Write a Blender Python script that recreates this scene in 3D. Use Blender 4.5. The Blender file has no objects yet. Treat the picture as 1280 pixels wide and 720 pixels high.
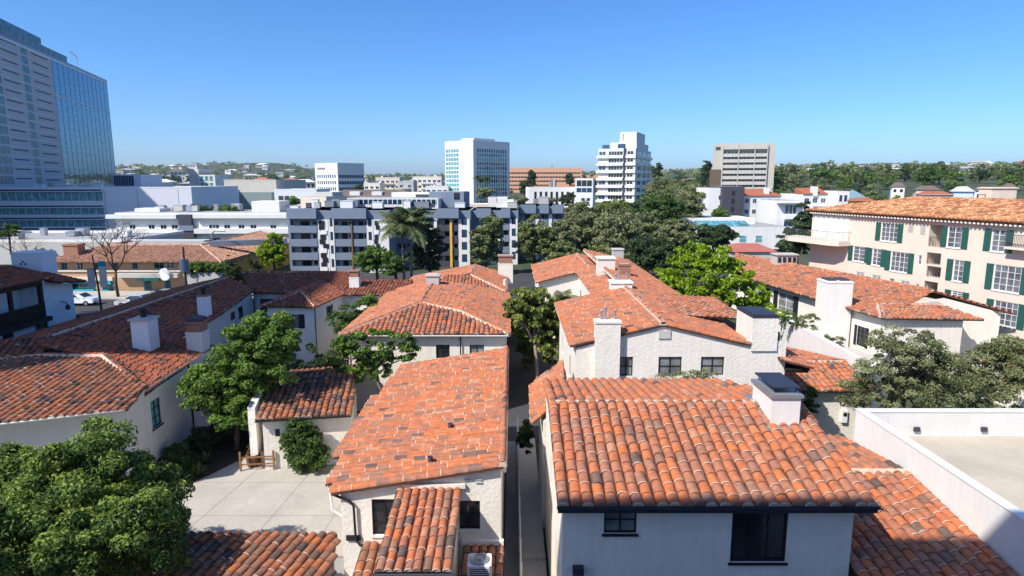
import bpy, math, random
import numpy as np
from mathutils import Matrix, Vector
random.seed(7)
RNG = np.random.default_rng(11)
R = math.radians
scene = bpy.context.scene
COL = scene.collection
# ------------------------------------------------------------------ camera: 17 m up, looking north
H = 17.0; PITCH = R(9.4); F = 800.0
CP, SP = math.cos(PITCH), math.sin(PITCH)
def ray(px, py):
    u = (px - 640) / F; v = (py - 360) / F
    return np.array([u, CP - v * SP, -SP - v * CP])
def atz(px, py, z):
    d = ray(px, py); t = (z - H) / d[2]
    return np.array([d[0] * t, d[1] * t, z])
def aty(px, py, y):
    d = ray(px, py); t = y / d[1]
    return np.array([d[0] * t, y, H + d[2] * t])
def zat(py, y):
    d = ray(640, py); return H + d[2] * y / d[1]
def xat(px, y, z=8.0):
    dep = y * CP + (H - z) * SP
    return (px - 640) / F * dep
def onwall(px, py, A, B):
    d = ray(px, py); A = np.array(A[:2], float); B = np.array(B[:2], float)
    e = (B - A) / np.linalg.norm(B - A); n = np.array([e[1], -e[0]])
    t = (A @ n) / (d[:2] @ n); p = d * t + np.array([0, 0, H])
    return (p[:2] - A) @ e, p[2]

# ------------------------------------------------------------------ materials
MATS = {}
def nodes(name):
    m = bpy.data.materials.new(name); m.use_nodes = True
    nt = m.node_tree; b = nt.nodes['Principled BSDF']
    return m, nt, b
def N(nt, t, **kw):
    n = nt.nodes.new(t)
    for k, v in kw.items():
        if k in n.inputs: n.inputs[k].default_value = v
        else: setattr(n, k, v)
    return n
def ramp(nt, stops):
    r = nt.nodes.new('ShaderNodeValToRGB'); e = r.color_ramp.elements
    while len(e) < len(stops): e.new(0.5)
    for el, (p, c) in zip(e, stops):
        el.position = p; el.color = (*c, 1)
    return r
def rough_mat(name, col, rough=0.85, var=0.12, scale=1.3, bump=0.0, bscale=20, spec=0.3, streak=0.0, metal=0.0, grime=None):
    """painted / mineral surface: two octaves of tone variation, optional bump and vertical run-off streaks"""
    if name in MATS: return MATS[name]
    m, nt, b = nodes(name); L = nt.links
    tc = N(nt, 'ShaderNodeTexCoord')
    n1 = N(nt, 'ShaderNodeTexNoise', Scale=scale, Detail=6.0, Roughness=0.65)
    L.new(tc.outputs['Object'], n1.inputs['Vector'])
    lo = tuple(c * (1 - var) for c in col); hi = tuple(min(1, c * (1 + var)) for c in col)
    r = ramp(nt, [(0.25, lo), (0.5, col), (0.75, hi)])
    L.new(n1.outputs['Fac'], r.inputs['Fac'])
    out = r.outputs['Color']
    if streak:
        mp = N(nt, 'ShaderNodeMapping'); mp.inputs['Scale'].default_value = (2.2, 2.2, 0.12)
        L.new(tc.outputs['Object'], mp.inputs['Vector'])
        n2 = N(nt, 'ShaderNodeTexNoise', Scale=1.6, Detail=5.0, Roughness=0.7)
        L.new(mp.outputs['Vector'], n2.inputs['Vector'])
        rr = ramp(nt, [(0.42, (0, 0, 0)), (0.75, (1, 1, 1))])
        L.new(n2.outputs['Fac'], rr.inputs['Fac'])
        mu = N(nt, 'ShaderNodeMath', operation='MULTIPLY'); mu.inputs[1].default_value = streak
        L.new(rr.outputs['Color'], mu.inputs[0])
        mx = N(nt, 'ShaderNodeMixRGB'); mx.inputs['Color2'].default_value = (*(grime or tuple(c * 0.5 for c in col)), 1)
        L.new(mu.outputs[0], mx.inputs['Fac']); L.new(out, mx.inputs['Color1']); out = mx.outputs['Color']
    L.new(out, b.inputs['Base Color'])
    b.inputs['Roughness'].default_value = rough; b.inputs['Metallic'].default_value = metal
    b.inputs['Specular IOR Level'].default_value = spec
    if bump:
        n3 = N(nt, 'ShaderNodeTexNoise', Scale=bscale, Detail=4.0)
        L.new(tc.outputs['Object'], n3.inputs['Vector'])
        bp = N(nt, 'ShaderNodeBump', Strength=bump, Distance=0.05)
        L.new(n3.outputs['Fac'], bp.inputs['Height']); L.new(bp.outputs['Normal'], b.inputs['Normal'])
    MATS[name] = m; return m
def glass_mat(name, col=(0.02, 0.025, 0.03), rough=0.06, spec=0.6, metal=0.0, wob=0.0):
    if name in MATS: return MATS[name]
    m, nt, b = nodes(name)
    b.inputs['Base Color'].default_value = (*col, 1); b.inputs['Roughness'].default_value = rough
    b.inputs['Specular IOR Level'].default_value = spec; b.inputs['Metallic'].default_value = metal
    tc = N(nt, 'ShaderNodeTexCoord'); n = N(nt, 'ShaderNodeTexNoise', Scale=0.9, Detail=2.0)
    nt.links.new(tc.outputs['Object'], n.inputs['Vector'])
    r = ramp(nt, [(0.35, tuple(c * 0.6 for c in col)), (0.7, tuple(c * 1.5 for c in col))])
    nt.links.new(n.outputs['Fac'], r.inputs['Fac']); nt.links.new(r.outputs['Color'], b.inputs['Base Color'])
    if wob:
        bp = N(nt, 'ShaderNodeBump', Strength=wob, Distance=0.3)
        n2 = N(nt, 'ShaderNodeTexNoise', Scale=0.35, Detail=2.0)
        nt.links.new(tc.outputs['Object'], n2.inputs['Vector'])
        nt.links.new(n2.outputs['Fac'], bp.inputs['Height']); nt.links.new(bp.outputs['Normal'], b.inputs['Normal'])
    MATS[name] = m; return m
def tint_mat(name, stops, rough=0.85, noise=0.35, nscale=5.0, trans=0.0, spec=0.25, bump=0.0):
    """colour picked per tile / per leaf by the face attribute 'tint', weathered by noise"""
    if name in MATS: return MATS[name]
    m, nt, b = nodes(name); L = nt.links
    at = N(nt, 'ShaderNodeAttribute', attribute_name='tint')
    r = ramp(nt, stops); L.new(at.outputs['Fac'], r.inputs['Fac'])
    tc = N(nt, 'ShaderNodeTexCoord')
    n1 = N(nt, 'ShaderNodeTexNoise', Scale=nscale, Detail=5.0, Roughness=0.7)
    L.new(tc.outputs['Object'], n1.inputs['Vector'])
    rr = ramp(nt, [(0.25, (1 - noise,) * 3), (0.75, (1 + noise * 0.6,) * 3)])
    L.new(n1.outputs['Fac'], rr.inputs['Fac'])
    mx = N(nt, 'ShaderNodeMixRGB', blend_type='MULTIPLY'); mx.inputs['Fac'].default_value = 1
    L.new(r.outputs['Color'], mx.inputs['Color1']); L.new(rr.outputs['Color'], mx.inputs['Color2'])
    L.new(mx.outputs['Color'], b.inputs['Base Color'])
    b.inputs['Roughness'].default_value = rough; b.inputs['Specular IOR Level'].default_value = spec
    if bump:
        n3 = N(nt, 'ShaderNodeTexNoise', Scale=30.0, Detail=4.0); L.new(tc.outputs['Object'], n3.inputs['Vector'])
        bp = N(nt, 'ShaderNodeBump', Strength=bump, Distance=0.02)
        L.new(n3.outputs['Fac'], bp.inputs['Height']); L.new(bp.outputs['Normal'], b.inputs['Normal'])
    if trans:
        tr = N(nt, 'ShaderNodeBsdfTranslucent'); L.new(mx.outputs['Color'], tr.inputs['Color'])
        ms = N(nt, 'ShaderNodeMixShader'); ms.inputs['Fac'].default_value = trans
        L.new(b.outputs[0], ms.inputs[1]); L.new(tr.outputs[0], ms.inputs[2])
        L.new(ms.outputs[0], nt.nodes['Material Output'].inputs['Surface'])
    MATS[name] = m; return m
def brick_mat(name, c1, c2, mortar, sc=4.0):
    if name in MATS: return MATS[name]
    m, nt, b = nodes(name)
    tc = N(nt, 'ShaderNodeTexCoord'); sep = N(nt, 'ShaderNodeSeparateXYZ'); cb = N(nt, 'ShaderNodeCombineXYZ')
    ad = N(nt, 'ShaderNodeMath', operation='ADD'); L = nt.links
    L.new(tc.outputs['Object'], sep.inputs[0]); L.new(sep.outputs['X'], ad.inputs[0]); L.new(sep.outputs['Y'], ad.inputs[1])
    L.new(ad.outputs[0], cb.inputs['X']); L.new(sep.outputs['Z'], cb.inputs['Y'])
    br = N(nt, 'ShaderNodeTexBrick', Scale=sc); br.inputs['Color1'].default_value = (*c1, 1); br.inputs['Color2'].default_value = (*c2, 1)
    br.inputs['Mortar'].default_value = (*mortar, 1)
    L.new(cb.outputs[0], br.inputs['Vector']); L.new(br.outputs['Color'], b.inputs['Base Color']); b.inputs['Roughness'].default_value = 0.9
    MATS[name] = m; return m

STUCCO = rough_mat('stucco_cream', (0.77, 0.72, 0.64), 0.92, 0.07, 0.9, 0.55, 7, 0.15, 0.3, grime=(0.5, 0.46, 0.4))
STUCCO_WARM = rough_mat('stucco_warm_white', (0.8, 0.75, 0.665), 0.92, 0.07, 0.9, 0.5, 7, 0.15, 0.28, grime=(0.5, 0.46, 0.4))
STUCCO_W = rough_mat('stucco_white', (0.8, 0.765, 0.71), 0.92, 0.07, 0.9, 0.55, 7, 0.15, 0.28, grime=(0.5, 0.49, 0.47))
STUCCO_G = rough_mat('stucco_grey', (0.5, 0.48, 0.455), 0.92, 0.05, 0.9, 0.3, 12, 0.15, 0.1)
STUCCO_P = rough_mat('stucco_peach', (0.69, 0.595, 0.495), 0.92, 0.06, 0.7, 0.3, 8, 0.15, 0.22, grime=(0.5, 0.41, 0.35))
STUCCO_L = rough_mat('stucco_pale_blue', (0.76, 0.77, 0.8), 0.92, 0.05, 0.9, 0.3, 9, 0.15, 0.1)
PLAST = rough_mat('plaster_bright', (0.73, 0.715, 0.69), 0.9, 0.06, 0.5, 0.2, 6, 0.2, 0.22, grime=(0.48, 0.46, 0.43))
CONC = rough_mat('concrete_pale', (0.5, 0.475, 0.43), 0.9, 0.1, 0.3, 0.15, 6, 0.2, 0.18)
CONC_G = rough_mat('concrete_bluegrey', (0.72, 0.72, 0.76), 0.9, 0.06, 0.15, 0.1, 4, 0.2, 0.12)
GREYBLUE = rough_mat('paint_greyblue', (0.19, 0.235, 0.3), 0.85, 0.06, 0.4, 0.1, 6, 0.2, 0.1)
DARKGREY = rough_mat('paint_charcoal', (0.06, 0.06, 0.075), 0.7, 0.1, 0.6, 0, 5)
BLACK = rough_mat('paint_black', (0.018, 0.019, 0.022), 0.55, 0.2, 2)
NAVY = rough_mat('gutter_navy', (0.03, 0.034, 0.05), 0.5, 0.15, 2)
WHITEP = rough_mat('paint_white', (0.78, 0.78, 0.77), 0.6, 0.04, 2)
METAL = rough_mat('galvanised', (0.42, 0.43, 0.45), 0.45, 0.1, 3, 0, 5, 0.5, 0, 0.7)
GREENP = rough_mat('shutter_green', (0.022, 0.095, 0.078), 0.6, 0.12, 2)
WOOD_D = rough_mat('timber_dark', (0.03, 0.02, 0.017), 0.7, 0.25, 3)
WOOD = rough_mat('timber_brown', (0.24, 0.12, 0.055), 0.7, 0.25, 4)
MORTAR = rough_mat('mortar', (0.6, 0.46, 0.36), 0.95, 0.18, 6)
PAN = rough_mat('pan_tile_shaded', (0.085, 0.04, 0.03), 0.9, 0.3, 3)  # pans darkened: shade in the channels between tiles put into the colour
PAN_D = rough_mat('pan_tile_dark', (0.06, 0.032, 0.026), 0.9, 0.3, 3)  # same channel shade in the colour, for the dark roofs
BRICK = brick_mat('brick_red', (0.33, 0.13, 0.07), (0.24, 0.09, 0.05), (0.4, 0.33, 0.27))
BRICK_T = brick_mat('brick_tan', (0.5, 0.3, 0.17), (0.42, 0.24, 0.13), (0.45, 0.33, 0.24), 2.5)
GLASS = glass_mat('glass_dark')
GLASS_C = glass_mat('glass_curtained', (0.19, 0.2, 0.2), 0.12, 0.5)
GLASS_L = glass_mat('glass_blinds', (0.12, 0.135, 0.155), 0.15, 0.5)
GLASS_T = glass_mat('glass_teal', (0.12, 0.33, 0.37), 0.08, 0.8)
GLASS_B = glass_mat('glass_blue_mirror', (0.045, 0.17, 0.27), 0.03, 0.8, 0.85, 0.06)
GLASS_D = glass_mat('glass_deep_teal', (0.025, 0.15, 0.2), 0.25, 0.25)
PANEL = rough_mat('panel_grey_lilac', (0.5, 0.5, 0.53), 0.85, 0.05, 0.2, 0.05, 4, 0.2, 0.1)
GLASS_N = glass_mat('glass_navy', (0.03, 0.07, 0.13), 0.08, 0.7)
SALMON = rough_mat('salmon_panels', (0.62, 0.33, 0.2), 0.9, 0.05, 0.2)
YELLOW = rough_mat('paint_yellow', (0.72, 0.42, 0.09), 0.85, 0.05, 0.5)
TEALP = rough_mat('paint_teal', (0.02, 0.3, 0.38), 0.7, 0.08, 0.8)
ROOFGREY = rough_mat('roof_membrane', (0.33, 0.33, 0.33), 0.9, 0.12, 0.2)
ROOFBRN = rough_mat('roof_shingle_brown', (0.15, 0.115, 0.095), 0.95, 0.12, 1.0)
BARK = rough_mat('bark_grey', (0.2, 0.165, 0.13), 0.95, 0.25, 3, 0.4, 14)
BARK_D = rough_mat('bark_dark', (0.075, 0.058, 0.046), 0.95, 0.25, 3, 0.4, 14)
def tile_stops(f=1.0, warm=1.0):
    c = lambda r, g, b: (r * f, g * f * warm, b * f * warm)
    return [(0.0, c(0.12, 0.085, 0.075)), (0.10, c(0.19, 0.12, 0.095)), (0.27, c(0.37, 0.18, 0.115)),
            (0.5, c(0.43, 0.165, 0.092)), (0.76, c(0.56, 0.172, 0.066)), (1.0, c(0.52, 0.25, 0.15))]
TILE = tint_mat('clay_tile', tile_stops(1.0), 0.85, 0.4, 4.0, bump=0.25)
TILE_D = tint_mat('clay_tile_dark', tile_stops(0.66, 0.84), 0.9, 0.45, 2.5)  # darker, redder copy of the clay tile colours
TILE_O = tint_mat('clay_tile_orange', [(0, (0.3, 0.13, 0.07)), (0.25, (0.42, 0.18, 0.085)), (0.5, (0.6, 0.29, 0.13)), (0.75, (0.7, 0.38, 0.19)), (1, (0.74, 0.48, 0.28))], 0.85, 0.35, 0.8)
TILE_Q = tint_mat('clay_tile_pale', [(0, (0.25, 0.13, 0.08)), (0.5, (0.42, 0.22, 0.14)), (1, (0.55, 0.32, 0.21))], 0.9, 0.3, 1.5)
PAN_O = rough_mat('pan_tile_orange', (0.3, 0.13, 0.07), 0.9, 0.3, 3)
TILE_B = tint_mat('clay_tile_brown', tile_stops(0.78, 1.05), 0.88, 0.4, 3.0, bump=0.25)

# ------------------------------------------------------------------ mesh builder
class MB:
    def __init__(s, world=True):
        s.V = []; s.F = []; s.M = []; s.T = []; s.n = 0; s.world = world
    def add(s, v, faces, mat=0, tint=0.5):
        """v (n,3); faces (m,k) array or list of lists"""
        v = np.asarray(v, float).reshape(-1, 3)
        groups = {}
        if isinstance(faces, np.ndarray): groups[faces.shape[1]] = faces
        else:
            for f in faces: groups.setdefault(len(f), []).append(f)
        for k, f in groups.items():
            f = np.asarray(f, dtype=np.int64).reshape(-1, k)
            s.F.append(f + s.n); s.M.append(np.full(len(f), mat) if np.isscalar(mat) else np.asarray(mat))
            s.T.append(np.full(len(f), tint) if np.isscalar(tint) else np.asarray(tint))
        s.V.append(v); s.n += len(v); return s
    def box(s, x0, x1, y0, y1, z0, z1, mat=0, tint=0.5):
        v = [(x0,y0,z0),(x1,y0,z0),(x1,y1,z0),(x0,y1,z0),(x0,y0,z1),(x1,y0,z1),(x1,y1,z1),(x0,y1,z1)]
        return s.add(v, np.array([(0,3,2,1),(4,5,6,7),(0,1,5,4),(1,2,6,5),(2,3,7,6),(3,0,4,7)]), mat, tint)
    def obox(s, P, e, n, a0, a1, b0, b1, z0, z1, mat=0):
        """box in a frame: origin P (xy), e along, n outward"""
        v = []
        for z in (z0, z1):
            for a, b in ((a0,b0),(a1,b0),(a1,b1),(a0,b1)):
                v.append((P[0]+e[0]*a+n[0]*b, P[1]+e[1]*a+n[1]*b, z))
        return s.add(v, np.array([(0,3,2,1),(4,5,6,7),(0,1,5,4),(1,2,6,5),(2,3,7,6),(3,0,4,7)]), mat)
    def prism(s, pts, z0, z1, mat=0):
        """vertical extrusion of an xy polygon; z0/z1 may be lists"""
        k = len(pts); z0 = [z0]*k if np.isscalar(z0) else z0; z1 = [z1]*k if np.isscalar(z1) else z1
        v = [(p[0],p[1],z) for p, z in zip(pts, z0)] + [(p[0],p[1],z) for p, z in zip(pts, z1)]
        f = [tuple(range(k-1,-1,-1)), tuple(range(k, 2*k))] + [(i,(i+1)%k,k+(i+1)%k,k+i) for i in range(k)]
        return s.add(v, f, mat)
    def tube(s, pts, rad, seg=6, mat=0, tint=0.5, cap=True):
        pts = np.asarray(pts, float); k = len(pts); rad = [rad]*k if np.isscalar(rad) else rad
        vs = []
        d0 = pts[-1]-pts[0]; ref = np.array([0,0,1.0]) if abs(d0[2]) < 0.9*np.linalg.norm(d0) else np.array([1.0,0,0])
        for i in range(k):
            d = pts[min(i+1,k-1)]-pts[max(i-1,0)]; d = d/(np.linalg.norm(d)+1e-9)
            a = np.cross(d, ref); a /= (np.linalg.norm(a)+1e-9); b = np.cross(d, a)
            for j in range(seg):
                th = 2*math.pi*j/seg
                vs.append(pts[i]+rad[i]*(math.cos(th)*a+math.sin(th)*b))
        f = [(i*seg+j, i*seg+(j+1)%seg, (i+1)*seg+(j+1)%seg, (i+1)*seg+j) for i in range(k-1) for j in range(seg)]
        if cap: f += [tuple(range(seg-1,-1,-1)), tuple(range((k-1)*seg, k*seg))]
        return s.add(vs, f, mat, tint)
    def lathe(s, c, prof, seg=12, mat=0):
        vs = []; k = len(prof)
        for r, z in prof:
            for j in range(seg):
                th = 2*math.pi*j/seg; vs.append((c[0]+r*math.cos(th), c[1]+r*math.sin(th), c[2]+z))
        f = [(i*seg+j, i*seg+(j+1)%seg, (i+1)*seg+(j+1)%seg, (i+1)*seg+j) for i in range(k-1) for j in range(seg)]
        f += [tuple(range(seg-1,-1,-1)), tuple(range((k-1)*seg, k*seg))]
        return s.add(vs, f, mat)
    def build(s, name, mats, parent=None, smooth=False, tint=False):
        me = bpy.data.meshes.new(name)
        if not s.V: s.add([(0,0,0),(0.01,0,0),(0,0.01,0)], [(0,1,2)])
        v = np.concatenate(s.V)
        if parent is not None and s.world:
            mi = np.array(ROOTM[root_of(parent).name].inverted())
            v = v @ mi[:3,:3].T + mi[:3,3]
        lens = np.concatenate([np.full(len(f), f.shape[1]) for f in s.F]); loops = np.concatenate([f.ravel() for f in s.F])
        mi_ = np.concatenate(s.M); ti = np.concatenate(s.T)
        me.vertices.add(len(v)); me.vertices.foreach_set('co', v.astype(np.float32).ravel())
        me.loops.add(len(loops)); me.loops.foreach_set('vertex_index', loops.astype(np.int32))
        me.polygons.add(len(lens)); st = np.concatenate([[0], np.cumsum(lens)[:-1]])
        me.polygons.foreach_set('loop_start', st.astype(np.int32))
        me.polygons.foreach_set('material_index', mi_.astype(np.int32))
        me.polygons.foreach_set('use_smooth', np.full(len(lens), bool(smooth)))
        me.update(calc_edges=True)
        if tint:
            a = me.attributes.new('tint', 'FLOAT', 'FACE'); a.data.foreach_set('value', ti.astype(np.float32))
        for m in (mats if isinstance(mats, (list, tuple)) else [mats]): me.materials.append(m)
        o = bpy.data.objects.new(name, me); COL.objects.link(o)
        if parent is not None: o.parent = parent
        return o
ROOTM = {}
def root_of(o):
    while o.parent: o = o.parent
    return o
def thing(name, label, cat, loc=(0,0,0), rz=0.0, group=None):
    o = bpy.data.objects.new(name, None); COL.objects.link(o); o.empty_display_size = 0.2
    o.location = loc; o.rotation_euler = (0,0,rz); o['label'] = label; o['category'] = cat
    if group: o['group'] = group
    ROOTM[o.name] = Matrix.Translation(Vector(loc)) @ Matrix.Rotation(rz, 4, 'Z')
    return o
def tag(o, label, cat, group=None):
    o['label'] = label; o['category'] = cat
    if group: o['group'] = group
    return o
def structure(o): o['kind'] = 'structure'; return o
def dup(root, loc, rz=None, label=None, scale=None):
    r = root.copy(); COL.objects.link(r); r.location = loc
    if rz is not None: r.rotation_euler = (0,0,rz)
    if scale is not None: r.scale = (scale,)*3 if np.isscalar(scale) else scale
    if label: r['label'] = label
    for ch in root.children:
        c = ch.copy(); COL.objects.link(c); c.parent = r
        for g in ch.children:
            d = g.copy(); COL.objects.link(d); d.parent = c
    return r

# ------------------------------------------------------------------ clay barrel tile roofs
def tile_slope(mb, poly, sp=0.37, ex=0.46, seg=6, dark=0.12, jitter=1.0, mort=0.3, over=0.06, fall=None, bias=0.0, under=True):
    """lay barrel tiles on the planar polygon poly (list of 3D points); fall line from the plane itself.
    materials: 0 tile, 1 mortar, 2 pan"""
    P = np.array(poly, float); c = P.mean(0)
    n = np.zeros(3)
    for i in range(len(P)): n += np.cross(P[i]-c, P[(i+1)%len(P)]-c)
    n /= np.linalg.norm(n)
    if n[2] < 0: n = -n
    if fall is None: g = np.array([-n[0]*n[2], -n[1]*n[2], 1-n[2]**2])   # up-slope direction
    else:
        f2 = np.array([-fall[0], -fall[1], 0.0]); f2[2] = -(n[0]*f2[0]+n[1]*f2[1])/n[2]; g = f2
    et = g/np.linalg.norm(g); es = np.cross(et, n)
    S = (P-c)@es; T = (P-c)@et
    Pp = c + np.outer(S, es) + np.outer(T, et)
    if under:   # bed under the tiles: a thin slab
        k = len(P); vv = np.vstack([Pp + n*0.0, Pp - n*0.1])
        mb.add(vv, [tuple(range(k)), tuple(range(2*k-1, k-1, -1))] + [(i, k+i, k+(i+1)%k, (i+1)%k) for i in range(k)], 2)
    s0, s1 = S.min(), S.max(); ncol = max(1, int(round((s1-s0)/sp))); sp = (s1-s0)/ncol
    L_s, L_t, L_len, L_tint, L_m, L_w = [], [], [], [], [], []
    for ci in range(ncol):
        s = s0 + (ci+0.5)*sp; ts = []
        for i in range(len(P)):
            a, b = (S[i], T[i]), (S[(i+1)%len(P)], T[(i+1)%len(P)])
            if (a[0]-s)*(b[0]-s) < 0: ts.append(a[1]+(b[1]-a[1])*(s-a[0])/(b[0]-a[0]))
        ts.sort()
        for t0, t1 in zip(ts[::2], ts[1::2]):
            t = t0 - over; first = True
            colj = random.uniform(-0.015, 0.015)*jitter
            while t < t1 - 0.06:
                e = ex*random.uniform(0.9, 1.1) if jitter else ex
                if first: e = ex*random.uniform(0.75, 1.15)
                ln = min(e, t1 - t) + 0.07
                L_s.append(s + colj + random.gauss(0, 0.012)*jitter); L_t.append(t); L_len.append(ln)
                r = random.random()
                if r < dark: q = random.uniform(0.0, 0.2)
                elif r < dark + 0.2: q = random.uniform(0.2, 0.45)
                elif r < 0.93: q = random.uniform(0.4, 0.82)
                else: q = random.uniform(0.85, 1.0)
                L_tint.append(min(1, max(0, q + bias))); L_m.append(random.random() < mort); L_w.append(random.gauss(0, 0.014)*jitter)
                t += e; first = False
    if not L_s: return
    n_t = len(L_s); s = np.array(L_s); t = np.array(L_t); ln = np.array(L_len); tint = np.array(L_tint); m = np.array(L_m); w = np.array(L_w)
    lift = np.abs(RNG.normal(0, 0.008, n_t))*jitter
    th = np.linspace(0, math.pi, seg+1); cs, sn = np.cos(th), np.sin(th)
    rl, ru = sp*0.475, sp*0.425; hl, hu = sp*0.36+0.02, sp*0.31      # lower end wider and higher than upper end
    low = np.stack([rl*cs, np.zeros(seg+1), hl*sn + 0.005], 1); up = np.stack([ru*cs, np.ones(seg+1), hu*sn - 0.01], 1)
    k = seg+1
    tpl = np.vstack([low, up])                        # 2k verts
    loc = np.repeat(tpl[None], n_t, 0)
    loc[:, :, 0] += w[:, None]*loc[:, :, 1]
    loc[:, :, 1] *= ln[:, None]
    loc[:, :, 0] += s[:, None]; loc[:, :, 1] += t[:, None]; loc[:, :k, 2] += lift[:, None]
    W = c + loc[:, :, 0:1]*es + loc[:, :, 1:2]*et + loc[:, :, 2:3]*n
    q = np.array([(j, j+1, k+j+1, k+j) for j in range(seg)])
    f = (q[None] + (np.arange(n_t)*2*k)[:, None, None]).reshape(-1, 4)
    mb.add(W.reshape(-1, 3), f, 0, np.repeat(tint, seg))
    capf = np.arange(k)[None] + (np.arange(n_t)*2*k)[:, None]       # closing face at the lower end, tinted darker as the hollow's shade
    mb.F.append(capf + (mb.n - n_t*2*k)); mb.M.append(np.where(m, 1, 0)); mb.T.append(tint*0.4)
    if mort > 0 and m.any():                                        # mortar bead squeezed out under some tiles
        idx = np.where(m)[0]; nb = len(idx)
        b0 = np.stack([rl*0.97*cs, np.full(k, -0.028), hl*0.96*sn + 0.004], 1); b1 = np.stack([rl*0.985*cs, np.full(k, 0.02), hl*0.975*sn + 0.004], 1)
        loc = np.repeat(np.vstack([b0, b1])[None], nb, 0); loc[:, :, 0] += s[idx, None]; loc[:, :, 1] += t[idx, None]; loc[:, :, 2] += lift[idx, None]*0.7
        W = c + loc[:, :, 0:1]*es + loc[:, :, 1:2]*et + loc[:, :, 2:3]*n
        f = (q[None] + (np.arange(nb)*2*k)[:, None, None]).reshape(-1, 4)
        mb.add(W.reshape(-1, 3), f, 1)
def ridge_caps(mb, a, b, ex=0.42, r=0.17, seg=6, bed=0.16, dark=0.15, zoff=0.06):
    """cap tiles along a line with a pale mortar bed; materials 0 tile, 1 mortar"""
    a = np.array(a, float); b = np.array(b, float); L = np.linalg.norm(b-a); d = (b-a)/L
    sd = np.cross(d, (0,0,1)); sd /= np.linalg.norm(sd); up = np.cross(sd, d); k = seg+1
    th = np.linspace(0, math.pi, k)
    for w, h0, mt in ((r+bed*0.55, 0.01, 1),):
        v = np.array([a-sd*w+up*-0.05, a-sd*w*0.6+up*(zoff+0.07), a+sd*w*0.6+up*(zoff+0.07), a+sd*w+up*-0.05,
                      b-sd*w+up*-0.05, b-sd*w*0.6+up*(zoff+0.07), b+sd*w*0.6+up*(zoff+0.07), b+sd*w+up*-0.05])
        mb.add(v, [(0,1,5,4),(1,2,6,5),(2,3,7,6),(3,2,1,0),(4,5,6,7)], 1)
    nt = max(1, int(L/ex)); e = L/nt
    for i in range(nt):
        vs = []; jr = random.uniform(-0.015, 0.015)
        for (tt, rr, hh) in ((i*e, r*1.05, r*0.95+zoff+0.03), (i*e+e*1.1, r*0.88, r*0.8+zoff)):
            for x in th: vs.append(a + d*min(tt, L) + sd*(rr*math.cos(x)+jr) + up*(hh*math.sin(x)+zoff*0.4))
        tint = random.uniform(0, 0.2) if random.random() < dark else random.uniform(0.3, 0.8)
        mb.add(vs, np.array([(j, j+1, k+j+1, k+j) for j in range(seg)]), 0, tint)
        mb.add(vs[:k], [tuple(range(k))], 1 if random.random() < 0.4 else 0, tint*0.5)  # end face darkened: shade of the cap's hollow put into the tint

# ------------------------------------------------------------------ walls with openings and windows
def wall(mb, A, B, z0, top, holes=(), rev=0.14, mat=0):
    """outside lies to the right of A->B; top = height or [(s,z),...]; holes (s0,s1,za,zb)"""
    A = np.array(A[:2], float); B = np.array(B[:2], float); L = np.linalg.norm(B-A); e = (B-A)/L; n = np.array([e[1], -e[0]])
    prof = [(0, top), (L, top)] if np.isscalar(top) else top
    ps, pz = [p[0] for p in prof], [p[1] for p in prof]; tz = lambda s: float(np.interp(s, ps, pz))
    holes = [(max(0.02, h[0]), min(L-0.02, h[1]), h[2], h[3]) for h in holes]
    xs = sorted(set([0, L] + [s for s in ps if 0 < s < L] + [h[0] for h in holes] + [h[1] for h in holes]))
    P = lambda s, z, b=0.0: (A[0]+e[0]*s+n[0]*b, A[1]+e[1]*s+n[1]*b, z)
    for a, b in zip(xs[:-1], xs[1:]):
        if b-a < 1e-6: continue
        hs = sorted([(h[2], h[3]) for h in holes if h[0] <= a+1e-6 and h[1] >= b-1e-6])
        lo = z0
        for za, zb in hs:
            if za > lo: mb.add([P(a,lo),P(b,lo),P(b,za),P(a,za)], [(0,1,2,3)], mat)
            lo = zb
        mb.add([P(a,lo),P(b,lo),P(b,tz(b)),P(a,tz(a))], [(0,1,2,3)], mat)
    for s0, s1, za, zb in holes:
        for q in (((s0,za),(s1,za)),((s1,za),(s1,zb)),((s1,zb),(s0,zb)),((s0,zb),(s0,za))):
            (a, z_a), (b, z_b) = q
            mb.add([P(a,z_a),P(b,z_b),P(b,z_b,-rev),P(a,z_a,-rev)], [(0,1,2,3)], mat)
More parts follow.
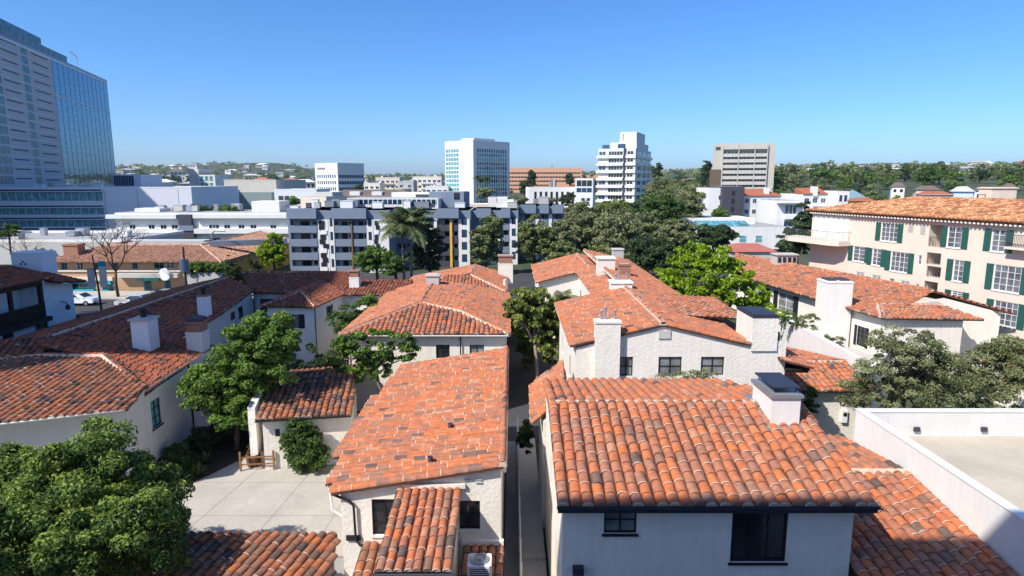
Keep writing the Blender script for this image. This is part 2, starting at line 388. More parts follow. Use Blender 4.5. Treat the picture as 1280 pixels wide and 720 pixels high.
def window(parent, A, B, h, frame=BLACK, glass=GLASS, nx=2, ny=2, rev=0.1, fw=0.05, sill=None, shut=None, bar=0.03, name='window'):
    """a window in the opening h of wall A->B; sub-parts pane, sill, shutter"""
    A = np.array(A[:2], float); B = np.array(B[:2], float); e = (B-A)/np.linalg.norm(B-A); n = np.array([e[1], -e[0]])
    s0, s1, z0, z1 = h; m = MB()
    X = lambda a0, a1, b0, b1, za, zb: m.obox(A, e, n, a0, a1, b0, b1, za, zb)
    d0, d1 = -rev-0.03, -rev+0.04
    X(s0, s0+fw, d0, d1, z0, z1); X(s1-fw, s1, d0, d1, z0, z1); X(s0+fw, s1-fw, d0, d1, z0, z0+fw); X(s0+fw, s1-fw, d0, d1, z1-fw, z1)
    for i in range(1, nx):
        s = s0 + (s1-s0)*i/nx; w = bar if nx > 2 and i*2 != nx else bar*1.5
        X(s-w/2, s+w/2, d0+0.005, d1-0.01, z0+fw, z1-fw)
    for j in range(1, ny):
        z = z0 + (z1-z0)*j/ny
        for i in range(nx):
            a = s0 + (s1-s0)*i/nx; b = s0 + (s1-s0)*(i+1)/nx
            X(a + (fw if i == 0 else bar), b - (fw if i == nx-1 else bar), d0+0.01, d1-0.015, z-bar/2, z+bar/2)
    o = m.build(name, frame, parent)
    g = MB(); P = lambda s, z: (A[0]+e[0]*s-n[0]*(rev+0.02), A[1]+e[1]*s-n[1]*(rev+0.02), z)
    g.add([P(s0,z0),P(s1,z0),P(s1,z1),P(s0,z1)], [(0,1,2,3)]); g.build('pane', glass, o)
    if sill is not None:
        q = MB(); q.obox(A, e, n, s0-0.06, s1+0.06, -0.02, 0.07, z0-0.07, z0-0.003); q.build('sill', sill, o)
    if shut is not None:
        w, sm, sides = shut
        for side in sides:
            q = MB(); a0 = (s0-w-0.03) if side < 0 else s1+0.03
            q.obox(A, e, n, a0, a0+w, 0.004, 0.05, z0-0.02, z1+0.02)
            for i in range(9):
                zz = z0 + (z1-z0)*(i+0.5)/9
                q.obox(A, e, n, a0+0.05, a0+w-0.05, 0.05, 0.065, zz-(z1-z0)/26, zz+(z1-z0)/30)
            q.build('shutter', sm, o)
    return o
def hole_px(A, B, x0, y0, x1, y1):
    ym = (y0+y1)/2; xm = (x0+x1)/2
    a = onwall(x0, ym, A, B)[0]; b = onwall(x1, ym, A, B)[0]
    zt = onwall(xm, y0, A, B)[1]; zb = onwall(xm, y1, A, B)[1]
    return (min(a,b), max(a,b), min(zt,zb), max(zt,zb))
def downpipe(parent, x, y, z0, z1, mat=BLACK, r=0.05):
    m = MB(); m.tube([(x,y,z0),(x,y,z1)], r, 8); m.build('downpipe', mat, parent)
def gutter(parent, a, b, mat, r=0.075, drop=0.05):
    a = np.array(a, float)-(0,0,drop); b = np.array(b, float)-(0,0,drop); d = (b-a)/np.linalg.norm(b-a)
    sd = np.cross(d, (0,0,1)); m = MB(); k = 6; vs = []
    for p in (a, b):
        for rr in (r, r*0.82):
            for j in range(k+1):
                th = math.pi + math.pi*j/k; vs.append(p + sd*rr*math.cos(th) + np.array([0,0,1])*rr*math.sin(th))
    K = k+1; f = []
    for j in range(k):
        f += [(j, j+1, 2*K+j+1, 2*K+j), (K+j+1, K+j, 3*K+j, 3*K+j+1), (j, K+j, K+j+1, j+1), (2*K+j, 2*K+j+1, 3*K+j+1, 3*K+j)]
    f += [(0, 2*K, 3*K, K), (k, K+k, 3*K+k, 2*K+k)]
    m.add(vs, f); return m.build('gutter', mat, parent)
def chimney(parent, x0, x1, y0, y1, z0, z1, mat, cap=None, over=0.06, capmat=None, hood=None, name='chimney'):
    m = MB(); m.box(x0, x1, y0, y1, z0, z1); o = m.build(name, mat, parent)
    q = MB()
    q.box(x0-over, x1+over, y0-over, y1+over, z1+0.002, z1+0.12)
    q.box(x0+0.08, x1-0.08, y0+0.08, y1-0.08, z1+0.12, z1+0.16)
    q.build('chimney_cap', capmat or mat, o)
    if hood:
        q = MB()
        if hood == 'plate':
            for sx in (x0+0.15, x1-0.15):
                for sy in (y0+0.15, y1-0.15): q.tube([(sx,sy,z1+0.16),(sx,sy,z1+0.36)], 0.025, 5)
            q.box(x0+0.02, x1-0.02, y0+0.02, y1-0.02, z1+0.36, z1+0.41); q.build('hood', NAVY, o)
        elif hood == 'pot':
            cx, cy = (x0+x1)/2, (y0+y1)/2
            q.lathe((cx,cy,z1+0.16), [(0.2,0),(0.17,0.35),(0.24,0.4),(0.24,0.5),(0.1,0.6)], 10); q.build('flue', BLACK, o)
        elif hood == 'pipes':
            for i, (fx, hh) in enumerate(((0.25,0.42),(0.42,0.62),(0.8,0.45))):
                cx = x0+(x1-x0)*fx; q = MB(); q.lathe((cx,(y0+y1)/2,z1+0.16), [(0.07,0),(0.07,hh),(0.1,hh),(0.1,hh+0.06),(0.03,hh+0.12)], 8); q.build('flue', METAL, o)
    return o
# ------------------------------------------------------------------ vegetation
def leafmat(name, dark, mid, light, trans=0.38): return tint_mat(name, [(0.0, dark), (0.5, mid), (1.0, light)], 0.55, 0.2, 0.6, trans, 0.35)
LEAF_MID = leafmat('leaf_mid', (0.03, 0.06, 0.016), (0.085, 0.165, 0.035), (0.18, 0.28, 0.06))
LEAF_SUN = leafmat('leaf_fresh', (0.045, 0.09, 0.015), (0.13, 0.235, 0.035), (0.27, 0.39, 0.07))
LEAF_CARROT = leafmat('leaf_lit_tips', (0.018, 0.042, 0.012), (0.085, 0.165, 0.03), (0.36, 0.46, 0.085))  # wide span: fresh growth, with crown shade and sunlit tips put in
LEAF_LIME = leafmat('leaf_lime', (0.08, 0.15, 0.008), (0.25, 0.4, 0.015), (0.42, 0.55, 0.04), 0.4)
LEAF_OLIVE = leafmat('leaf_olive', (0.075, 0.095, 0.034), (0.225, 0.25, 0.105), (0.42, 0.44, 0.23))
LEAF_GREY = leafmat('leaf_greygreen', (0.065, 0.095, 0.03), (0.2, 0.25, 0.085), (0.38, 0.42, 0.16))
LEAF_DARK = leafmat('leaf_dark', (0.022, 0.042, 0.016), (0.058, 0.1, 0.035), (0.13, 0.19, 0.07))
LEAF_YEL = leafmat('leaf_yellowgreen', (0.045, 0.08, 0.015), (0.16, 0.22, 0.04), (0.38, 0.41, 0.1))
LEAF_PALM = leafmat('leaf_palm', (0.045, 0.07, 0.025), (0.125, 0.17, 0.06), (0.27, 0.31, 0.13))
def rnd_dirs(n):
    v = RNG.normal(size=(n, 3)); return v/np.linalg.norm(v, axis=1, keepdims=True)
def leaf_quads(mb, pos, nrm, ln, wd, tint, fold=True):
    """pointed leaf blades: position, normal, length, width per leaf"""
    n = len(pos); r = rnd_dirs(n); a = np.cross(nrm, r); a /= (np.linalg.norm(a, axis=1, keepdims=True)+1e-9); b = np.cross(nrm, a)
    ln = (ln*RNG.uniform(0.65, 1.3, n))[:, None]; wd = (wd*RNG.uniform(0.7, 1.25, n))[:, None]
    droop = nrm*ln*0.12
    v = np.stack([pos-a*ln*0.5-droop, pos+b*wd*0.5+droop*0.6, pos+a*ln*0.5-droop, pos-b*wd*0.5+droop*0.6], 1).reshape(-1, 3)
    f = np.arange(n*4).reshape(n, 4); mb.add(v, f, 0, tint)
def crown_points(blobs, ncl, inner=0.35, low_cut=-0.85):
    """clump centres spread through the union of ellipsoids, denser at the surface"""
    vol = np.array([b[3]*b[4]*b[5] for b in blobs])**0.75; vol /= vol.sum(); out = []
    for b, share in zip(blobs, vol):
        k = max(2, int(ncl*share)); d = rnd_dirs(k*2); d = d[d[:, 2] > low_cut][:k]
        r = RNG.uniform(inner**2, 1, len(d))**0.5
        out.append(np.array(b[:3]) + d*r[:, None]*np.array(b[3:6]))
    return np.concatenate(out)
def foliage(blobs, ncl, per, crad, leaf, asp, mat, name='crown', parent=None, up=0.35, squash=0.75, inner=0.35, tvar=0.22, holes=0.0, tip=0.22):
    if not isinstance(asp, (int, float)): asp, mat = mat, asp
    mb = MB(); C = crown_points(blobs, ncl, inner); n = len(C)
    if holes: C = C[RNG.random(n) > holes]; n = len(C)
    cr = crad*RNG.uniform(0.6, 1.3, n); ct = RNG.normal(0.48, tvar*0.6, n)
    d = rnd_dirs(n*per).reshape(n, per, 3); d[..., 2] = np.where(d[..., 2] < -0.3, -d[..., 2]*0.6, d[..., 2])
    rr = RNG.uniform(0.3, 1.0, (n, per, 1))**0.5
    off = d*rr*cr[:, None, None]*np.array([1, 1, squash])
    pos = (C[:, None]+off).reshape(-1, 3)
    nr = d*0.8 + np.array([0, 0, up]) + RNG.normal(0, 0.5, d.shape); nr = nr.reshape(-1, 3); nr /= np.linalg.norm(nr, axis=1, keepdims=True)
    ti = (ct[:, None] + tip*(d[..., 2]*rr[..., 0]-0.25) + RNG.normal(0, tvar, (n, per))).reshape(-1)  # higher leaves tinted lighter: fresh growth plus sunlit clump tops put into colour
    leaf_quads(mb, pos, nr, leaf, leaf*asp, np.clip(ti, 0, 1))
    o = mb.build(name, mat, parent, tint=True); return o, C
def limbs(parent, base, fork, targets, r0, mat, n=7, name='trunk', extra=()):
    mb = MB(); base = np.array(base, float); fork = np.array(fork, float)
    mid = (base+fork)/2 + RNG.normal(0, 0.04, 3)*np.linalg.norm(fork-base)*np.array([1,1,0])
    mb.tube([base-(0,0,0.1), base+(fork-base)*0.08, mid, fork], [r0*1.35, r0*1.05, r0*0.85, r0*0.72], 8)
    idx = RNG.permutation(len(targets))[:n]
    for i in idx:
        t = targets[i]; st = fork + (base-fork)*RNG.uniform(0, 0.15); m1 = st+(t-st)*0.45+np.array([0, 0, 0.12*np.linalg.norm(t-st)])+RNG.normal(0, 0.08, 3)
        mb.tube([st, m1, t], [r0*0.55, r0*0.34, r0*0.1], 6)
        for _ in range(2):
            u = m1+(t-m1)*RNG.uniform(0, 0.5); w = u+RNG.normal(0, 0.35, 3)*np.linalg.norm(t-st)*0.5+np.array([0,0,0.1]); mb.tube([u, (u+w)/2+(0,0,0.05), w], [r0*0.26, r0*0.16, r0*0.06], 5)
    return mb.build(name, mat, parent, smooth=True)
def tree(label, base, blobs, ncl, per, crad, leaf, mat, asp=0.45, r0=0.18, bark=BARK, fork=0.4, name='tree', cat='tree', group=None, nlimb=7, lean=(0,0), **kw):
    """blobs are absolute ellipsoids (cx,cy,cz,rx,ry,rz)"""
    t = thing(name, label, cat, tuple(base), 0, group)
    o, C = foliage(blobs, ncl, per, crad, leaf, asp, mat, 'crown', t, **kw)
    cz = np.mean([b[2]-b[5]*0.6 for b in blobs]); b0 = np.array(blobs[0][:2])
    fk = np.array([base[0]+(b0[0]-base[0])*0.6+lean[0], base[1]+(b0[1]-base[1])*0.6+lean[1], base[2]+max(0.6, (cz-base[2]))])
    limbs(t, base, fk, C, r0, bark, nlimb)
    return t
def palm(label, base, h, nf, fl, r0=0.14, lean=(0,0), group=None, crown_h=0.9, mat=LEAF_PALM, droop=1.0):
    t = thing('palm_tree', label, 'palm tree', tuple(base), 0, group); base = np.array(base, float)
    top = base+np.array([lean[0], lean[1], h]); m = MB()
    m.tube([base-(0,0,0.1), base+(0,0,0.4), (base+top)/2+np.array([lean[0]*-0.15, 0, 0]), top], [r0*1.5, r0*1.05, r0*0.9, r0*0.8], 8); m.build('trunk', BARK, t, smooth=True)
    s = MB(); s.tube([top, top+(0,0,crown_h)], [r0*0.95, r0*0.4], 8); s.build('crownshaft', LEAF_SUN, t, smooth=True)
    f = MB()
    for i in range(nf):
        az = 2*math.pi*i/nf*1.0 + random.uniform(-0.25, 0.25); el = random.uniform(0.05, 1.25); L = fl*random.uniform(0.8, 1.1)
        d = np.array([math.cos(az), math.sin(az), 0]); st = top+(0,0,crown_h*random.uniform(0.6, 1.0)); k = 9; pts = []
        for j in range(k):
            q = j/(k-1); x = L*q*math.cos(el*(1-0.3*q)); z = L*(q*math.sin(el) - droop*0.75*q*q*(1.1-0.4*math.sin(el)))
            pts.append(st+d*x+np.array([0,0,z]))
        pts = np.array(pts); ti = random.uniform(0.2, 0.8); f.tube(pts, [0.035*(1-0.8*j/(k-1)) for j in range(k)], 4, 0, ti)
        sd = np.cross(d, (0,0,1)); M = 26
        for j in range(2, M):
            q = j/M; p = np.array([np.interp(q*(k-1), range(k), pts[:, c]) for c in range(3)]); p2 = np.array([np.interp(min(k-1, q*(k-1)+0.5), range(k), pts[:, c]) for c in range(3)])
            tg = (p2-p)/(np.linalg.norm(p2-p)+1e-9); ll = fl*0.28*math.sin(math.pi*min(1, 0.12+q*0.95))+0.1
            for sg in (-1, 1):
                e = p+sd*sg*ll*0.8+tg*ll*0.45-np.array([0,0,1])*ll*random.uniform(0.25, 0.6); w = tg*0.06*fl/2
                f.add([p-w, p+w, e+w*0.3, e-w*0.3], [(0,1,2,3)], 0, min(1, max(0, ti+random.uniform(-0.2, 0.2))))
    f.build('fronds', mat, t, tint=True); return t
def bare_tree(label, base, h, spread, r0, mat=BARK, name='bare_tree', up=1.0, seed=3, depth=4):
    t = thing(name, label, 'tree', tuple(base)); rg = random.Random(seed); trunk = MB(); br = MB()
    def grow(mb, p, d, L, r, lv):
        q = p+d*L*0.5+np.array([rg.uniform(-1,1), rg.uniform(-1,1), 0])*L*0.06; e = p+d*L+np.array([rg.uniform(-1,1), rg.uniform(-1,1), 0])*L*0.08
        mb.tube([p, q, e], [r, r*0.85, r*0.68], 6 if lv < 2 else 4)
        if lv >= depth: return
        for i in range(3 if lv < 3 else 2):
            a = 2*math.pi*(i+rg.random()*0.7)/3; tl = rg.uniform(0.45, 0.85)*spread
            nd = d*0.75 + np.array([math.cos(a)*tl, math.sin(a)*tl, 0.25*up]); nd /= np.linalg.norm(nd)
            grow(br, e, nd, L*rg.uniform(0.6, 0.78), r*0.62, lv+1)
    grow(trunk, np.array(base, float)-(0,0,0.1), np.array([0.05, 0, 1.0]), h*0.36, r0, 0)
    trunk.build('trunk', mat, t, smooth=True); br.build('branches', mat, t, smooth=True); return t
def rosette(label, base, n, L, mat, name='agave', cat='plant', group=None, w=0.09):
    t = thing(name, label, cat, tuple(base), 0, group); m = MB(); b = np.array(base, float)
    for i in range(n):
        az = i*2.4+random.uniform(-0.2, 0.2); el = random.uniform(0.25, 1.35); d = np.array([math.cos(az)*math.cos(el), math.sin(az)*math.cos(el), math.sin(el)])
        s = np.cross(d, (0,0,1)); s /= np.linalg.norm(s); l = L*random.uniform(0.75, 1.1); e = b+d*l-np.array([0,0,0.12*l*math.cos(el)]); mid = b+d*l*0.5
        m.add([b-s*w*0.5, b+s*w*0.5, mid+s*w, mid-s*w, e], [(0,1,2,3), (3,2,4)], 0, random.random())
    m.build('leaves', mat, t, tint=True); return t
def gz(x, y):
    """height of the terrain"""
    sm = lambda a, b, v: (lambda q: q*q*(3-2*q))(min(1, max(0, (v-a)/(b-a))))
    z = 2.2*sm(50, 74, y)
    r = math.hypot(x, y); side = sm(-80, 250, x)
    z += sm(150, 520, r)*(5+9*side)
    z += sm(500, 1100, r)*(4+3*side)
    n = math.sin(x*0.0021+1.3)*math.sin(y*0.0017+0.4)+0.5*math.sin(x*0.0049+y*0.0031)
    z += sm(700, 2500, r)*(22+9*n)
    a = math.degrees(math.atan2(x, y))
    for ac, aw, hh, r0 in ((-20.4, 2.9, 38, 2500), (-25, 3.0, 24, 2300), (-17.4, 1.6, 16, 2300), (26, 9, 8, 1500), (40, 8, 12, 1900), (-30, 3, 22, 1800), (-9, 4, 8, 1900)):
        z += hh*math.exp(-((a-ac)/aw)**2)*math.exp(-((r-r0)/700)**2)*(1+0.12*math.sin(a*5.1+2)+0.07*math.sin(a*11.7))
    return z
# ------------------------------------------------------------------ sky, sun, camera
SUN_AZ, SUN_EL = R(50), R(46)       # the sun stands 50 degrees left of straight behind the camera
w = bpy.data.worlds.new('World'); scene.world = w; w.use_nodes = True
nt = w.node_tree; bg = nt.nodes['Background']; sky = nt.nodes.new('ShaderNodeTexSky')
sky.sky_type = 'NISHITA'; sky.sun_disc = False; sky.sun_elevation = SUN_EL
to_sun = Vector((-math.sin(SUN_AZ)*math.cos(SUN_EL), -math.cos(SUN_AZ)*math.cos(SUN_EL), math.sin(SUN_EL)))
sky.sun_rotation = math.atan2(to_sun.x, to_sun.y)
sky.air_density = 0.8; sky.dust_density = 1.0; sky.ozone_density = 10.0; sky.altitude = 0
hs = nt.nodes.new('ShaderNodeHueSaturation'); hs.inputs['Saturation'].default_value = 1.1; hs.inputs['Value'].default_value = 1.0
nt.links.new(sky.outputs[0], hs.inputs['Color']); nt.links.new(hs.outputs[0], bg.inputs['Color']); bg.inputs['Strength'].default_value = 0.12
sl = bpy.data.lights.new('sun', 'SUN'); sl.energy = 3.7; sl.angle = R(0.53); sl.color = (1.0, 0.945, 0.86)
so = bpy.data.objects.new('sun', sl); COL.objects.link(so); so.rotation_euler = to_sun.to_track_quat('Z', 'Y').to_euler(); so.location = (-40, -20, 60)
cam = bpy.data.cameras.new('camera'); co = bpy.data.objects.new('camera', cam); COL.objects.link(co); scene.camera = co
cam.sensor_width = 36; cam.lens = F/1280*36; co.location = (0, 0, H); co.rotation_euler = (R(90)-PITCH, 0, 0); cam.clip_start = 0.2; cam.clip_end = 12000
scene.view_settings.view_transform = 'Standard'; scene.view_settings.look = 'None'; scene.view_settings.exposure = 0.78; scene.view_settings.gamma = 1
scene.cycles.max_bounces = 6; scene.cycles.diffuse_bounces = 3; scene.cycles.glossy_bounces = 3; scene.cycles.transmission_bounces = 3; scene.cycles.transparent_max_bounces = 8

# ------------------------------------------------------------------ terrain and paving
def ground_material():
    m, nt, b = nodes('ground_cover'); L = nt.links; tc = N(nt, 'ShaderNodeTexCoord')
    n1 = N(nt, 'ShaderNodeTexNoise', Scale=0.02, Detail=8.0, Roughness=0.7); L.new(tc.outputs['Object'], n1.inputs['Vector'])
    r = ramp(nt, [(0.3, (0.03, 0.05, 0.018)), (0.55, (0.055, 0.075, 0.03)), (0.68, (0.1, 0.1, 0.06)), (0.8, (0.2, 0.18, 0.14))]); L.new(n1.outputs['Fac'], r.inputs['Fac'])
    n2 = N(nt, 'ShaderNodeTexNoise', Scale=0.6, Detail=6.0); L.new(tc.outputs['Object'], n2.inputs['Vector'])
    mx = N(nt, 'ShaderNodeMixRGB', blend_type='MULTIPLY'); mx.inputs['Fac'].default_value = 0.7
    rr = ramp(nt, [(0.3, (0.5, 0.5, 0.5)), (0.7, (1.2, 1.2, 1.2))]); L.new(n2.outputs['Fac'], rr.inputs['Fac'])
    L.new(r.outputs['Color'], mx.inputs['Color1']); L.new(rr.outputs['Color'], mx.inputs['Color2']); L.new(mx.outputs['Color'], b.inputs['Base Color']); b.inputs['Roughness'].default_value = 1
    return m
def grid_sheet(name, xs, ys, zf, mat):
    v = [(x, y, zf(x, y)) for y in ys for x in xs]; k = len(xs)
    f = np.array([(j*k+i, j*k+i+1, (j+1)*k+i+1, (j+1)*k+i) for j in range(len(ys)-1) for i in range(k-1)])
    m = MB(); m.add(v, f); return structure(m.build(name, mat, smooth=True))
def axis(lim, n, p=2.6): return [math.copysign(abs(q)**p*lim, q) for q in np.linspace(-1, 1, n)]
grid_sheet('ground', axis(5200, 181), [-400, -200, -80, -30] + [6400*(j/170)**2.3 + 0 for j in range(171)], lambda x, y: gz(x, y) - 0.02, ground_material())
PAVE = rough_mat('paving_pale', (0.45, 0.415, 0.36), 0.92, 0.16, 0.4, 0.3, 10, 0.2, 0.3, grime=(0.27, 0.24, 0.2))
PAVE_G = rough_mat('paving_grey', (0.3, 0.29, 0.27), 0.92, 0.16, 0.6, 0.15, 14, 0.2)
ASPH = rough_mat('asphalt', (0.06, 0.06, 0.065), 0.92, 0.2, 0.4, 0.2, 30, 0.2)
SOIL = rough_mat('soil', (0.05, 0.038, 0.027), 1, 0.3, 1.5, 0.3, 10)
JOINT = rough_mat('paving_joint', (0.2, 0.18, 0.15), 0.95, 0.1, 2)
def sheet(name, pts, z, mat):
    m = MB(); m.prism(pts, z-0.15, z); return structure(m.build(name, mat))
# courtyard
cy = [(-23, 27), (-5.6, 27), (-5.6, 37.2), (-14.6, 36), (-15.5, 41.5), (-21.5, 41.5), (-19.9, 34.5), (-19.2, 32.6), (-23, 31)]
sheet('courtyard_paving', cy, 0.05, PAVE)
m = MB()
for y in (30.6, 34.3):
    m.box(-19.5, -5.7, y-0.012, y+0.012, 0.03, 0.054)
for x0, x1 in ((-16.3, -15.2), (-12.6, -11.9), (-9.3, -9.0)):
    m.prism([(x0-0.012, 27.05), (x0+0.012, 27.05), (x1+0.012, 36.0), (x1-0.012, 36.0)], 0.03, 0.0545)
m.world = True; structure(m.build('courtyard_paving_joints', JOINT))
sheet('planting_soil', [(-20.0, 34.2), (-18.4, 33.8), (-16.3, 38.4), (-15.4, 41.2), (-21.6, 41.4)], 0.12, SOIL)
def slope_sheet(name, x0, x1, y0, y1, mat, up=0.03, n=14):
    grid_sheet(name, [x0+(x1-x0)*i/4 for i in range(5)], [y0+(y1-y0)*j/n for j in range(n+1)], lambda x, y: gz(x, y)+up, mat)
slope_sheet('garden_ground', -24.5, -12.2, 41.6, 63, SOIL, 0.06)
sheet('side_yard_paving', [(-0.35, 8), (0.33, 8), (0.33, 45), (-0.35, 45)], 0.04, PAVE_G)
sheet('side_walk', [(0.4, 8), (1.5, 8), (1.5, 40), (0.4, 40)], 0.35, CONC)
slope_sheet('alley_paving', -0.4, 6.4, 40.2, 78, ASPH, 0.05, 24)
sheet('front_yard_paving', [(-30, 5), (-0.4, 5), (-0.4, 26.9), (-30, 26.9)], 0.03, PAVE_G)
m = MB(); m.box(0.4, 1.5, 26.2, 26.5, 0.36, 0.5); structure(m.build('side_walk_step', CONC))
# street on the left beyond the long roof
sheet('street', [(-110, 68.5), (-20, 68.5), (-20, 80.2), (-110, 80.2)], 2.24, ASPH)
sheet('north_street', [(-45, 76), (24, 76), (30, 108), (-45, 103)], 2.22, ASPH)
sheet('far_pavement', [(-110, 80.2), (-20, 80.2), (-20, 86), (-110, 86)], 2.37, PAVE)
sheet('cross_street', [(-34, 86), (-26, 86), (-26, 160), (-34, 160)], 2.3, ASPH)
# clear high cirrus is left out; the sky is open blue

# ------------------------------------------------------------------ the block the picture is taken from
t = thing('apartment_block', 'tall pale apartment block behind the viewpoint that shades the nearest roofs', 'building', (5, -8, 0))
m = MB(); m.box(-24, -5, -16, -0.6, 0, 37.9); m.build('wall', STUCCO_W, t)
m = MB(); m.box(-4.99, 45, -16, -0.61, 0, 15.6); m.build('lower_wall', STUCCO_W, t); m = MB(); m.box(-4.98, 45.2, -16.2, -0.4, 15.604, 15.8); m.build('terrace', CONC, t)
m = MB(); m.box(-24.3, -4.7, -16.3, -0.4, 37.903, 38.2); m.build('roof', ROOFGREY, t)

t = thing('neighbouring_tower', 'tall plain tower left of the view whose shadow lies over the brown roofs', 'tower', (-68, 34, 0))
m = MB(); m.box(-76, -60, 10.5, 45, 0, 62); m.build('wall', STUCCO_G, t)
for k in range(17):
    m = MB(); m.box(-59.997, -59.95, 11, 44.5, 3+3.4*k, 4.8+3.4*k); m.build('window_band', GLASS, t)
m = MB(); m.box(-76.2, -59.8, 10.3, 45.2, 62.003, 62.4); m.build('roof', ROOFGREY, t)

# ------------------------------------------------------------------ A: near cottage with the wide single-pitch roof
hA = thing('stucco_cottage', 'cream stucco cottage with broad orange single pitch tile roof and projecting tiled porch', 'house', (-3.4, 30, 0))
ax0, ax1, ay0, ay1 = -6.45, -0.42, 22.5, 38.8
def zA(x): return 6.62 + (x+0.4)*0.166
A0, A1 = (ax0, ay0), (ax1, ay0)
wA = MB(); hl = hole_px(A0, A1, 465, 624, 497, 669); hr = hole_px(A0, A1, 574, 626, 600, 662)
wall(wA, A0, A1, 0, [(0, zA(ax0)-0.05), (ax1-ax0, zA(ax1)-0.05)], [hl, hr], 0.16)
wall(wA, A1, (ax1, ay1), 0, 6.58); wall(wA, (ax1, ay1), (ax0, ay1), 0, [(0, 6.55), (6.03, zA(ax0)-0.05)])
wall(wA, (ax0-0.35, ay1), (ax0, ay0), 0, zA(ax0)-0.1)
wA.box(ax1+0.002, ax1+0.2, 23.3, ay1, 5.9, 6.3)      # pale band along the alley side
wA.build('wall', STUCCO, hA)
window(hA, A0, A1, hl, BLACK, GLASS, 2, 3, 0.12, sill=STUCCO); window(hA, A0, A1, hr, BLACK, GLASS, 2, 2, 0.12, sill=STUCCO)
rA = MB()
def stripA(x0, y0, y1, x1=-0.33, dz=0.0): tile_slope(rA, [(x0, y0, zA(x0)+dz), (x1, y0, zA(x1)+dz), (x1, y1, zA(x1)+dz), (x0, y1, zA(x0)+dz)], 0.36, 0.5, 6, 0.09, 1.4, 0.34, bias=0.04)
stripA(-6.75, 22.25, 23.1); stripA(-7.1, 23.1, 25.6, dz=0.02); stripA(-7.55, 25.6, 33.4, dz=0.04); stripA(-7.15, 33.4, 36.6, dz=0.03); stripA(-6.95, 36.6, 39.1, dz=0.02)
roofA = rA.build('roof', [TILE, MORTAR, PAN], hA, tint=True)
m = MB(); ridge_caps(m, (-0.34, 39.1, 6.66), (-0.34, 22.25, 6.66), 0.42, 0.13, 6, 0.05); m.build('ridge_tiles', [TILE, MORTAR], roofA, tint=True)
gutter(hA, (-7.6, 25.65, zA(-7.55)), (-7.6, 33.3, zA(-7.55)), METAL); gutter(hA, (-7.15, 23.15, zA(-7.1)), (-7.15, 25.5, zA(-7.1)), METAL)
m = MB(); m.tube([(-6.75, 22.42, 5.45), (-6.1, 22.38, 5.2), (-5.95, 22.38, 5.0), (-5.92, 22.38, 3.6), (-5.7, 22.3, 3.4)], 0.05, 8); m.build('downpipe', BLACK, hA)
m = MB(); m.tube([(-7.1, 23.3, 5.4), (-7.0, 23.2, 4.4), (-6.6, 23.2, 4.1)], 0.05, 8); m.build('downpipe', WHITEP, hA)
for k, (vx, vz) in enumerate(((-1.62, 6.0), (-1.25, 6.02))):
    m = MB()
    for j in range(2 if k else 1): m.box(vx-0.13, vx+0.13, 22.44, 22.497, vz-0.12*j-0.02, vz-0.12*j+0.01)
    m.build('vent', STUCCO_G, hA)
m = MB(); m.box(-6.3, -5.75, 22.42, 22.496, 3.55, 3.75); m.build('wall_vent', BLACK, hA)
for (px, py) in ((563, 533), (538, 575)):
    vz = 6.3; v_ = atz(px, py, vz); v_ = atz(px, py, zA(v_[0])+0.2); m = MB(); m.lathe((v_[0], v_[1], zA(v_[0])), [(0.1, 0), (0.1, 0.34), (0.075, 0.34), (0.06, 0.1)], 10); m.build('roof_vent', DARKGREY, hA)
# projecting porch
pm = MB(); pm.prism([(-4.15, 18.6), (-2.05, 18.6), (-2.05, 22.49), (-4.15, 22.49)], 0, [4.85, 4.85, 5.5, 5.5]); pm.build('porch_wall', STUCCO, hA)
r = MB(); tile_slope(r, [(-4.32, 18.35, 4.98), (-1.9, 18.35, 4.98), (-1.9, 22.48, 5.68), (-4.32, 22.48, 5.68)], 0.302, 0.5, 8, 0.14, 1.0, 0.5)
pr = r.build('porch_roof', [TILE, MORTAR, PAN], hA, tint=True); gutter(pr, (-4.4, 18.24, 4.97), (-1.85, 18.24, 4.97), NAVY, 0.07)
m = MB(); m.box(-4.4, -1.75, 22.36, 22.496, 5.7, 5.86); m.build('flashing', STUCCO, hA)
# low tiled apron roofs either side of the porch
for x0, x1, ys in ((-5.7, -4.36, 17.6), (-1.85, -0.3, 17.6)):
    r = MB(); tile_slope(r, [(x0, ys, 2.55), (x1, ys, 2.55), (x1, 22.47, 3.4), (x0, 22.47, 3.4)], 0.31, 0.5, 8, 0.1, 1.0, 0.25, bias=-0.1)
    r.build('apron_roof', [TILE_B if x0 < -4 else TILE, MORTAR, PAN], hA, tint=True)
m = MB(); m.box(-5.55, -4.2, 17.9, 22.49, 0, 2.5); m.box(-2.0, -0.45, 17.9, 22.49, 0, 2.5); m.build('wing_wall', STUCCO, hA)
m = MB(); m.box(-1.9, -0.32, 22.3, 22.49, 3.42, 3.6); m.build('flashing', STUCCO, hA)
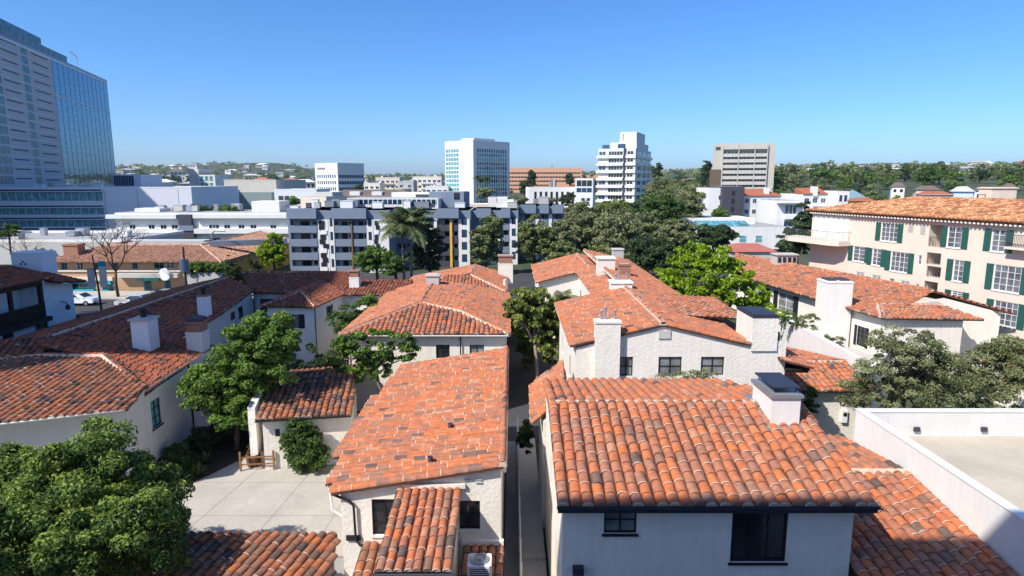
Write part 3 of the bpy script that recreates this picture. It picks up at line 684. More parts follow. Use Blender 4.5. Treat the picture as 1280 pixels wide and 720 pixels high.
# condenser on the right apron
ac = thing('condenser_unit', 'white air conditioning condenser with round fan standing on the small apron roof', 'air conditioner', (-1.15, 20.6, 2.95))
m = MB(); x0, x1, y0, y1, z0, z1 = -1.55, -0.72, 20.2, 21.0, 3.12, 3.92
m.prism([(x0+0.06,y0),(x1-0.06,y0),(x1,y0+0.06),(x1,y1-0.06),(x1-0.06,y1),(x0+0.06,y1),(x0,y1-0.06),(x0,y0+0.06)], z0, z1); m.build('casing', WHITEP, ac)
m = MB(); m.lathe((-1.135, 20.6, z1+0.003), [(0.34, 0), (0.34, 0.035), (0.3, 0.05), (0.26, 0.02)], 24); m.build('fan_ring', METAL, ac)
m = MB()
for rr in (0.1, 0.16, 0.22, 0.28): m.tube([(-1.135+rr*math.cos(a), 20.6+rr*math.sin(a), z1+0.045) for a in np.linspace(0, 2*math.pi, 20)], 0.007, 4)
m.lathe((-1.135, 20.6, z1+0.03), [(0.07, 0), (0.07, 0.03), (0.02, 0.035)], 10); m.build('fan_guard', METAL, ac)
m = MB()
for j in range(9): m.box(x0+0.08, x1-0.08, y0-0.012, y0-0.002, z0+0.08+0.075*j, z0+0.11+0.075*j)
m.build('grille', DARKGREY, ac)
for sx in (x0+0.12, x1-0.12):
    m = MB(); m.box(sx-0.04, sx+0.04, y0+0.05, y1-0.05, 2.85, z0-0.003); m.build('foot', DARKGREY, ac)

# ------------------------------------------------------------------ B: near right house
hB = thing('stucco_house', 'near white house with big blotched terracotta roof, shaded front wall and two black windows', 'house', (6.4, 23.5, 0))
bx0, bx1, by0, by1 = 1.62, 10.9, 18.95, 29.0
B0, B1 = (bx0, by0), (bx1, by0)
h1 = hole_px(B0, B1, 755, 635, 796, 667); h2 = hole_px(B0, B1, 914, 641, 984, 703)
wB = MB(); wall(wB, B0, B1, 0, 7.0, [h1, h2], 0.16)
wall(wB, B1, (bx1, by1), 0, [(0, 7.0), (5.2, 8.3), (10.05, 7.6)]); wall(wB, (bx1, by1), (bx0, by1), 0, 7.6)
hs1 = (3.6, 4.5, 4.4, 5.7); hs2 = (7.0, 7.8, 2.2, 4.2)
wall(wB, (bx0, by1), (bx0, by0), 0, [(0, 7.6), (4.85, 8.3), (10.05, 7.0)], [hs1, hs2])
wB.build('wall', STUCCO_WARM, hB)
window(hB, B0, B1, h1, BLACK, GLASS_C, 2, 2, 0.1, sill=BLACK); window(hB, B0, B1, h2, BLACK, GLASS, 3, 1, 0.1, 0.06, sill=BLACK)
window(hB, (bx0, by1), (bx0, by0), hs1, WOOD, GLASS, 2, 2); window(hB, (bx0, by1), (bx0, by0), hs2, WOOD, GLASS, 2, 2)
rB = MB(); e0, ym, e1 = (18.6, 7.05), 24.15, (29.3, 7.68); zr = 8.43
tile_slope(rB, [(1.42, 18.6, 7.05), (11.42, 18.6, 7.05), (11.42, ym, zr), (1.42, ym, zr)], 0.39, 0.52, 8, 0.05, 1.1, 0.36, bias=-0.02)
tile_slope(rB, [(1.42, ym, zr), (11.42, ym, zr), (11.3, 25.0, 8.3), (9.9, 29.3, 7.66), (1.5, 29.3, 7.66)], 0.39, 0.52, 6, 0.05, 1.0, 0.2)
roofB = rB.build('roof', [TILE, MORTAR, PAN], hB, tint=True)
m = MB(); m.prism([(1.45, 24.06), (11.4, 24.06), (11.4, 24.24), (1.45, 24.24)], zr-0.05, zr+0.085); m.build('ridge_mortar', MORTAR, roofB)
gutter(hB, (1.4, 18.5, 7.07), (11.5, 18.5, 7.07), NAVY, 0.085, 0.03)
m = MB(); m.box(1.45, 11.4, 18.6, 18.945, 6.83, 6.95); m.box(1.43, 11.42, 18.56, 18.6, 6.8, 7.0); m.build('eave_board', NAVY, hB)
ch = chimney(hB, 9.6, 10.65, 22.6, 24.5, 7.3, 9.15, PLAST, 1, 0.08, METAL, 'plate')
m = MB(); m.prism([(9.35, 22.35), (10.9, 22.35), (10.9, 24.7), (9.35, 24.7)], [7.72, 7.72, 8.2, 8.2], [8.06, 8.06, 8.56, 8.56]); m.build('flashing', METAL, ch)
wl = MB(); wl.box(1.95, 2.3, 18.72, 18.945, 4.55, 4.8); o = wl.build('wall_lamp', NAVY, hB)
q = MB(); q.box(2.12, 2.28, 18.74, 18.9, 4.47, 4.547); q.build('lamp_lens', YELLOW, o)
# small lean-to roof at the left rear of B
r = MB(); tile_slope(r, [(1.05, 29.4, 5.5), (2.5, 29.35, 7.0), (2.9, 35, 7.0), (1.05, 35.4, 5.5)], 0.38, 0.46, 6, 0.08, 1.2, 0.4)
lt = thing('lean_to', 'small tiled lean to roof between the near white house and the gabled house', 'outbuilding', (2, 32, 0))
r.build('roof', [TILE, MORTAR, PAN], lt, tint=True); m = MB(); m.prism([(1.5, 29.45), (2.9, 29.45), (2.9, 33.9), (1.5, 33.9)], 0, [5.6, 6.9, 6.9, 5.6]); m.build('wall', STUCCO_W, lt)
# fence along the side yard
fe = thing('lattice_fence', 'narrow pale lattice fence running down the shaded alley between the near houses', 'fence', (0.36, 28, 0))
m = MB()
for j in range(16):
    y = 13+j*1.8; q = MB(); q.box(0.32, 0.42, y-0.05, y+0.05, 0, 1.75); q.build('post', WHITEP, fe)
for zz in (0.45, 1.0, 1.62): m.box(0.345, 0.395, 13, 40, zz, zz+0.07)
m.build('rail', WHITEP, fe); q = MB()
for j in range(180):
    y = 13.1+j*0.15; q.box(0.355, 0.385, y, y+0.05, 0.5, 1.66)
q.build('lattice', WHITEP, fe)
# low tiled garage roof in front of the courtyard
g = thing('garage', 'low outbuilding with dark terracotta roof along the courtyard front edge', 'outbuilding', (-13, 21, 0))
r = MB(); tile_slope(r, [(-19.5, 19.0, 1.9), (-6.2, 18.4, 1.9), (-7.0, 23.7, 3.05), (-19.5, 23.8, 3.05)], 0.36, 0.46, 8, 0.12, 1.0, 0.15, fall=(-0.35, -1), bias=-0.08)
r.build('roof', [TILE_B, MORTAR, PAN_D], g, tint=True)
m = MB(); m.prism([(-19.2, 19.4), (-6.75, 18.9), (-7.15, 23.6), (-19.2, 23.6)], 0, [1.85, 1.85, 2.85, 2.85]); m.build('wall', STUCCO, g)

# ------------------------------------------------------------------ D and E on the right
hD = thing('side_wing', 'low wing with terracotta roof half in shade beside the white parapet wall', 'house', (14, 20, 0))
r = MB(); tile_slope(r, [(11.0, 11.5, 3.75), (16.05, 11.5, 3.75), (16.05, 24.3, 5.42), (11.0, 24.3, 5.42)], 0.39, 0.52, 8, 0.04, 1.0, 0.4)
tile_slope(r, [(11.0, 24.3, 5.42), (16.05, 24.3, 5.42), (15.9, 29.5, 4.75), (11.0, 29.5, 4.75)], 0.4, 0.52, 6, 0.08, 1.0, 0.15, bias=-0.08)
ro = r.build('roof', [TILE, MORTAR, PAN], hD, tint=True)
m = MB(); ridge_caps(m, (13.3, 24.3, 5.4), (16.04, 24.3, 5.4), 0.45, 0.1, 6, 0.18); m.build('ridge_tiles', [MORTAR, MORTAR], ro, tint=True)
m = MB(); m.prism([(11.05, 12), (16.0, 12), (16.0, 29), (11.05, 29)], 0, [3.6, 3.6, 4.4, 4.4]); m.build('wall', STUCCO_W, hD)
hE = thing('terrace_building', 'white flat roofed building with a beige roof terrace inside plain parapet walls', 'building', (28, 19, 0))
m = MB(); m.box(16.1, 16.42, 2.0, 28.6, 0, 6.5); m.box(16.42, 46, 28.25, 28.6, 0, 6.5); m.box(16.42, 46, 2, 28.25, 0, 5.2); m.build('wall', PLAST, hE)
m = MB(); m.box(16.423, 45.99, 2.01, 28.247, 5.203, 5.33); m.build('terrace_floor', rough_mat('terrace_beige', (0.5, 0.44, 0.35), 0.9, 0.2, 0.3, 0.15, 8, 0.2, 0.3, grime=(0.34, 0.29, 0.22)), hE)
m = MB(); m.box(16.07, 16.45, 1.97, 28.63, 6.503, 6.55); m.box(16.45, 46, 28.22, 28.63, 6.503, 6.55); m.build('coping', WHITEP, hE)
for px in (1145, 1229):
    p = aty(px, 536, 28.25); q = MB(); q.box(p[0]-0.13, p[0]+0.13, 28.14, 28.247, p[2]-0.1, p[2]+0.1); q.build('scupper', DARKGREY, hE)
# ------------------------------------------------------------------ C: long gabled house, right of the alley
hC = thing('gabled_house', 'long cream gabled house with white chimneys at both front corners and small front windows', 'house', (8.4, 50, 0))
C0, C1 = (3.5, 34.0), (15.0, 34.0); zc = 9.4
hw = [hole_px(C0, C1, *q) for q in ((774, 446, 791, 470), (823, 446, 852, 470), (876, 446, 905, 469))]
wC = MB(); wall(wC, C0, C1, 0, [(0, 8.05), (4.75, 9.25), (9.2, 8.2), (9.3, 8.6), (11.5, 8.4)], hw, 0.15)
wall(wC, C1, (15.0, 46), 0, 7.6); hh = [(52, 54) for _ in range(1)]
sideL = [(2.5, 3.3, 5.3, 6.7), (8, 8.9, 5.3, 6.7)]
wall(wC, (3.5, 46.0), (3.5, 34.0), 0, 8.1, sideL); wall(wC, (6.5, 46.0), (3.5, 46.0), 0, 8.1)
s2 = [(1.5, 2.6, 5.6, 6.9), (8, 9, 5.6, 6.9)]
wall(wC, (6.5, 62), (6.5, 46), 0, 8.2, s2)
wall(wC, (2.7, 74), (2.7, 62), 0, 7.3, [(4, 5, 4.6, 6.2), (8.5, 9.8, 4.6, 6.2)]); wall(wC, (2.7, 62), (12.6, 62), 0, [(0, 7.3), (4.9, 8.5), (9.9, 7.3)])
wC.build('wall', STUCCO, hC)
for h in hw: window(hC, C0, C1, h, BLACK, GLASS_C, 2, 2, 0.1)
for h in sideL: window(hC, (3.5, 46.0), (3.5, 34.0), h, WOOD_D, GLASS, 2, 2)
for h in s2: window(hC, (6.5, 62), (6.5, 46), h, WOOD_D, GLASS, 2, 2)
for h in ((4, 5, 4.6, 6.2), (8.5, 9.8, 4.6, 6.2)): window(hC, (2.7, 74), (2.7, 62), h, WOOD_D, GLASS, 2, 2)
m = MB(); q = hole_px(C0, C1, 823, 413, 838, 423); m.box(3.5+q[0], 3.5+q[1], 33.93, 33.997, q[2], q[3]); m.build('gable_vent', STUCCO_G, hC)
r = MB()
tile_slope(r, [(3.15, 33.86, 8.2), (8.2, 33.86, zc), (8.2, 46.2, zc), (3.15, 46.2, 8.2)], 0.37, 0.48, 5, 0.06, 1.3, 0.3)
tile_slope(r, [(8.2, 33.86, zc), (13.0, 33.86, 8.27), (13.0, 72, 8.27), (8.2, 72, zc)], 0.37, 0.48, 5, 0.06, 1.2, 0.24)
tile_slope(r, [(6.2, 46.4, 8.35), (8.2, 46.2, 8.85), (8.2, 62.2, 8.85), (6.2, 62.2, 8.35)], 0.37, 0.48, 4, 0.06, 1.2, 0.24)
tile_slope(r, [(2.3, 61.6, 7.35), (7.6, 61.6, 8.7), (7.6, 74.5, 8.7), (2.3, 74.5, 7.35)], 0.38, 0.5, 4, 0.06, 1.2, 0.24)
tile_slope(r, [(7.6, 61.6, 8.7), (12.6, 61.6, 7.4), (12.6, 74.5, 7.4), (7.6, 74.5, 8.7)], 0.38, 0.5, 4, 0.06, 1.2, 0.24)
tile_slope(r, [(9.6, 38.5, 8.98), (14.2, 38.5, 8.75), (14.8, 46, 8.6), (9.6, 46, 8.98)], 0.37, 0.48, 4, 0.06, 1.2, 0.24, fall=(0.2, -1))
tile_slope(r, [(14.6, 33.6, 7.5), (16.4, 33.6, 7.05), (16.4, 38.5, 7.05), (14.6, 38.5, 7.5)], 0.36, 0.46, 6, 0.06, 1.2, 0.24, over=0.1)
ro = r.build('roof', [TILE, MORTAR, PAN], hC, tint=True)
m = MB(); ridge_caps(m, (8.2, 33.84, zc), (8.2, 46.2, zc), 0.42, 0.13, 5, 0.14); ridge_caps(m, (8.2, 46.2, zc), (8.2, 72, zc), 0.42, 0.15, 5, 0.08)
ridge_caps(m, (7.6, 61.5, 8.7), (7.6, 74.5, 8.7), 0.42, 0.15, 5, 0.12); m.build('ridge_tiles', [TILE, MORTAR], ro, tint=True)
m = MB(); m.box(14.95, 16.3, 33.8, 38.4, 6.82, 6.95)
for j in range(7): m.box(15.0, 16.25, 33.85+j*0.7, 33.97+j*0.7, 6.68, 6.818)
m.build('eave_rafters', WOOD_D, hC)
chimney(hC, 4.5, 5.85, 33.62, 34.3, 0, 9.5, STUCCO, 1, 0.05, STUCCO, 'pipes'); chimney(hC, 13.05, 14.45, 33.9, 36.4, 7.9, 9.75, STUCCO, 1, 0.03, NAVY)
chimney(hC, 7.2, 8.7, 45.7, 46.9, 8.3, 9.75, STUCCO_W, 1, 0.08, STUCCO_W, 'pipes'); chimney(hC, 7.6, 9.1, 56, 57.4, 8.5, 10.3, STUCCO, 1, 0.1, STUCCO)
chimney(hC, 9.2, 10.2, 54.5, 55.5, 8.5, 9.9, BRICK, 1, 0.05, BRICK); chimney(hC, 11.6, 12.8, 73, 74.2, 6, 9.3, STUCCO_G, 1, 0.08, STUCCO_G)

# ------------------------------------------------------------------ F: low stepped roofs between C and the right long house
hF = thing('corner_wing', 'low cream wing with stepped terracotta roofs tucked behind the gabled house chimney', 'house', (19.5, 39, 0))
r = MB()
tile_slope(r, [(15.6, 37.6, 4.38), (22.0, 37.6, 4.38), (22.2, 41.2, 5.22), (15.6, 41.2, 5.22)], 0.36, 0.46, 6, 0.08, 1.2, 0.24)
tile_slope(r, [(15.6, 41.2, 5.22), (22.2, 41.2, 5.22), (22.3, 50, 3.8), (15.6, 50, 3.8)], 0.36, 0.46, 5, 0.06, 1.2, 0.24)
tile_slope(r, [(15.2, 34.6, 3.55), (17.35, 34.6, 3.55), (17.35, 37.5, 4.2), (15.2, 37.5, 4.2)], 0.34, 0.44, 6, 0.08, 1.2, 0.3)
ro = r.build('roof', [TILE, MORTAR, PAN], hF, tint=True)
m = MB(); ridge_caps(m, (15.6, 41.2, 5.2), (22.2, 41.2, 5.2), 0.42, 0.12, 5, 0.2); m.build('ridge_tiles', [TILE, MORTAR], ro, tint=True)
m = MB(); m.prism([(17.4, 38.1), (22.3, 38.1), (22.3, 44), (15.4, 44), (15.4, 38.1)], 0, [4.3, 4.3, 4.6, 4.6, 4.3]); m.build('wall', STUCCO, hF)
m = MB(); m.prism([(15.4, 35), (17.1, 35), (17.1, 38.05), (15.4, 38.05)], 0, [3.4, 3.4, 4.0, 4.0]); m.build('porch_wall', STUCCO_G, hF)
m = MB(); p = aty(1055, 520, 38.0); m.box(p[0]-0.17, p[0]+0.17, 37.9, 38.09, p[2]-0.4, p[2]+0.4); m.box(p[0]-0.1, p[0]+0.1, 37.86, 37.9, p[2]+0.05, p[2]+0.25, 1); m.build('meter_box', [WHITEP, BLACK], hF)

# ------------------------------------------------------------------ G: long house with dark shutters, right
hG = thing('long_house', 'long low house with hipped terracotta roof, big white stack and dark shuttered windows', 'house', (30, 62, 0))
R1, R2 = atz(920, 318, 7.5), atz(1167, 364, 7.5); E1, E2, E3 = np.array([25.6, 74.5, 6.4]), np.array([28.75, 55.2, 6.3]), np.array([29.75, 50.4, 6.2])
RE = np.array([41.2, 51.6, 6.35]); REf = np.array([33.0, 84, 6.35])
r = MB()
tile_slope(r, [E1, E2, E3, R2, R1], 0.38, 0.48, 5, 0.07, 1.2, 0.24, fall=(-1, -0.24)); tile_slope(r, [R1, R2, RE, REf], 0.38, 0.5, 4, 0.07, 1.2, 0.3)
PR, PT, PTL = np.array([37.7, 50.0, 6.1]), np.array([36.3, 53.0, 6.75]), np.array([31.2, 53.4, 6.75])
tile_slope(r, [E3+(0,0,0.02), PR, PT, PTL], 0.36, 0.46, 6, 0.08, 1.2, 0.24, fall=(0, -1)); 
ro = r.build('roof', [TILE, MORTAR, PAN], hG, tint=True)
m = MB(); ridge_caps(m, R1, R2, 0.42, 0.14, 4, 0.04); ridge_caps(m, E3+(0.05,0,0.05), PTL, 0.4, 0.13, 5, 0.2); ridge_caps(m, PTL, PT, 0.4, 0.1, 5, 0.12); m.build('ridge_tiles', [TILE, MORTAR], ro, tint=True)
GA, GB = np.array([26.0, 76.0]), np.array([30.25, 50.9])
gw = [hole_px(GA, GB, 972, 367, 992, 393), hole_px(GA, GB, 944, 358, 958, 378)]
gw3 = hole_px(GA, GB, 1071, 408, 1082, 433)
mw = MB(); wall(mw, GA, GB, 1.5, 6.3, gw+[gw3]); wall(mw, GB, (36.4, 50.5), 1.5, 6.2)
wall(mw, (30.4, 53.9), (41.0, 52.6), 1.5, [(0, 6.2), (6.1, 7.35), (10.68, 6.2)]); wall(mw, (36.4, 50.5), (36.7, 53.1), 1.5, 6.4); mw.build('wall', STUCCO, hG)
for h in gw: window(hG, GA, GB, h, WHITEP, GLASS_C, 2, 3, 0.08, shut=(0.75, BLACK, (-1, 1)))
window(hG, GA, GB, gw3, BLACK, GLASS, 2, 4, 0.08, shut=(0.3, BLACK, (-1, 1)))
m = MB(); p = aty(1168, 379, 52.9); m.box(p[0]-0.45, p[0]+0.45, 52.9, 53.0, p[2]-0.15, p[2]+0.15); m.build('gable_vent', STUCCO_G, hG)
cx = atz(1040, 420, 4)[0]
chimney(hG, 27.2, 29.4, 54.4, 56.4, 0.5, 8.4, STUCCO_W, 1, 0.04, STUCCO_W); m = MB(); m.box(27.35, 28.1, 54.7, 56.0, 8.52, 8.72); m.box(28.4, 29.2, 54.7, 56.0, 8.52, 8.72); m.build('chimney_vents', DARKGREY, hG)
ch = chimney(hG, 31.0, 33.4, 74.5, 76.0, 6.0, 8.55, STUCCO_G, 1, 0.15, STUCCO_G)
m = MB()
for j in range(4): m.box(31.15+j*0.58, 31.5+j*0.58, 74.42, 74.497, 7.75, 8.3)
m.build('chimney_vents', WOOD_D, ch)
tw = thing('terrace_wall', 'low white parapet wall with planters below the dark shuttered windows', 'wall', (22.5, 46, 0))
m = MB(); m.prism([(22.35, 40.3), (22.75, 40.3), (23.2, 53), (22.8, 53)], 0, 5.75); m.prism([(22.75, 40.3), (30, 49), (30, 49.4), (22.75, 40.8)], 0, 4.0); m.build('wall', PLAST, tw)
m = MB(); m.prism([(22.8, 40.9), (30.1, 49.4), (27, 60), (23.0, 53)], 0, 3.0); m.build('terrace', CONC, tw)

# ------------------------------------------------------------------ H: apartment house with green shutters, far right
hH = thing('shuttered_apartments', 'peach four storey apartment house with green shutters and mottled orange tile roof', 'building', (40, 50, 0))
dH = np.array([0.275, -1.0]); dH /= np.linalg.norm(dH); nH = np.array([dH[1], -dH[0]])     # along the facade toward us, and outward
HA = np.array([35.9, 76.8]); HB = HA + dH*46
def onH(s, b=0.0): return HA + dH*s + nH*b
zE = 13.6
wins = [  # px box, columns, shutters, rows
 (1101,279,1122,302,2,(-1,1)), (1184,284,1202,310,1,(-1,1)), (1239,287,1257,315,1,(-1,1)),
 (1090,311,1101,332,1,(-1,1)), (1113,315,1135,340,2,(-1,1)), (1147,319,1152,331,1,()), (1191,325,1204,352,1,(-1,1)), (1241,332,1276,365,2,(-1,1)),
 (1066,308,1081,327,1,(-1,1)), (1137,318,1139,330,1,()), (1189,364,1203,374,1,(-1,1)), (1241,377,1272,408,2,(-1,1)),
 (1069,340,1080,346,1,()), (1089,344,1101,350,1,()), (1111,348,1118,355,1,()), (1125,351,1137,358,1,()), (1144,355,1149,361,1,()), (1176,275,1177,276,1,())]
wins = [q for q in wins if q[2]-q[0] > 3]
holes = [hole_px(HA, HB, *q[:4]) for q in wins]
rec = [hole_px(HA, HB, 1161, 281, 1179, 309), hole_px(HA, HB, 1158, 316, 1176, 331), hole_px(HA, HB, 1158, 333, 1176, 347), hole_px(HA, HB, 1155, 352, 1172, 364)]
off = [(52-0, 0)]
mw = MB(); wall(mw, HA, HB, 0, zE, holes+rec, 0.12); wall(mw, onH(0, -14), HA, 0, zE); mw.build('wall', STUCCO_P, hH)
for (x0,y0,x1,y1,nx,sh), h in zip(wins, holes):
    big = (h[1]-h[0]) > 0.8
    window(hH, HA, HB, h, WHITEP, GLASS_L, max(1, nx)*2 if (big and nx > 1) else (2 if big else 1), 4 if big else 2, 0.09, 0.07, sill=WHITEP if big else None, shut=(0.62, GREENP, sh) if sh else None)
for h in rec:   # open stair bays cut into the facade
    m = MB(); e, n = dH, nH; P = lambda s, b, z: (HA[0]+e[0]*s+n[0]*b, HA[1]+e[1]*s+n[1]*b, z); s0, s1, a, b = h; D = -1.8
    m.add([P(s0,D,a),P(s1,D,a),P(s1,D,b),P(s0,D,b), P(s0,-0.12,a),P(s1,-0.12,a),P(s1,-0.12,b),P(s0,-0.12,b)], [(0,1,2,3),(4,0,3,7),(1,5,6,2),(4,5,1,0),(3,2,6,7)])
    o = m.build('stair_bay', STUCCO_P, hH)
    q = MB(); q.obox(HA, e, n, s0+0.02, s1-0.02, -0.1, -0.05, a+0.9, a+0.95)
    for i in range(9): q.obox(HA, e, n, s0+0.06+(s1-s0-0.14)*i/8, s0+0.08+(s1-s0-0.14)*i/8, -0.09, -0.06, a, a+0.9)
    q.build('railing', DARKGREY, o)
for px in ((1136,277,1142,290), (1151,279,1157,293)):
    q = hole_px(HA, HB, *px); m = MB()
    for j in range(7): z = q[2]+(q[3]-q[2])*j/7; m.obox(HA, dH, nH, q[0], q[1], 0.004, 0.04, z, z+(q[3]-q[2])/10)
    m.build('louvre', STUCCO_G, hH)
r = MB()
ev = lambda s, b, z: np.array([*onH(s, b), z])
tile_slope(r, [ev(-0.6, 0.55, zE+0.1), ev(46, 0.55, zE+0.1), ev(46, -6.6, zE+1.75), ev(8, -6.6, zE+1.75)], 0.4, 0.5, 5, 0.2, 1.3, 0.0)
tile_slope(r, [ev(-0.6, -13.8, zE+0.1), ev(-0.6, 0.55, zE+0.1), ev(8, -6.6, zE+1.75)], 0.4, 0.5, 4, 0.2, 1.3, 0.0)
tile_slope(r, [ev(8, -6.6, zE+1.75), ev(46, -6.6, zE+1.75), ev(46, -13.8, zE+0.1), ev(-0.6, -13.8, zE+0.1)], 0.4, 0.5, 4, 0.2, 1.3, 0.0)
r.build('roof', [TILE_O, MORTAR, PAN_O], hH, tint=True)
m = MB(); m.obox(HA, dH, nH, -0.5, 46, 0.01, 0.5, zE-0.12, zE-0.003); m.build('eave_soffit', WOOD_D, hH)
m = MB()
for j in range(114): m.obox(HA, dH, nH, 0.1+j*0.4, 0.28+j*0.4, 0.01, 0.5, zE-0.26, zE-0.123)
m.build('rafter_ends', STUCCO_W, hH)
# rounded balcony at the far end
m = MB(); bal = [onH(-3.0, -0.5), onH(-2.6, 1.6), onH(-1.2, 2.3), onH(5.0, 2.1), onH(6.2, 1.6), onH(6.2, 0.02), onH(0, 0.02), onH(-0.02, -0.5)]
m.prism(bal, 10.0, 10.5); o = m.build('balcony', STUCCO_P, hH); q = MB()
for a, b in zip(bal[:6], bal[1:6]):
    k = max(2, int(np.linalg.norm(np.array(b)-a)/0.28))
    for i in range(k): p = np.array(a)+(np.array(b)-a)*i/k; q.tube([(p[0],p[1],10.5),(p[0],p[1],11.55)], 0.018, 4)
    q.tube([(a[0],a[1],11.55),(b[0],b[1],11.55)], 0.025, 4)
q.build('railing', DARKGREY, o)
m = MB()
for s in np.linspace(0.4, 5.2, 7): m.obox(HA, dH, nH, s, s+0.55, 0.005, 0.06, 10.55, 13.1)
m.build('balcony_doors', WHITEP, hH)
m = MB(); p = onH(22.5, -6.6)
c = aty(1246, 246, 71); chimney(hH, c[0]-1.35, c[0]+1.35, 70, 72, 14.0, 16.3, STUCCO_P, 1, 0.12, STUCCO_P)
m = MB(); p0 = aty(1228, 254, 65); m.tube([(p0[0]-0.5,65,14.5),(p0[0]-0.5,65,15.8)], 0.04, 5); m.tube([(p0[0]+0.2,65,14.5),(p0[0]+0.2,65,15.8)], 0.04, 5); m.tube([(p0[0]-0.5,65,15.75),(p0[0]+0.2,65,15.75)], 0.04, 5); m.build('roof_ladder', WOOD, hH)
bh = hole_px(HA, HB, 1264, 304, 1292, 309); m = MB(); m.obox(HA, dH, nH, bh[0], bh[1], 0.01, 0.8, bh[2]-0.2, bh[2]); o = m.build('balcony', STUCCO_P, hH); q = MB()
for i in range(14): w_ = (bh[1]-bh[0])*i/14; q.obox(HA, dH, nH, bh[0]+w_, bh[0]+w_+0.03, 0.74, 0.77, bh[2], bh[2]+1.0)
q.obox(HA, dH, nH, bh[0], bh[1], 0.73, 0.78, bh[2]+1.0, bh[2]+1.05); q.build('railing', DARKGREY, o)
# small roof at the right edge in front of the apartments
t = thing('tiled_shed', 'terracotta shed roof at the right edge behind the olive trees', 'outbuilding', (35, 43, 0))
r = MB(); tile_slope(r, [(33.0, 44.0, 4.6), (33.5, 36.5, 4.6), (40, 37, 6.2), (40, 46, 6.2)], 0.38, 0.48, 5, 0.07, 1.1, 0.4); r.build('roof', [TILE, MORTAR, PAN], t, tint=True)
m = MB(); m.prism([(33.4, 43.8), (33.8, 36.9), (40, 37.3), (40, 45.8)], 0, [4.5, 4.5, 5.9, 5.9]); m.build('wall', STUCCO, t)

# ------------------------------------------------------------------ M: hipped house left of the alley
hM = thing('hipped_house', 'white house with sunlit hipped tile roof, pale hip mortar and two small front windows', 'house', (-6.4, 55, 0))
z0 = 6.0; P1, P2 = np.array([-12.6, 45.6, z0]), np.array([-0.2, 45.6, z0]); R1, R3 = np.array([-7.4, 51.2, 7.3]), np.array([-7.7, 63, 7.3]); R2 = np.array([-4.0, 49.4, 6.95])
PRr = np.array([-0.2, 63, z0]); PLl = np.array([-12.4, 63, z0])
r = MB()
tile_slope(r, [P1, P2, R2, R1], 0.36, 0.46, 6, 0.1, 1.1, 0.25, fall=(0, -1)); tile_slope(r, [PLl, P1, R1, R3], 0.36, 0.46, 5, 0.06, 1.2, 0.24)
tile_slope(r, [P2, PRr, np.array([-4, 63, 6.85]), R2], 0.36, 0.46, 5, 0.06, 1.3, 0.26, fall=(1, 0)); tile_slope(r, [R2, np.array([-4, 63, 6.85]), R3, R1], 0.36, 0.46, 5, 0.06, 1.3, 0.26, fall=(1, 0))
z1 = 6.2; Q1, Q2 = np.array([-11.5, 62.9, z1]), np.array([-0.6, 62.9, z1]); S1, S2 = np.array([-4.3, 66.6, 7.35]), np.array([-4.3, 75, 7.35]); S0 = np.array([-7.0, 66.6, 7.35])
tile_slope(r, [np.array([-8, 62.9, z1+0.05]), Q2, S1, S0], 0.36, 0.46, 5, 0.08, 1.1, 0.25, fall=(0, -1)); tile_slope(r, [Q2, np.array([-0.6, 75, z1]), S2, S1], 0.36, 0.46, 4, 0.06, 1.2, 0.24)
tile_slope(r, [np.array([-11.5, 75, 6.1]), np.array([-11.5, 63, 6.1]), S0, S1, S2], 0.36, 0.46, 4, 0.06, 1.2, 0.24, fall=(-1, 0))
ro = r.build('roof', [TILE, MORTAR, PAN], hM, tint=True); m = MB()
for a, b in ((P1, R1), (R1, R2), (R2, P2), (R1, R3), (S1, Q2), (S1, S2)): ridge_caps(m, a, b, 0.4, 0.13, 5, 0.16 if b is not R3 else 0.05)
m.build('ridge_tiles', [TILE, MORTAR], ro, tint=True)
M0, M1 = (-12.1, 46.0), (-0.5, 46.0); mh = [hole_px(M0, M1, 545, 431, 562, 448), hole_px(M0, M1, 587, 431, 605, 444)]
mw = MB(); wall(mw, M0, M1, 0, 5.95, mh); wall(mw, M1, (-0.5, 75), 0, 5.95); wall(mw, (-12.1, 75), M0, 0, 5.95); mw.build('wall', STUCCO, hM)
window(hM, M0, M1, mh[0], BLACK, GLASS, 2, 2, 0.12); window(hM, M0, M1, mh[1], BLACK, GLASS_C, 2, 1, 0.1)
gutter(hM, P1-(0,0.1,0), P2-(0,0.1,0), WHITEP, 0.08); downpipe(hM, xat(575, 45.85), 45.85, 0, 5.9); downpipe(hM, -12.2, 45.8, 0, 5.9)
gutter(hM, P2+(0.1,0,0), PRr+(0.1,0,0), DARKGREY, 0.08)
chimney(hM, -8.2, -7.0, 60.5, 61.7, 6.8, 8.1, STUCCO_G, 1, 0.1, STUCCO_G)
ch = chimney(hM, -1.6, 0.1, 72.5, 73.8, 5.5, 7.7, STUCCO, 1, 0.02, STUCCO); m = MB(); m.box(-1.55, 0.05, 72.55, 73.75, 7.83, 8.6); m.box(-1.65, 0.15, 72.45, 73.85, 8.603, 8.75); m.build('brick_stack', BRICK, ch)
m = MB(); m.lathe((-0.75, 66, 6.3), [(0.18, 0), (0.14, 0.5), (0.2, 0.6), (0.05, 0.7)], 8); m.build('roof_vent', PLAST, hM)

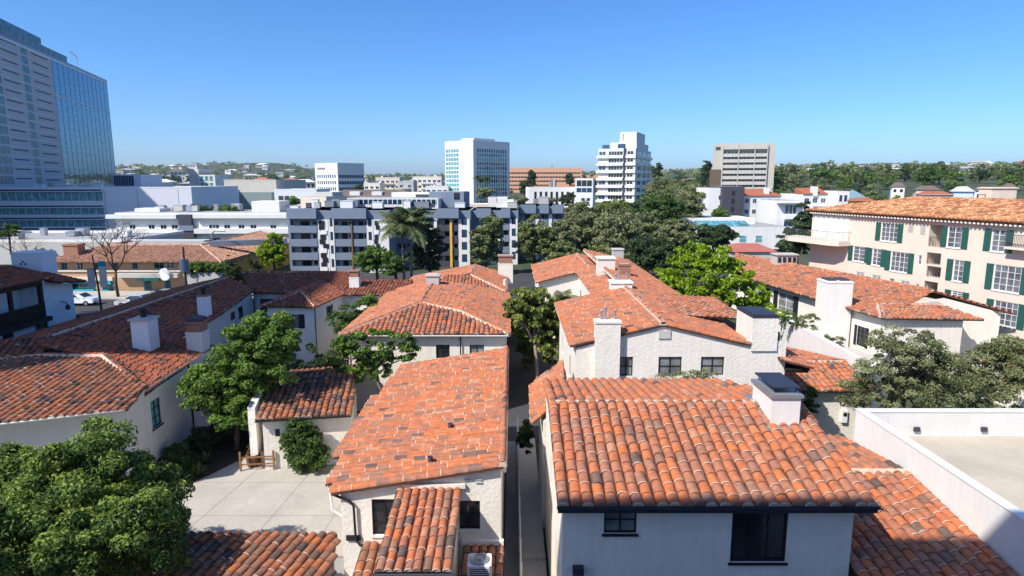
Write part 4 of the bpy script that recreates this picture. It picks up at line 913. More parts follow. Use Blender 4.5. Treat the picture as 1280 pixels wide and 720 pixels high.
# ------------------------------------------------------------------ left courtyard complex with the dark roofs
hL = thing('courtyard_house', 'L shaped white house on the left with broad shaded brown tile roof and hipped front', 'house', (-25, 50, 0))
r = MB()
RF, RB = np.array([-29.8, 36.5, 7.2]), np.array([-29.7, 66, 7.2])
Ea, Eb, Ec, Ed = np.array([-20.85, 35.0, 5.32]), np.array([-21.5, 45.0, 5.32]), np.array([-24.6, 53.0, 6.0]), np.array([-26.0, 63.6, 6.0])
Hh, Hl = np.array([-25.5, 38.8, 6.3]), np.array([-29.6, 38.6, 6.35])
tile_slope(r, [Ea, Eb, np.array([-24.2, 45.2, 5.95]), Ec, Ed, RB, np.array([-29.8, 40.4, 7.2]), Hl, Hh], 0.36, 0.46, 6, 0.14, 1.5, 0.02, fall=(1, 0.05), bias=-0.03)
ro = r.build('roof', [TILE_D, MORTAR, PAN_D], hL, tint=True)
r = MB(); tile_slope(r, [np.array([-20.2, 32.1, 5.3]), Ea, Hh, Hl, np.array([-33, 37, 6.3]), np.array([-34, 28.2, 5.3]), np.array([-25.3, 30.1, 5.3])], 0.37, 0.46, 8, 0.14, 1.1, 0.15, fall=(0.05, -1))
r.build('hip_roof', [TILE_B, MORTAR, PAN_D], hL, tint=True)
r = MB(); tile_slope(r, [Hl, np.array([-29.8, 40.4, 7.2]), np.array([-40, 37, 7.0]), np.array([-38, 33, 6.2]), np.array([-33, 37, 6.3])], 0.37, 0.46, 6, 0.14, 1.3, 0.02, fall=(0.3, -1))
tile_slope(r, [RB, np.array([-29.8, 40.4, 7.2]), np.array([-35.5, 40.4, 5.9]), np.array([-35.5, 67, 5.9])], 0.37, 0.5, 4, 0.12, 1.2, 0.02)
r.build('rear_roof', [TILE_D, MORTAR, PAN_D], hL, tint=True)
m = MB(); ridge_caps(m, RB, (-29.8, 40.4, 7.2), 0.42, 0.14, 5, 0.12); ridge_caps(m, Ea, Hh, 0.4, 0.14, 6, 0.18); ridge_caps(m, Hh, Hl, 0.4, 0.12, 6, 0.1); ridge_caps(m, Hl, (-33, 37, 6.3), 0.4, 0.13, 6, 0.1); ridge_caps(m, Hl, (-29.8, 40.4, 7.2), 0.4, 0.12, 5, 0.1)
m.build('ridge_tiles', [TILE_D, MORTAR], ro, tint=True)
La, Lb, Lc = np.array([-20.9, 33.4]), np.array([-21.35, 45.0]), np.array([-34, 29.4])
lw = [hole_px(La, Lb, 189, 498, 202, 534), hole_px(La, Lb, 197, 570, 208, 602)]; lf = hole_px(Lc, La, 105, 524, 119, 540)
mw = MB(); wall(mw, La, Lb, 0, 5.3, lw, 0.16); wall(mw, Lc, La, 0, 5.25, [lf]); wall(mw, Lb, (-24.9, 46), 0, 5.4)
ib = [hole_px((-24.95, 46), (-26.2, 63.5), *q) for q in ((288, 390, 294, 400), (298, 383, 304, 398))]
wall(mw, (-24.95, 46), (-26.2, 63.5), 0, 5.95, ib); wall(mw, (-35.2, 67), (-35.2, 36), 0, 5.9); mw.build('wall', STUCCO, hL)
window(hL, La, Lb, lw[0], BLACK, GLASS_T, 2, 3, 0.12, sill=BLACK); window(hL, La, Lb, lw[1], BLACK, GLASS_C, 2, 3, 0.12, sill=BLACK); window(hL, Lc, La, lf, WHITEP, GLASS, 2, 2, 0.1)
for h in ib: window(hL, (-24.95, 46), (-26.2, 63.5), h, BLACK, GLASS, 1, 2)
gutter(hL, (-20.3, 32.0, 5.3), (-25.3, 29.98, 5.3), WHITEP, 0.08); gutter(hL, (-25.3, 29.98, 5.3), (-34, 28.05, 5.3), WHITEP, 0.08); downpipe(hL, -21.1, 40.4, 0, 5.3)
ch = chimney(hL, -25.2, -24.05, 41.3, 42.5, 5.6, 7.95, STUCCO_L, 1, 0.12, STUCCO_G, 'pot')
chimney(hL, -25.75, -24.95, 51.4, 52.2, 5.7, 7.75, STUCCO_L, 1, 0.03, BRICK, 'pot')
c3 = atz(247, 440, 5.9)
ch = chimney(hL, -22.6, -21.5, 43.2, 44.3, 4.5, 6.6, STUCCO, 1, 0.04, STUCCO); m = MB(); m.box(-22.55, -21.55, 43.25, 44.25, 6.73, 7.35); m.box(-22.65, -21.45, 43.15, 44.35, 7.353, 7.45); m.build('brick_stack', BRICK, ch); m = MB(); m.box(-22.5, -21.6, 43.3, 44.2, 7.45, 7.7); m.build('hood', DARKGREY, ch)
# rear wing and hipped bay
hW = thing('rear_wing', 'long shaded tile roofed wing with a hipped shuttered bay behind the courtyard', 'house', (-20, 62, 0))
r = MB()
tile_slope(r, [(-26.2, 63.4, 6.0), (-16.6, 62.6, 6.0), (-17.5, 69.5, 7.2), (-29.7, 69.5, 7.2)], 0.34, 0.46, 5, 0.12, 1.1, 0.02, fall=(0, -1))
bx = [np.array([-22.5, 56.3, 6.0]), np.array([-17.5, 55.9, 6.0]), np.array([-16.7, 63, 6.0]), np.array([-19.6, 65.5, 6.95]), np.array([-19.8, 59.4, 6.85]), np.array([-22.2, 63.4, 6.05])]
tile_slope(r, [bx[0], bx[1], bx[4]], 0.34, 0.46, 5, 0.12, 1.1, 0.02, fall=(0, -1)); tile_slope(r, [bx[1], bx[2], bx[3], bx[4]], 0.34, 0.46, 5, 0.12, 1.3, 0.02, fall=(1, 0)); tile_slope(r, [bx[5], bx[0], bx[4], bx[3]], 0.34, 0.46, 5, 0.12, 1.3, 0.02, fall=(-1, 0))
tile_slope(r, [(-16.6, 62.4, 5.95), (-10.5, 62.4, 5.95), (-10.5, 67, 6.75), (-16.6, 67, 6.75)], 0.34, 0.46, 5, 0.12, 1.1, 0.2, bias=0.05)
ro = r.build('roof', [TILE_D, MORTAR, PAN_D], hW, tint=True)
m = MB(); ridge_caps(m, bx[1], bx[4], 0.4, 0.13, 5, 0.12); ridge_caps(m, bx[0], bx[4], 0.4, 0.13, 5, 0.1); m.build('ridge_tiles', [TILE_D, MORTAR], ro, tint=True); m = MB(); ridge_caps(m, (-29.7, 69.5, 7.2), (-17.5, 69.5, 7.2), 0.4, 0.13, 5, 0.05); m.build('ridge_tiles', [TILE_D, MORTAR], ro, tint=True)
W0, W1 = (-22.1, 56.7), (-17.8, 56.4); wh = hole_px(W0, W1, 361, 393, 373, 410); sh = hole_px((-17.8, 56.4), (-17.0, 63), 410, 382, 414, 397)
mw = MB(); wall(mw, W0, W1, 0, 5.95, [wh]); wall(mw, W1, (-17.0, 63), 0, 5.95, [sh]); wall(mw, (-17.0, 63), (-10.6, 63), 0, 5.9, [(2.6, 4.6, 3.6, 5.0)]); wall(mw, (-26.2, 63.9), (-22.1, 63.9), 0, 5.95, [(0.6, 3.2, 3.9, 5.3)]); wall(mw, (-22.1, 63.9), W0, 0, 5.9)
mw.build('wall', STUCCO_W, hW)
window(hW, W0, W1, wh, BLACK, GLASS_C, 2, 3, 0.08, shut=(0.55, BLACK, (-1, 1))); window(hW, W1, (-17.0, 63), sh, BLACK, GLASS, 2, 3, 0.08, shut=(0.3, BLACK, (-1, 1)))
window(hW, (-17.0, 63), (-10.6, 63), (2.6, 4.6, 3.6, 5.0), BLACK, GLASS, 3, 2); window(hW, (-26.2, 63.9), (-22.1, 63.9), (0.6, 3.2, 3.9, 5.3), BLACK, GLASS, 3, 2)
downpipe(hW, -17.65, 56.2, 0, 5.9); downpipe(hW, -26.05, 63.6, 0, 5.9)
ch = chimney(hW, -16.6, -15.6, 64.4, 65.4, 5.8, 7.3, PLAST, 1, 0.02, PLAST); m = MB(); m.box(-16.55, -15.65, 64.45, 65.35, 7.43, 8.0); m.box(-16.65, -15.55, 64.35, 65.45, 8.003, 8.1); m.build('brick_stack', BRICK, ch)
# K: small house at the back of the courtyard
hK = thing('courtyard_cottage', 'small single storey cottage with dappled dark red tile roof at the back of the courtyard', 'house', (-12.7, 39, 0))
K = [np.array([-15.0, 35.6, 3.28]), np.array([-9.6, 36.5, 3.28]), np.array([-10.6, 41.8, 4.5]), np.array([-15.6, 40.4, 4.5])]
r = MB(); tile_slope(r, K, 0.36, 0.42, 7, 0.28, 1.2, 0.12, fall=(0.12, -1)); tile_slope(r, [K[3], K[2], np.array([-11.2, 46, 3.5]), np.array([-15.9, 44.6, 3.5])], 0.36, 0.46, 5, 0.14, 1.2, 0.1)
r.build('roof', [TILE_B, MORTAR, PAN_D], hK, tint=True)
kA, kB = (-14.75, 36.0), (-9.75, 36.85); kh = hole_px(kA, kB, 344, 536, 350, 546); mw = MB(); wall(mw, kA, kB, 0, 3.3, [kh]); wall(mw, kB, (-10.6, 41.8), 0, 3.3); wall(mw, (-15.5, 41), kA, 0, 3.3); mw.build('wall', STUCCO, hK)
window(hK, kA, kB, kh, BLACK, GLASS, 2, 2); gutter(hK, K[0]-(0,0.1,0), K[1]-(0,0.1,0), BLACK, 0.07)
m = MB(); m.prism([(-15.75, 36.4), (-15.3, 36.4), (-15.7, 40.6), (-16.1, 40.6)], 0, [3.75, 3.75, 5.0, 5.0]); m.build('parapet', STUCCO_W, hK)
# P: white house with dark timber balcony at the left edge
hP = thing('balcony_house', 'white house at the left edge with dark timber balcony, brown roofs and iron stair gate', 'house', (-42, 48, 0))
pa, pb = (-38.0, 36.0), (-38.0, 54.6); q1 = hole_px(pa, pb, 2, 402, 17, 424); q2 = hole_px(pa, pb, 45, 398, 62, 436)
lo = onwall(20, 350, pa, pb)
s50 = onwall(50, 370, pa, pb)[0]; opn = (2.0, s50, 6.5, 9.0)
mw = MB(); wall(mw, pa, pb, 1, [(0, 9.3), (s50+0.2, 9.3), (s50+1.2, 8.9), (18.6, 8.3)], [opn, q1, q2], 0.2); wall(mw, pb, (-48, 54.6), 1, 8.3); wall(mw, (-48, 36), pa, 1, 9.3); mw.build('wall', STUCCO_L, hP)
m = MB(); P = lambda s, b, z: (-38.0-b, 36+s, z); m.add([P(opn[0],1.6,6.5),P(opn[1],1.6,6.5),P(opn[1],1.6,9.0),P(opn[0],1.6,9.0),P(opn[0],0,6.5),P(opn[1],0,6.5),P(opn[1],0,9.0),P(opn[0],0,9.0)], [(0,1,2,3),(4,5,1,0),(3,2,6,7),(1,5,6,2),(0,4,7,3)]); m.build('balcony_recess', STUCCO_L, hP)
m = MB()
for s in np.linspace(opn[0], opn[1], 5): m.box(-38.02, -37.8, 36+s-0.14, 36+s+0.14, 6.2, 9.1)
m.box(-38.02, -37.75, 36+opn[0], 36+opn[1], 8.85, 9.15); m.box(-38.3, -37.4, 36+opn[0], 36+opn[1]+0.3, 5.9, 6.25); m.box(-37.75, -37.65, 36+opn[0], 36+opn[1], 7.3, 7.42)
for s in np.arange(opn[0], opn[1], 0.16): m.box(-37.73, -37.67, 36+s, 36+s+0.09, 6.25, 7.3)
m.build('timber_balcony', WOOD_D, hP)
window(hP, pa, pb, q1, BLACK, GLASS, 2, 1, 0.15); window(hP, pa, pb, q2, BLACK, GLASS, 2, 2, 0.15)
r = MB(); tile_slope(r, [(-37.3, 34, 9.35), (-37.3, 36+s50+0.9, 9.35), (-41.5, 36+s50-1, 10.5), (-41.5, 34, 10.5)], 0.37, 0.46, 4, 0.12, 1.2, 0.02)
tile_slope(r, [(-37.2, 36+s50+0.8, 8.9), (-37.2, 55.2, 8.5), (-43, 55.2, 9.7), (-43, 36+s50, 10.4)], 0.37, 0.46, 4, 0.12, 1.2, 0.02, fall=(1, 0))
tile_slope(r, [(-41.5, 34, 10.5), (-41.5, 36+s50-1, 10.5), (-48, 55, 9), (-48, 34, 9)], 0.37, 0.5, 4, 0.12, 1.2, 0.02); r.build('roof', [TILE_D, MORTAR, PAN_D], hP, tint=True)
ch = chimney(hP, -43.0, -40.4, 54.6, 56.4, 6, 10.9, STUCCO_L, 1, 0.05, STUCCO_L); m = MB()
for k in range(3): m.lathe((-42.2+0.2*k, 54.55, 10.0+0.2*(k == 1)), [(0.07, 0), (0.07, 0.12)], 6)
m.build('vent_holes', DARKGREY, ch)
m = MB(); m.tube([(-37.9, 52.9, 7.1), (-37.5, 52.9, 7.0), (-37.4, 52.9, 6.8)], 0.05, 5); m.lathe((-37.4, 52.9, 6.4), [(0.08, 0), (0.2, 0.1), (0.16, 0.35), (0.05, 0.45)], 8); m.build('wall_lantern', BLACK, hP)
m = MB(); yy = 36+q2[0]
for j in range(16): m.box(-37.0, -36.96, yy+1.2+j*0.16, yy+1.24+j*0.16, q2[2], q2[2]+1.1)
m.box(-37.02, -36.94, yy+1.1, yy+3.8, q2[2]+1.1, q2[2]+1.16); m.box(-38, -36.9, yy, yy+3.9, q2[2]-0.15, q2[2]-0.02); m.build('iron_railing', BLACK, hP)
for yy in (51.3, 53.4): m = MB(); m.lathe((-37.9, yy, 4.7), [(0.06, 0), (0.17, 0.08), (0.13, 0.3), (0.04, 0.4)], 8); m.build('wall_lantern', BLACK, hP)
# ------------------------------------------------------------------ the town behind: generic parts in each building's own frame
class Block:
    """a building placed by its front face; local x along the front, y into the depth, z up from its base"""
    def __init__(s, name, label, cat, xl, xr, Y, ytop, rot=0.0, D=12.0, xside=None, zb=None, group=None, ztop=None):
        rot = R(rot); zc = 12.0; dep = Y*CP+(H-zc)*SP
        p0 = np.array([(xl-640)/F*dep, Y]); d = np.array([math.cos(rot), math.sin(rot)]); q = np.array([-math.sin(rot), math.cos(rot)])
        def solve(o, d, px):
            u = (px-640)/F; k = (H-zc)*SP       # (x) = u*(y*CP+k)
            return (u*(o[1]*CP+k)-o[0])/(d[0]-u*d[1]*CP)
        s.w = solve(p0, d, xr); s.D = D if xside is None else solve(p0+d*s.w, q, xside)
        ymid = Y if rot >= 0 else p0[1]+d[1]*s.w
        zt = zat(ytop, ymid) if ztop is None else ztop
        s.zb = gz(p0[0], p0[1])-0.3 if zb is None else zb; s.h = zt-s.zb
        s.t = thing(name, label, cat, (p0[0], p0[1], s.zb), rot, group); s.p0 = p0; s.rot = rot; s.cache = {}
        s.dist = Y
    def part(s, name, mat, fn, parent=None, tint=False):
        m = MB(world=False); fn(m); return m.build(name, mat, parent or s.t, tint=tint)
    def body(s, mat, name='wall', x0=0, x1=None, y0=0, y1=None, z0=0, z1=None):
        x1 = s.w if x1 is None else x1; y1 = s.D if y1 is None else y1; z1 = s.h if z1 is None else z1
        return s.part(name, mat, lambda m: m.box(x0, x1, y0, y1, z0, z1))
    def flat(s, mat=None, par=None, ph=0.5, x0=0, x1=None, y0=0, y1=None, z=None):
        x1 = s.w if x1 is None else x1; y1 = s.D if y1 is None else y1; z = s.h if z is None else z
        def f(m):
            m.box(x0+0.25, x1-0.25, y0+0.25, y1-0.25, z+0.003, z+0.06)
        s.part('roof', mat or ROOFGREY, f)
        def g(m):
            for a in ((x0-0.03, x1+0.03, y0-0.03, y0+0.24), (x0-0.03, x1+0.03, y1-0.24, y1+0.03), (x0-0.03, x0+0.24, y0+0.24, y1-0.24), (x1-0.24, x1+0.03, y0+0.24, y1-0.24)): m.box(*a, z+0.004, z+ph)
        if par: s.part('parapet', par, g)
    def frame(s, face, x, z):
        if face == 'F': return (x, 0, z), 0
        if face == 'R': return (s.w, x, z), math.pi/2
        return (0, s.D-x, z), -math.pi/2
    def win(s, face, x, z, w, h, frame=BLACK, glass=GLASS, nx=2, ny=1, fw=0.07, name='window', fx=None, pr=0.05):
        """one window centred at x, sill height z; its own part, mesh shared between equals"""
        key = (round(w, 2), round(h, 2), frame.name, glass.name, nx, ny, name); 
        if key in s.cache:
            o = s.cache[key].copy(); COL.objects.link(o); o.parent = s.t
        else:
            m = MB(world=False); m.add([(-w/2,-0.015,0),(w/2,-0.015,0),(w/2,-0.015,h),(-w/2,-0.015,h)], [(0,1,2,3)], 1)
            m.box(-w/2, -w/2+fw, -pr, -0.003, 0, h); m.box(w/2-fw, w/2, -pr, -0.003, 0, h); m.box(-w/2+fw, w/2-fw, -pr, -0.003, 0, fw); m.box(-w/2+fw, w/2-fw, -pr, -0.003, h-fw, h)
            for i in range(1, nx): xx = -w/2+w*i/nx; m.box(xx-fw*0.35, xx+fw*0.35, -pr*0.85, -0.004, fw, h-fw)
            for j in range(1, ny): zz = h*j/ny; m.box(-w/2+fw, w/2-fw, -pr*0.7, -0.005, zz-fw*0.3, zz+fw*0.3)
            o = m.build(name, [frame, glass], s.t); s.cache[key] = o
        loc, r = s.frame(face, x, z)
        if fx is not None: loc = (fx[0], fx[1], z)
        o.location = loc; o.rotation_euler = (0,0,r); return o
    def grid(s, face, x0, x1, z0, z1, nc, nr, ww, wh, skip=(), **kw):
        for j in range(nr):
            for i in range(nc):
                if (i, j) in skip: continue
                s.win(face, x0+(x1-x0)*(i+0.5)/nc, z0+(z1-z0)*j/nr + (z1-z0)/nr*0.3, ww, wh, **kw)
    def slab(s, name, mat, face, a0, a1, z0, z1, out0, out1):
        """a plate on a face, from out0 to out1 in front of it"""
        if face == 'F': return s.part(name, mat, lambda m: m.box(a0, a1, -out1, -out0, z0, z1))
        if face == 'R': return s.part(name, mat, lambda m: m.box(s.w+out0, s.w+out1, a0, a1, z0, z1))
        return s.part(name, mat, lambda m: m.box(-out1, -out0, s.D-a1, s.D-a0, z0, z1))
    def band(s, face, a0, a1, z0, z1, glass, frame, n, name='window_band', mw=0.12):
        """a ribbon of glass with mullions"""
        def f(m):
            def bx(a, b, o0, o1, c, d, mt):
                if face == 'F': m.box(a, b, -o1, -o0, c, d, mt)
                elif face == 'R': m.box(s.w+o0, s.w+o1, a, b, c, d, mt)
                else: m.box(-o1, -o0, s.D-b, s.D-a, c, d, mt)
            bx(a0, a1, 0.004, 0.03, z0, z1, 0)
            for i in range(n+1):
                x = a0+(a1-a0)*i/n; bx(max(a0, x-mw/2), min(a1, x+mw/2), 0.03, 0.1, z0, z1, 1)
        m = MB(world=False); f(m); return m.build(name, [glass, frame], s.t)
    def clutter(s, n, z=None, seed=0):
        rg = random.Random(seed); z = s.h if z is None else z
        for i in range(n):
            x = rg.uniform(0.12, 0.8)*s.w; y = rg.uniform(0.2, 0.7)*s.D; a = rg.uniform(0.9, 2.2); hh = rg.uniform(0.7, 1.5)
            s.part('roof_vent', rg.choice([METAL, STUCCO_G, WHITEP]), lambda m: (m.box(x, x+a, y, y+a, z+0.2, z+0.2+hh), m.box(x+0.1, x+0.2, y+0.1, y+0.2, z+0.05, z+0.2), m.box(x+a-0.2, x+a-0.1, y+a-0.2, y+a-0.1, z+0.05, z+0.2), m.box(x-0.05, x+a+0.05, y-0.05, y+a+0.05, z+0.2+hh, z+0.26+hh)))

# ---- U: glazed tower and its long podium, upper left
dU = np.array([-0.275, 1.0]); dU /= np.linalg.norm(dU)
far = np.array([xat(145, 300, 20), 300.0]); near = far - dU*177
t = thing('office_tower', 'tall blue glass and grey panel tower rising at the upper left', 'tower', (near[0], near[1], 2), math.atan2(dU[1], dU[0]))
b = Block.__new__(Block); b.t = t; b.w = 177.0; b.D = 52.0; b.cache = {}; b.h = zat(103, 300)-2
L = lambda px: onwall(px, 200, near, far)[0]
hU = b.h; b.body(PANEL)
x_a, x_b, x_c = L(14), L(78), b.w          # grey panel field, then mirror glass to the far corner
x_s0, x_s1 = L(42), L(49)
nf = 15; fh = (hU-14)/nf
for k in range(nf):
    z = 14+fh*k; b.band('F', 20, x_a, z+0.5, z+fh-0.25, GLASS_D, PANEL, 16, mw=0.1)
    b.slab('spandrel_groove', DARKGREY, 'F', x_a+2.0, x_s0-3.0, z+fh*0.62, z+fh*0.75, 0.004, 0.05); b.slab('spandrel_groove', DARKGREY, 'F', x_s1+3.5, x_b-3.5, z+fh*0.5, z+fh*0.63, 0.004, 0.05)
    b.band('F', x_s0, x_s1, z+0.35, z+fh-0.3, GLASS_D, PANEL, 2, mw=0.1)
    b.slab('panel_joint', STUCCO_L, 'F', x_a, x_b, z-0.06, z+0.06, 0.004, 0.08)
    b.band('F', x_b+0.3, x_c-0.3, z+0.04, z+fh-0.04, GLASS_B, GLASS_N, 12, name='curtain_wall', mw=0.08)
b.slab('cornice_band', STUCCO_L, 'F', 18, x_c, hU-0.8, hU-0.05, 0.0, 0.2); b.slab('cornice_band', STUCCO_L, 'F', x_b, x_c, 14+fh*10.6, 14+fh*10.72, 0.1, 0.2)
b.flat(ROOFGREY, GLASS_N, 1.0)
yL = lambda px: near[1]+dU[1]*L(px)
c1, c2 = zat(71, yL(101))-2, zat(48, yL(76))-2
b.part('crown_screen', GLASS_D, lambda m: m.box(4, L(101), 1.0, 40, hU+0.1, c1)); b.part('crown_screen', GLASS_D, lambda m: m.box(4, L(76), 2.0, 38, c1+0.01, c2))
b.part('crown_frame', PANEL, lambda m: ([m.box(4+i*5, 4.2+i*5, 0.85, 1.0, hU+0.1, c1) for i in range(int((L(101)-4)/5))], m.box(4, L(101)-1, 0.83, 1.0, (hU+c1)/2, (hU+c1)/2+0.2)))
b.part('roof_mast', METAL, lambda m: (m.tube([(L(126),5,hU),(L(126),5,hU+7.5),(L(118),5,hU+8.4)], 0.22, 5)))
p = Block('office_podium', 'long blue grey office podium with four bands of teal ribbon windows', 'building', -120, 240, 178, 236, 5, 40, zb=1.5)
p.body(CONC_G); xw = lambda px: p.w*(px+120)/360.0*1.0
def pxl(B, px):
    u = (px-640)/F; k = (H-12)*SP; d = np.array([math.cos(B.rot), math.sin(B.rot)]); return (u*(B.p0[1]*CP+k)-B.p0[0])/(d[0]-u*d[1]*CP)
for (ya, yb) in ((240, 251), (260, 268), (275, 283), (288, 297)):
    z1, z0 = zat(ya, 182)-1.5, zat(yb, 182)-1.5
    p.band('F', 2, pxl(p, 129), z0, z1, GLASS_T, CONC_G, 24, mw=0.12); p.slab('sun_shade', CONC_G, 'F', 2, pxl(p, 130), z1+0.05, z1+0.25, 0.0, 0.9)
    p.slab('painted_shadow', BLACK, 'F', 2, pxl(p, 128), z1+0.3, z1+0.7, 0.004, 0.03); p.slab('sill_band', STUCCO_L, 'F', 2, pxl(p, 130), z0-0.45, z0-0.05, 0.004, 0.12)  # black strip paints the shade of a slot above each sun shade
for px in (131, 172, 223): p.slab('panel_joint', GREYBLUE, 'F', pxl(p, px), pxl(p, px)+0.12, 0, p.h-0.3, 0.004, 0.03)
p.flat(ROOFGREY, CONC_G, 0.5); p.clutter(5, seed=3)
q = Block('penthouse_block', 'blue glass plant room at the foot of the glazed tower', 'building', 143, 178, 230, 218, 0, 14, zb=10); q.body(CONC_G); q.band('F', 0.3, q.w*0.75, q.h*0.35, q.h-0.4, GLASS_N, METAL, 8); q.flat()
q = Block('flat_store', 'low flat roofed store with pale parapet behind the brick shops', 'shop', -80, 150, 116, 303, 0, 22, zb=2.0); q.body(STUCCO_G); q.flat(ROOFGREY, STUCCO_W, 0.5); q.clutter(6, seed=12)
# ---- V: white motel-like apartments
v = Block('white_apartments', 'long low white apartment building with projecting roof slabs and a charcoal stair panel', 'building', 142, 372, 150, 266, 0, 16, zb=2.2)
v.body(PLAST); v.flat(ROOFGREY)
z = lambda py: zat(py, 150)-v.zb
for ya, yb in ((268, 273), (286, 292)):
    v.slab('roof_slab', PLAST, 'F', -1.4, pxl(v, 222), z(yb), z(ya), 0.0, 1.3); v.slab('roof_slab', PLAST, 'F', pxl(v, 243), v.w, z(yb)+0.1, z(ya)+0.1, 0.0, 1.3)
v.slab('stair_panel', DARKGREY, 'F', pxl(v, 224), pxl(v, 240), z(281), z(268), 0.0, 1.0); v.slab('stair_panel', GREYBLUE, 'F', pxl(v, 224), pxl(v, 242), z(288), z(281.5), 0.0, 1.2); v.slab('stair_panel', DARKGREY, 'F', pxl(v, 224), pxl(v, 242), z(297), z(288.5), 0.0, 1.0)
for px in (163, 187, 202, 216, 263, 268, 282, 300, 315, 340):
    for pz in (287, 303):
        v.win('F', pxl(v, px), z(pz), 1.5, 1.15, WHITEP, GLASS, 2)
v.part('stair_bulkhead', PLAST, lambda m: m.box(pxl(v, 158), pxl(v, 190), 3, 8, v.h, v.h+0.9)); v.part('stair_bulkhead', PLAST, lambda m: m.box(pxl(v, 310), pxl(v, 345), 2, 9, v.h, v.h+2.6)); v.clutter(14, seed=5)
# ---- Q: brick shops with a tile roof across the street
s = thing('brick_shops', 'two storey tan brick shop building with tile roof and teal shopfronts across the street', 'shop', (-55, 90, 2.3))
Yq = 86.5; xa, xb = xat(62, Yq, 6), xat(273, Yq, 6); ze = zat(327, Yq); zr = zat(307, 92); xc, yc = atz(331, 309, ze)[:2]; yc = 104.0; xc = xat(328, yc, 6)
Q0, Q1, Q2 = (xa, Yq), (xb, Yq), (xc, yc)
qw = [hole_px(Q0, Q1, *r_) for r_ in ((76,328,84,337), (95,328,104,337), (192,326,205,336), (207,326,218,336), (242,326,254,336), (118,327,126,336), (140,328,148,336), (165,328,172,336))]
qs = [hole_px(Q0, Q1, *r_) for r_ in ((88,353,120,366), (128,352,142,366), (180,349,190,367), (206,350,214,367))]
sw = [hole_px(Q1, Q2, 283+i*8.5, 318-i*1.6, 287+i*8.5, 331-i*1.7) for i in range(5)]
m = MB(); wall(m, Q0, Q1, 2.2, ze, qw+qs, 0.2); m.build('brick_wall', BRICK_T, s); m = MB(); wall(m, Q1, Q2, 2.2, ze, sw, 0.2); m.build('side_wall', YELLOW, s)
m = MB(); wall(m, (xa, 100), Q0, 2.2, ze); m.build('end_wall', BRICK_T, s); m = MB(); wall(m, Q2, (xc, 118), 2.2, ze); m.build('rear_wall', YELLOW, s)
for i, h in enumerate(qw): window(s, Q0, Q1, h, WHITEP if i in (1, 3) else TEALP, GLASS_L if i in (3, 4) else GLASS, 2, 2, 0.12, 0.09)
for h in qs: window(s, Q0, Q1, h, TEALP, GLASS, 3, 2, 0.15, 0.18, name='shopfront')
for h in sw: window(s, Q1, Q2, h, WHITEP, GLASS_L, 2, 3, 0.1, 0.08)
def stripq(name, mat, px0, px1, ya, yb, o0, o1):
    a = hole_px(Q0, Q1, px0, ya, px1, yb); m = MB(); A = np.array(Q0); m.obox(A, (1,0), (0,-1), a[0], a[1], o0, o1, a[2], a[3]); m.build(name, mat, s)
stripq('string_course', STUCCO_P, 66, 273, 337.5, 339.5, 0.003, 0.2); stripq('fascia', STUCCO_P, 78, 142, 346, 350.5, 0.003, 0.35); stripq('awning', TEALP, 86, 90, 352, 362, 0.1, 0.9); stripq('awning', TEALP, 96, 121, 361, 367, 0.1, 0.7); stripq('awning', TEALP, 130, 139, 362, 367, 0.1, 0.7)
stripq('sign_board', TEALP, 131, 141, 351, 355, 0.36, 0.5); stripq('balcony_band', STUCCO_G, 150, 226, 341, 346, 0.0, 0.9); stripq('awning', rough_mat('awning_green', (0.02, 0.09, 0.08), 0.8, 0.1), 178, 206, 346, 349, 0.3, 1.6)
a = hole_px(Q0, Q1, 206, 337, 216, 346); m = MB(); c = np.array([Q0[0]+(a[0]+a[1])/2, Yq-1.0, (a[2]+a[3])/2]); k = 16
m.add([c+np.array([0.75*math.cos(2*math.pi*i/k), 0, 0.85*math.sin(2*math.pi*i/k)]) for i in range(k)]+[c+np.array([0.75*math.cos(2*math.pi*i/k), -0.15, 0.85*math.sin(2*math.pi*i/k)]) for i in range(k)], [tuple(range(k)), tuple(range(2*k-1, k-1, -1))]+[(i, k+i, k+(i+1)%k, (i+1)%k) for i in range(k)]); m.build('oval_sign', WHITEP, s)
r = MB(); ea, eb, ec = np.array([xa-0.6, Yq-0.8, ze]), np.array([xb+0.9, Yq-0.8, ze]), np.array([xc+0.9, 118, ze]); ra = np.array([xa+4, 92.5, zr]); rb = np.array([xb-5, 92.5, zr]); rc = np.array([xc-5.5, 118, zr])
tile_slope(r, [ea, eb, rb, ra], 0.42, 0.5, 4, 0.06, 1.2, 0.1, bias=0.12); tile_slope(r, [eb, ec, rc, rb], 0.42, 0.5, 4, 0.06, 1.2, 0.1, bias=0.12, fall=(1, -0.3)); tile_slope(r, [np.array([xa-0.6, 100, ze]), ea, ra, ra+(0, 7, 0)], 0.42, 0.5, 4, 0.06, 1.2, 0.1, fall=(-1, 0))
ro = r.build('roof', [TILE_Q, MORTAR, PAN_O], s, tint=True); m = MB(); ridge_caps(m, ra, rb, 0.5, 0.17, 4, 0.1); ridge_caps(m, rb, rc, 0.5, 0.17, 4, 0.1); ridge_caps(m, eb, rb, 0.5, 0.17, 4, 0.25); m.build('ridge_tiles', [TILE_Q, MORTAR], ro, tint=True)
m = MB(); m.prism([(xa+4, 92.7), (xb-5.2, 92.7), (xb-5.2, 99), (xa+4, 99)], zr-0.8, zr-0.1); m.build('flat_roof', ROOFGREY, s)
m = MB(); m.box(xa+1.0, xa+3.0, 88, 89.6, ze, ze+2.0); m.box(xa+0.9, xa+3.1, 87.9, 89.7, ze+2.0, ze+2.2); m.build('chimney', BRICK, s)
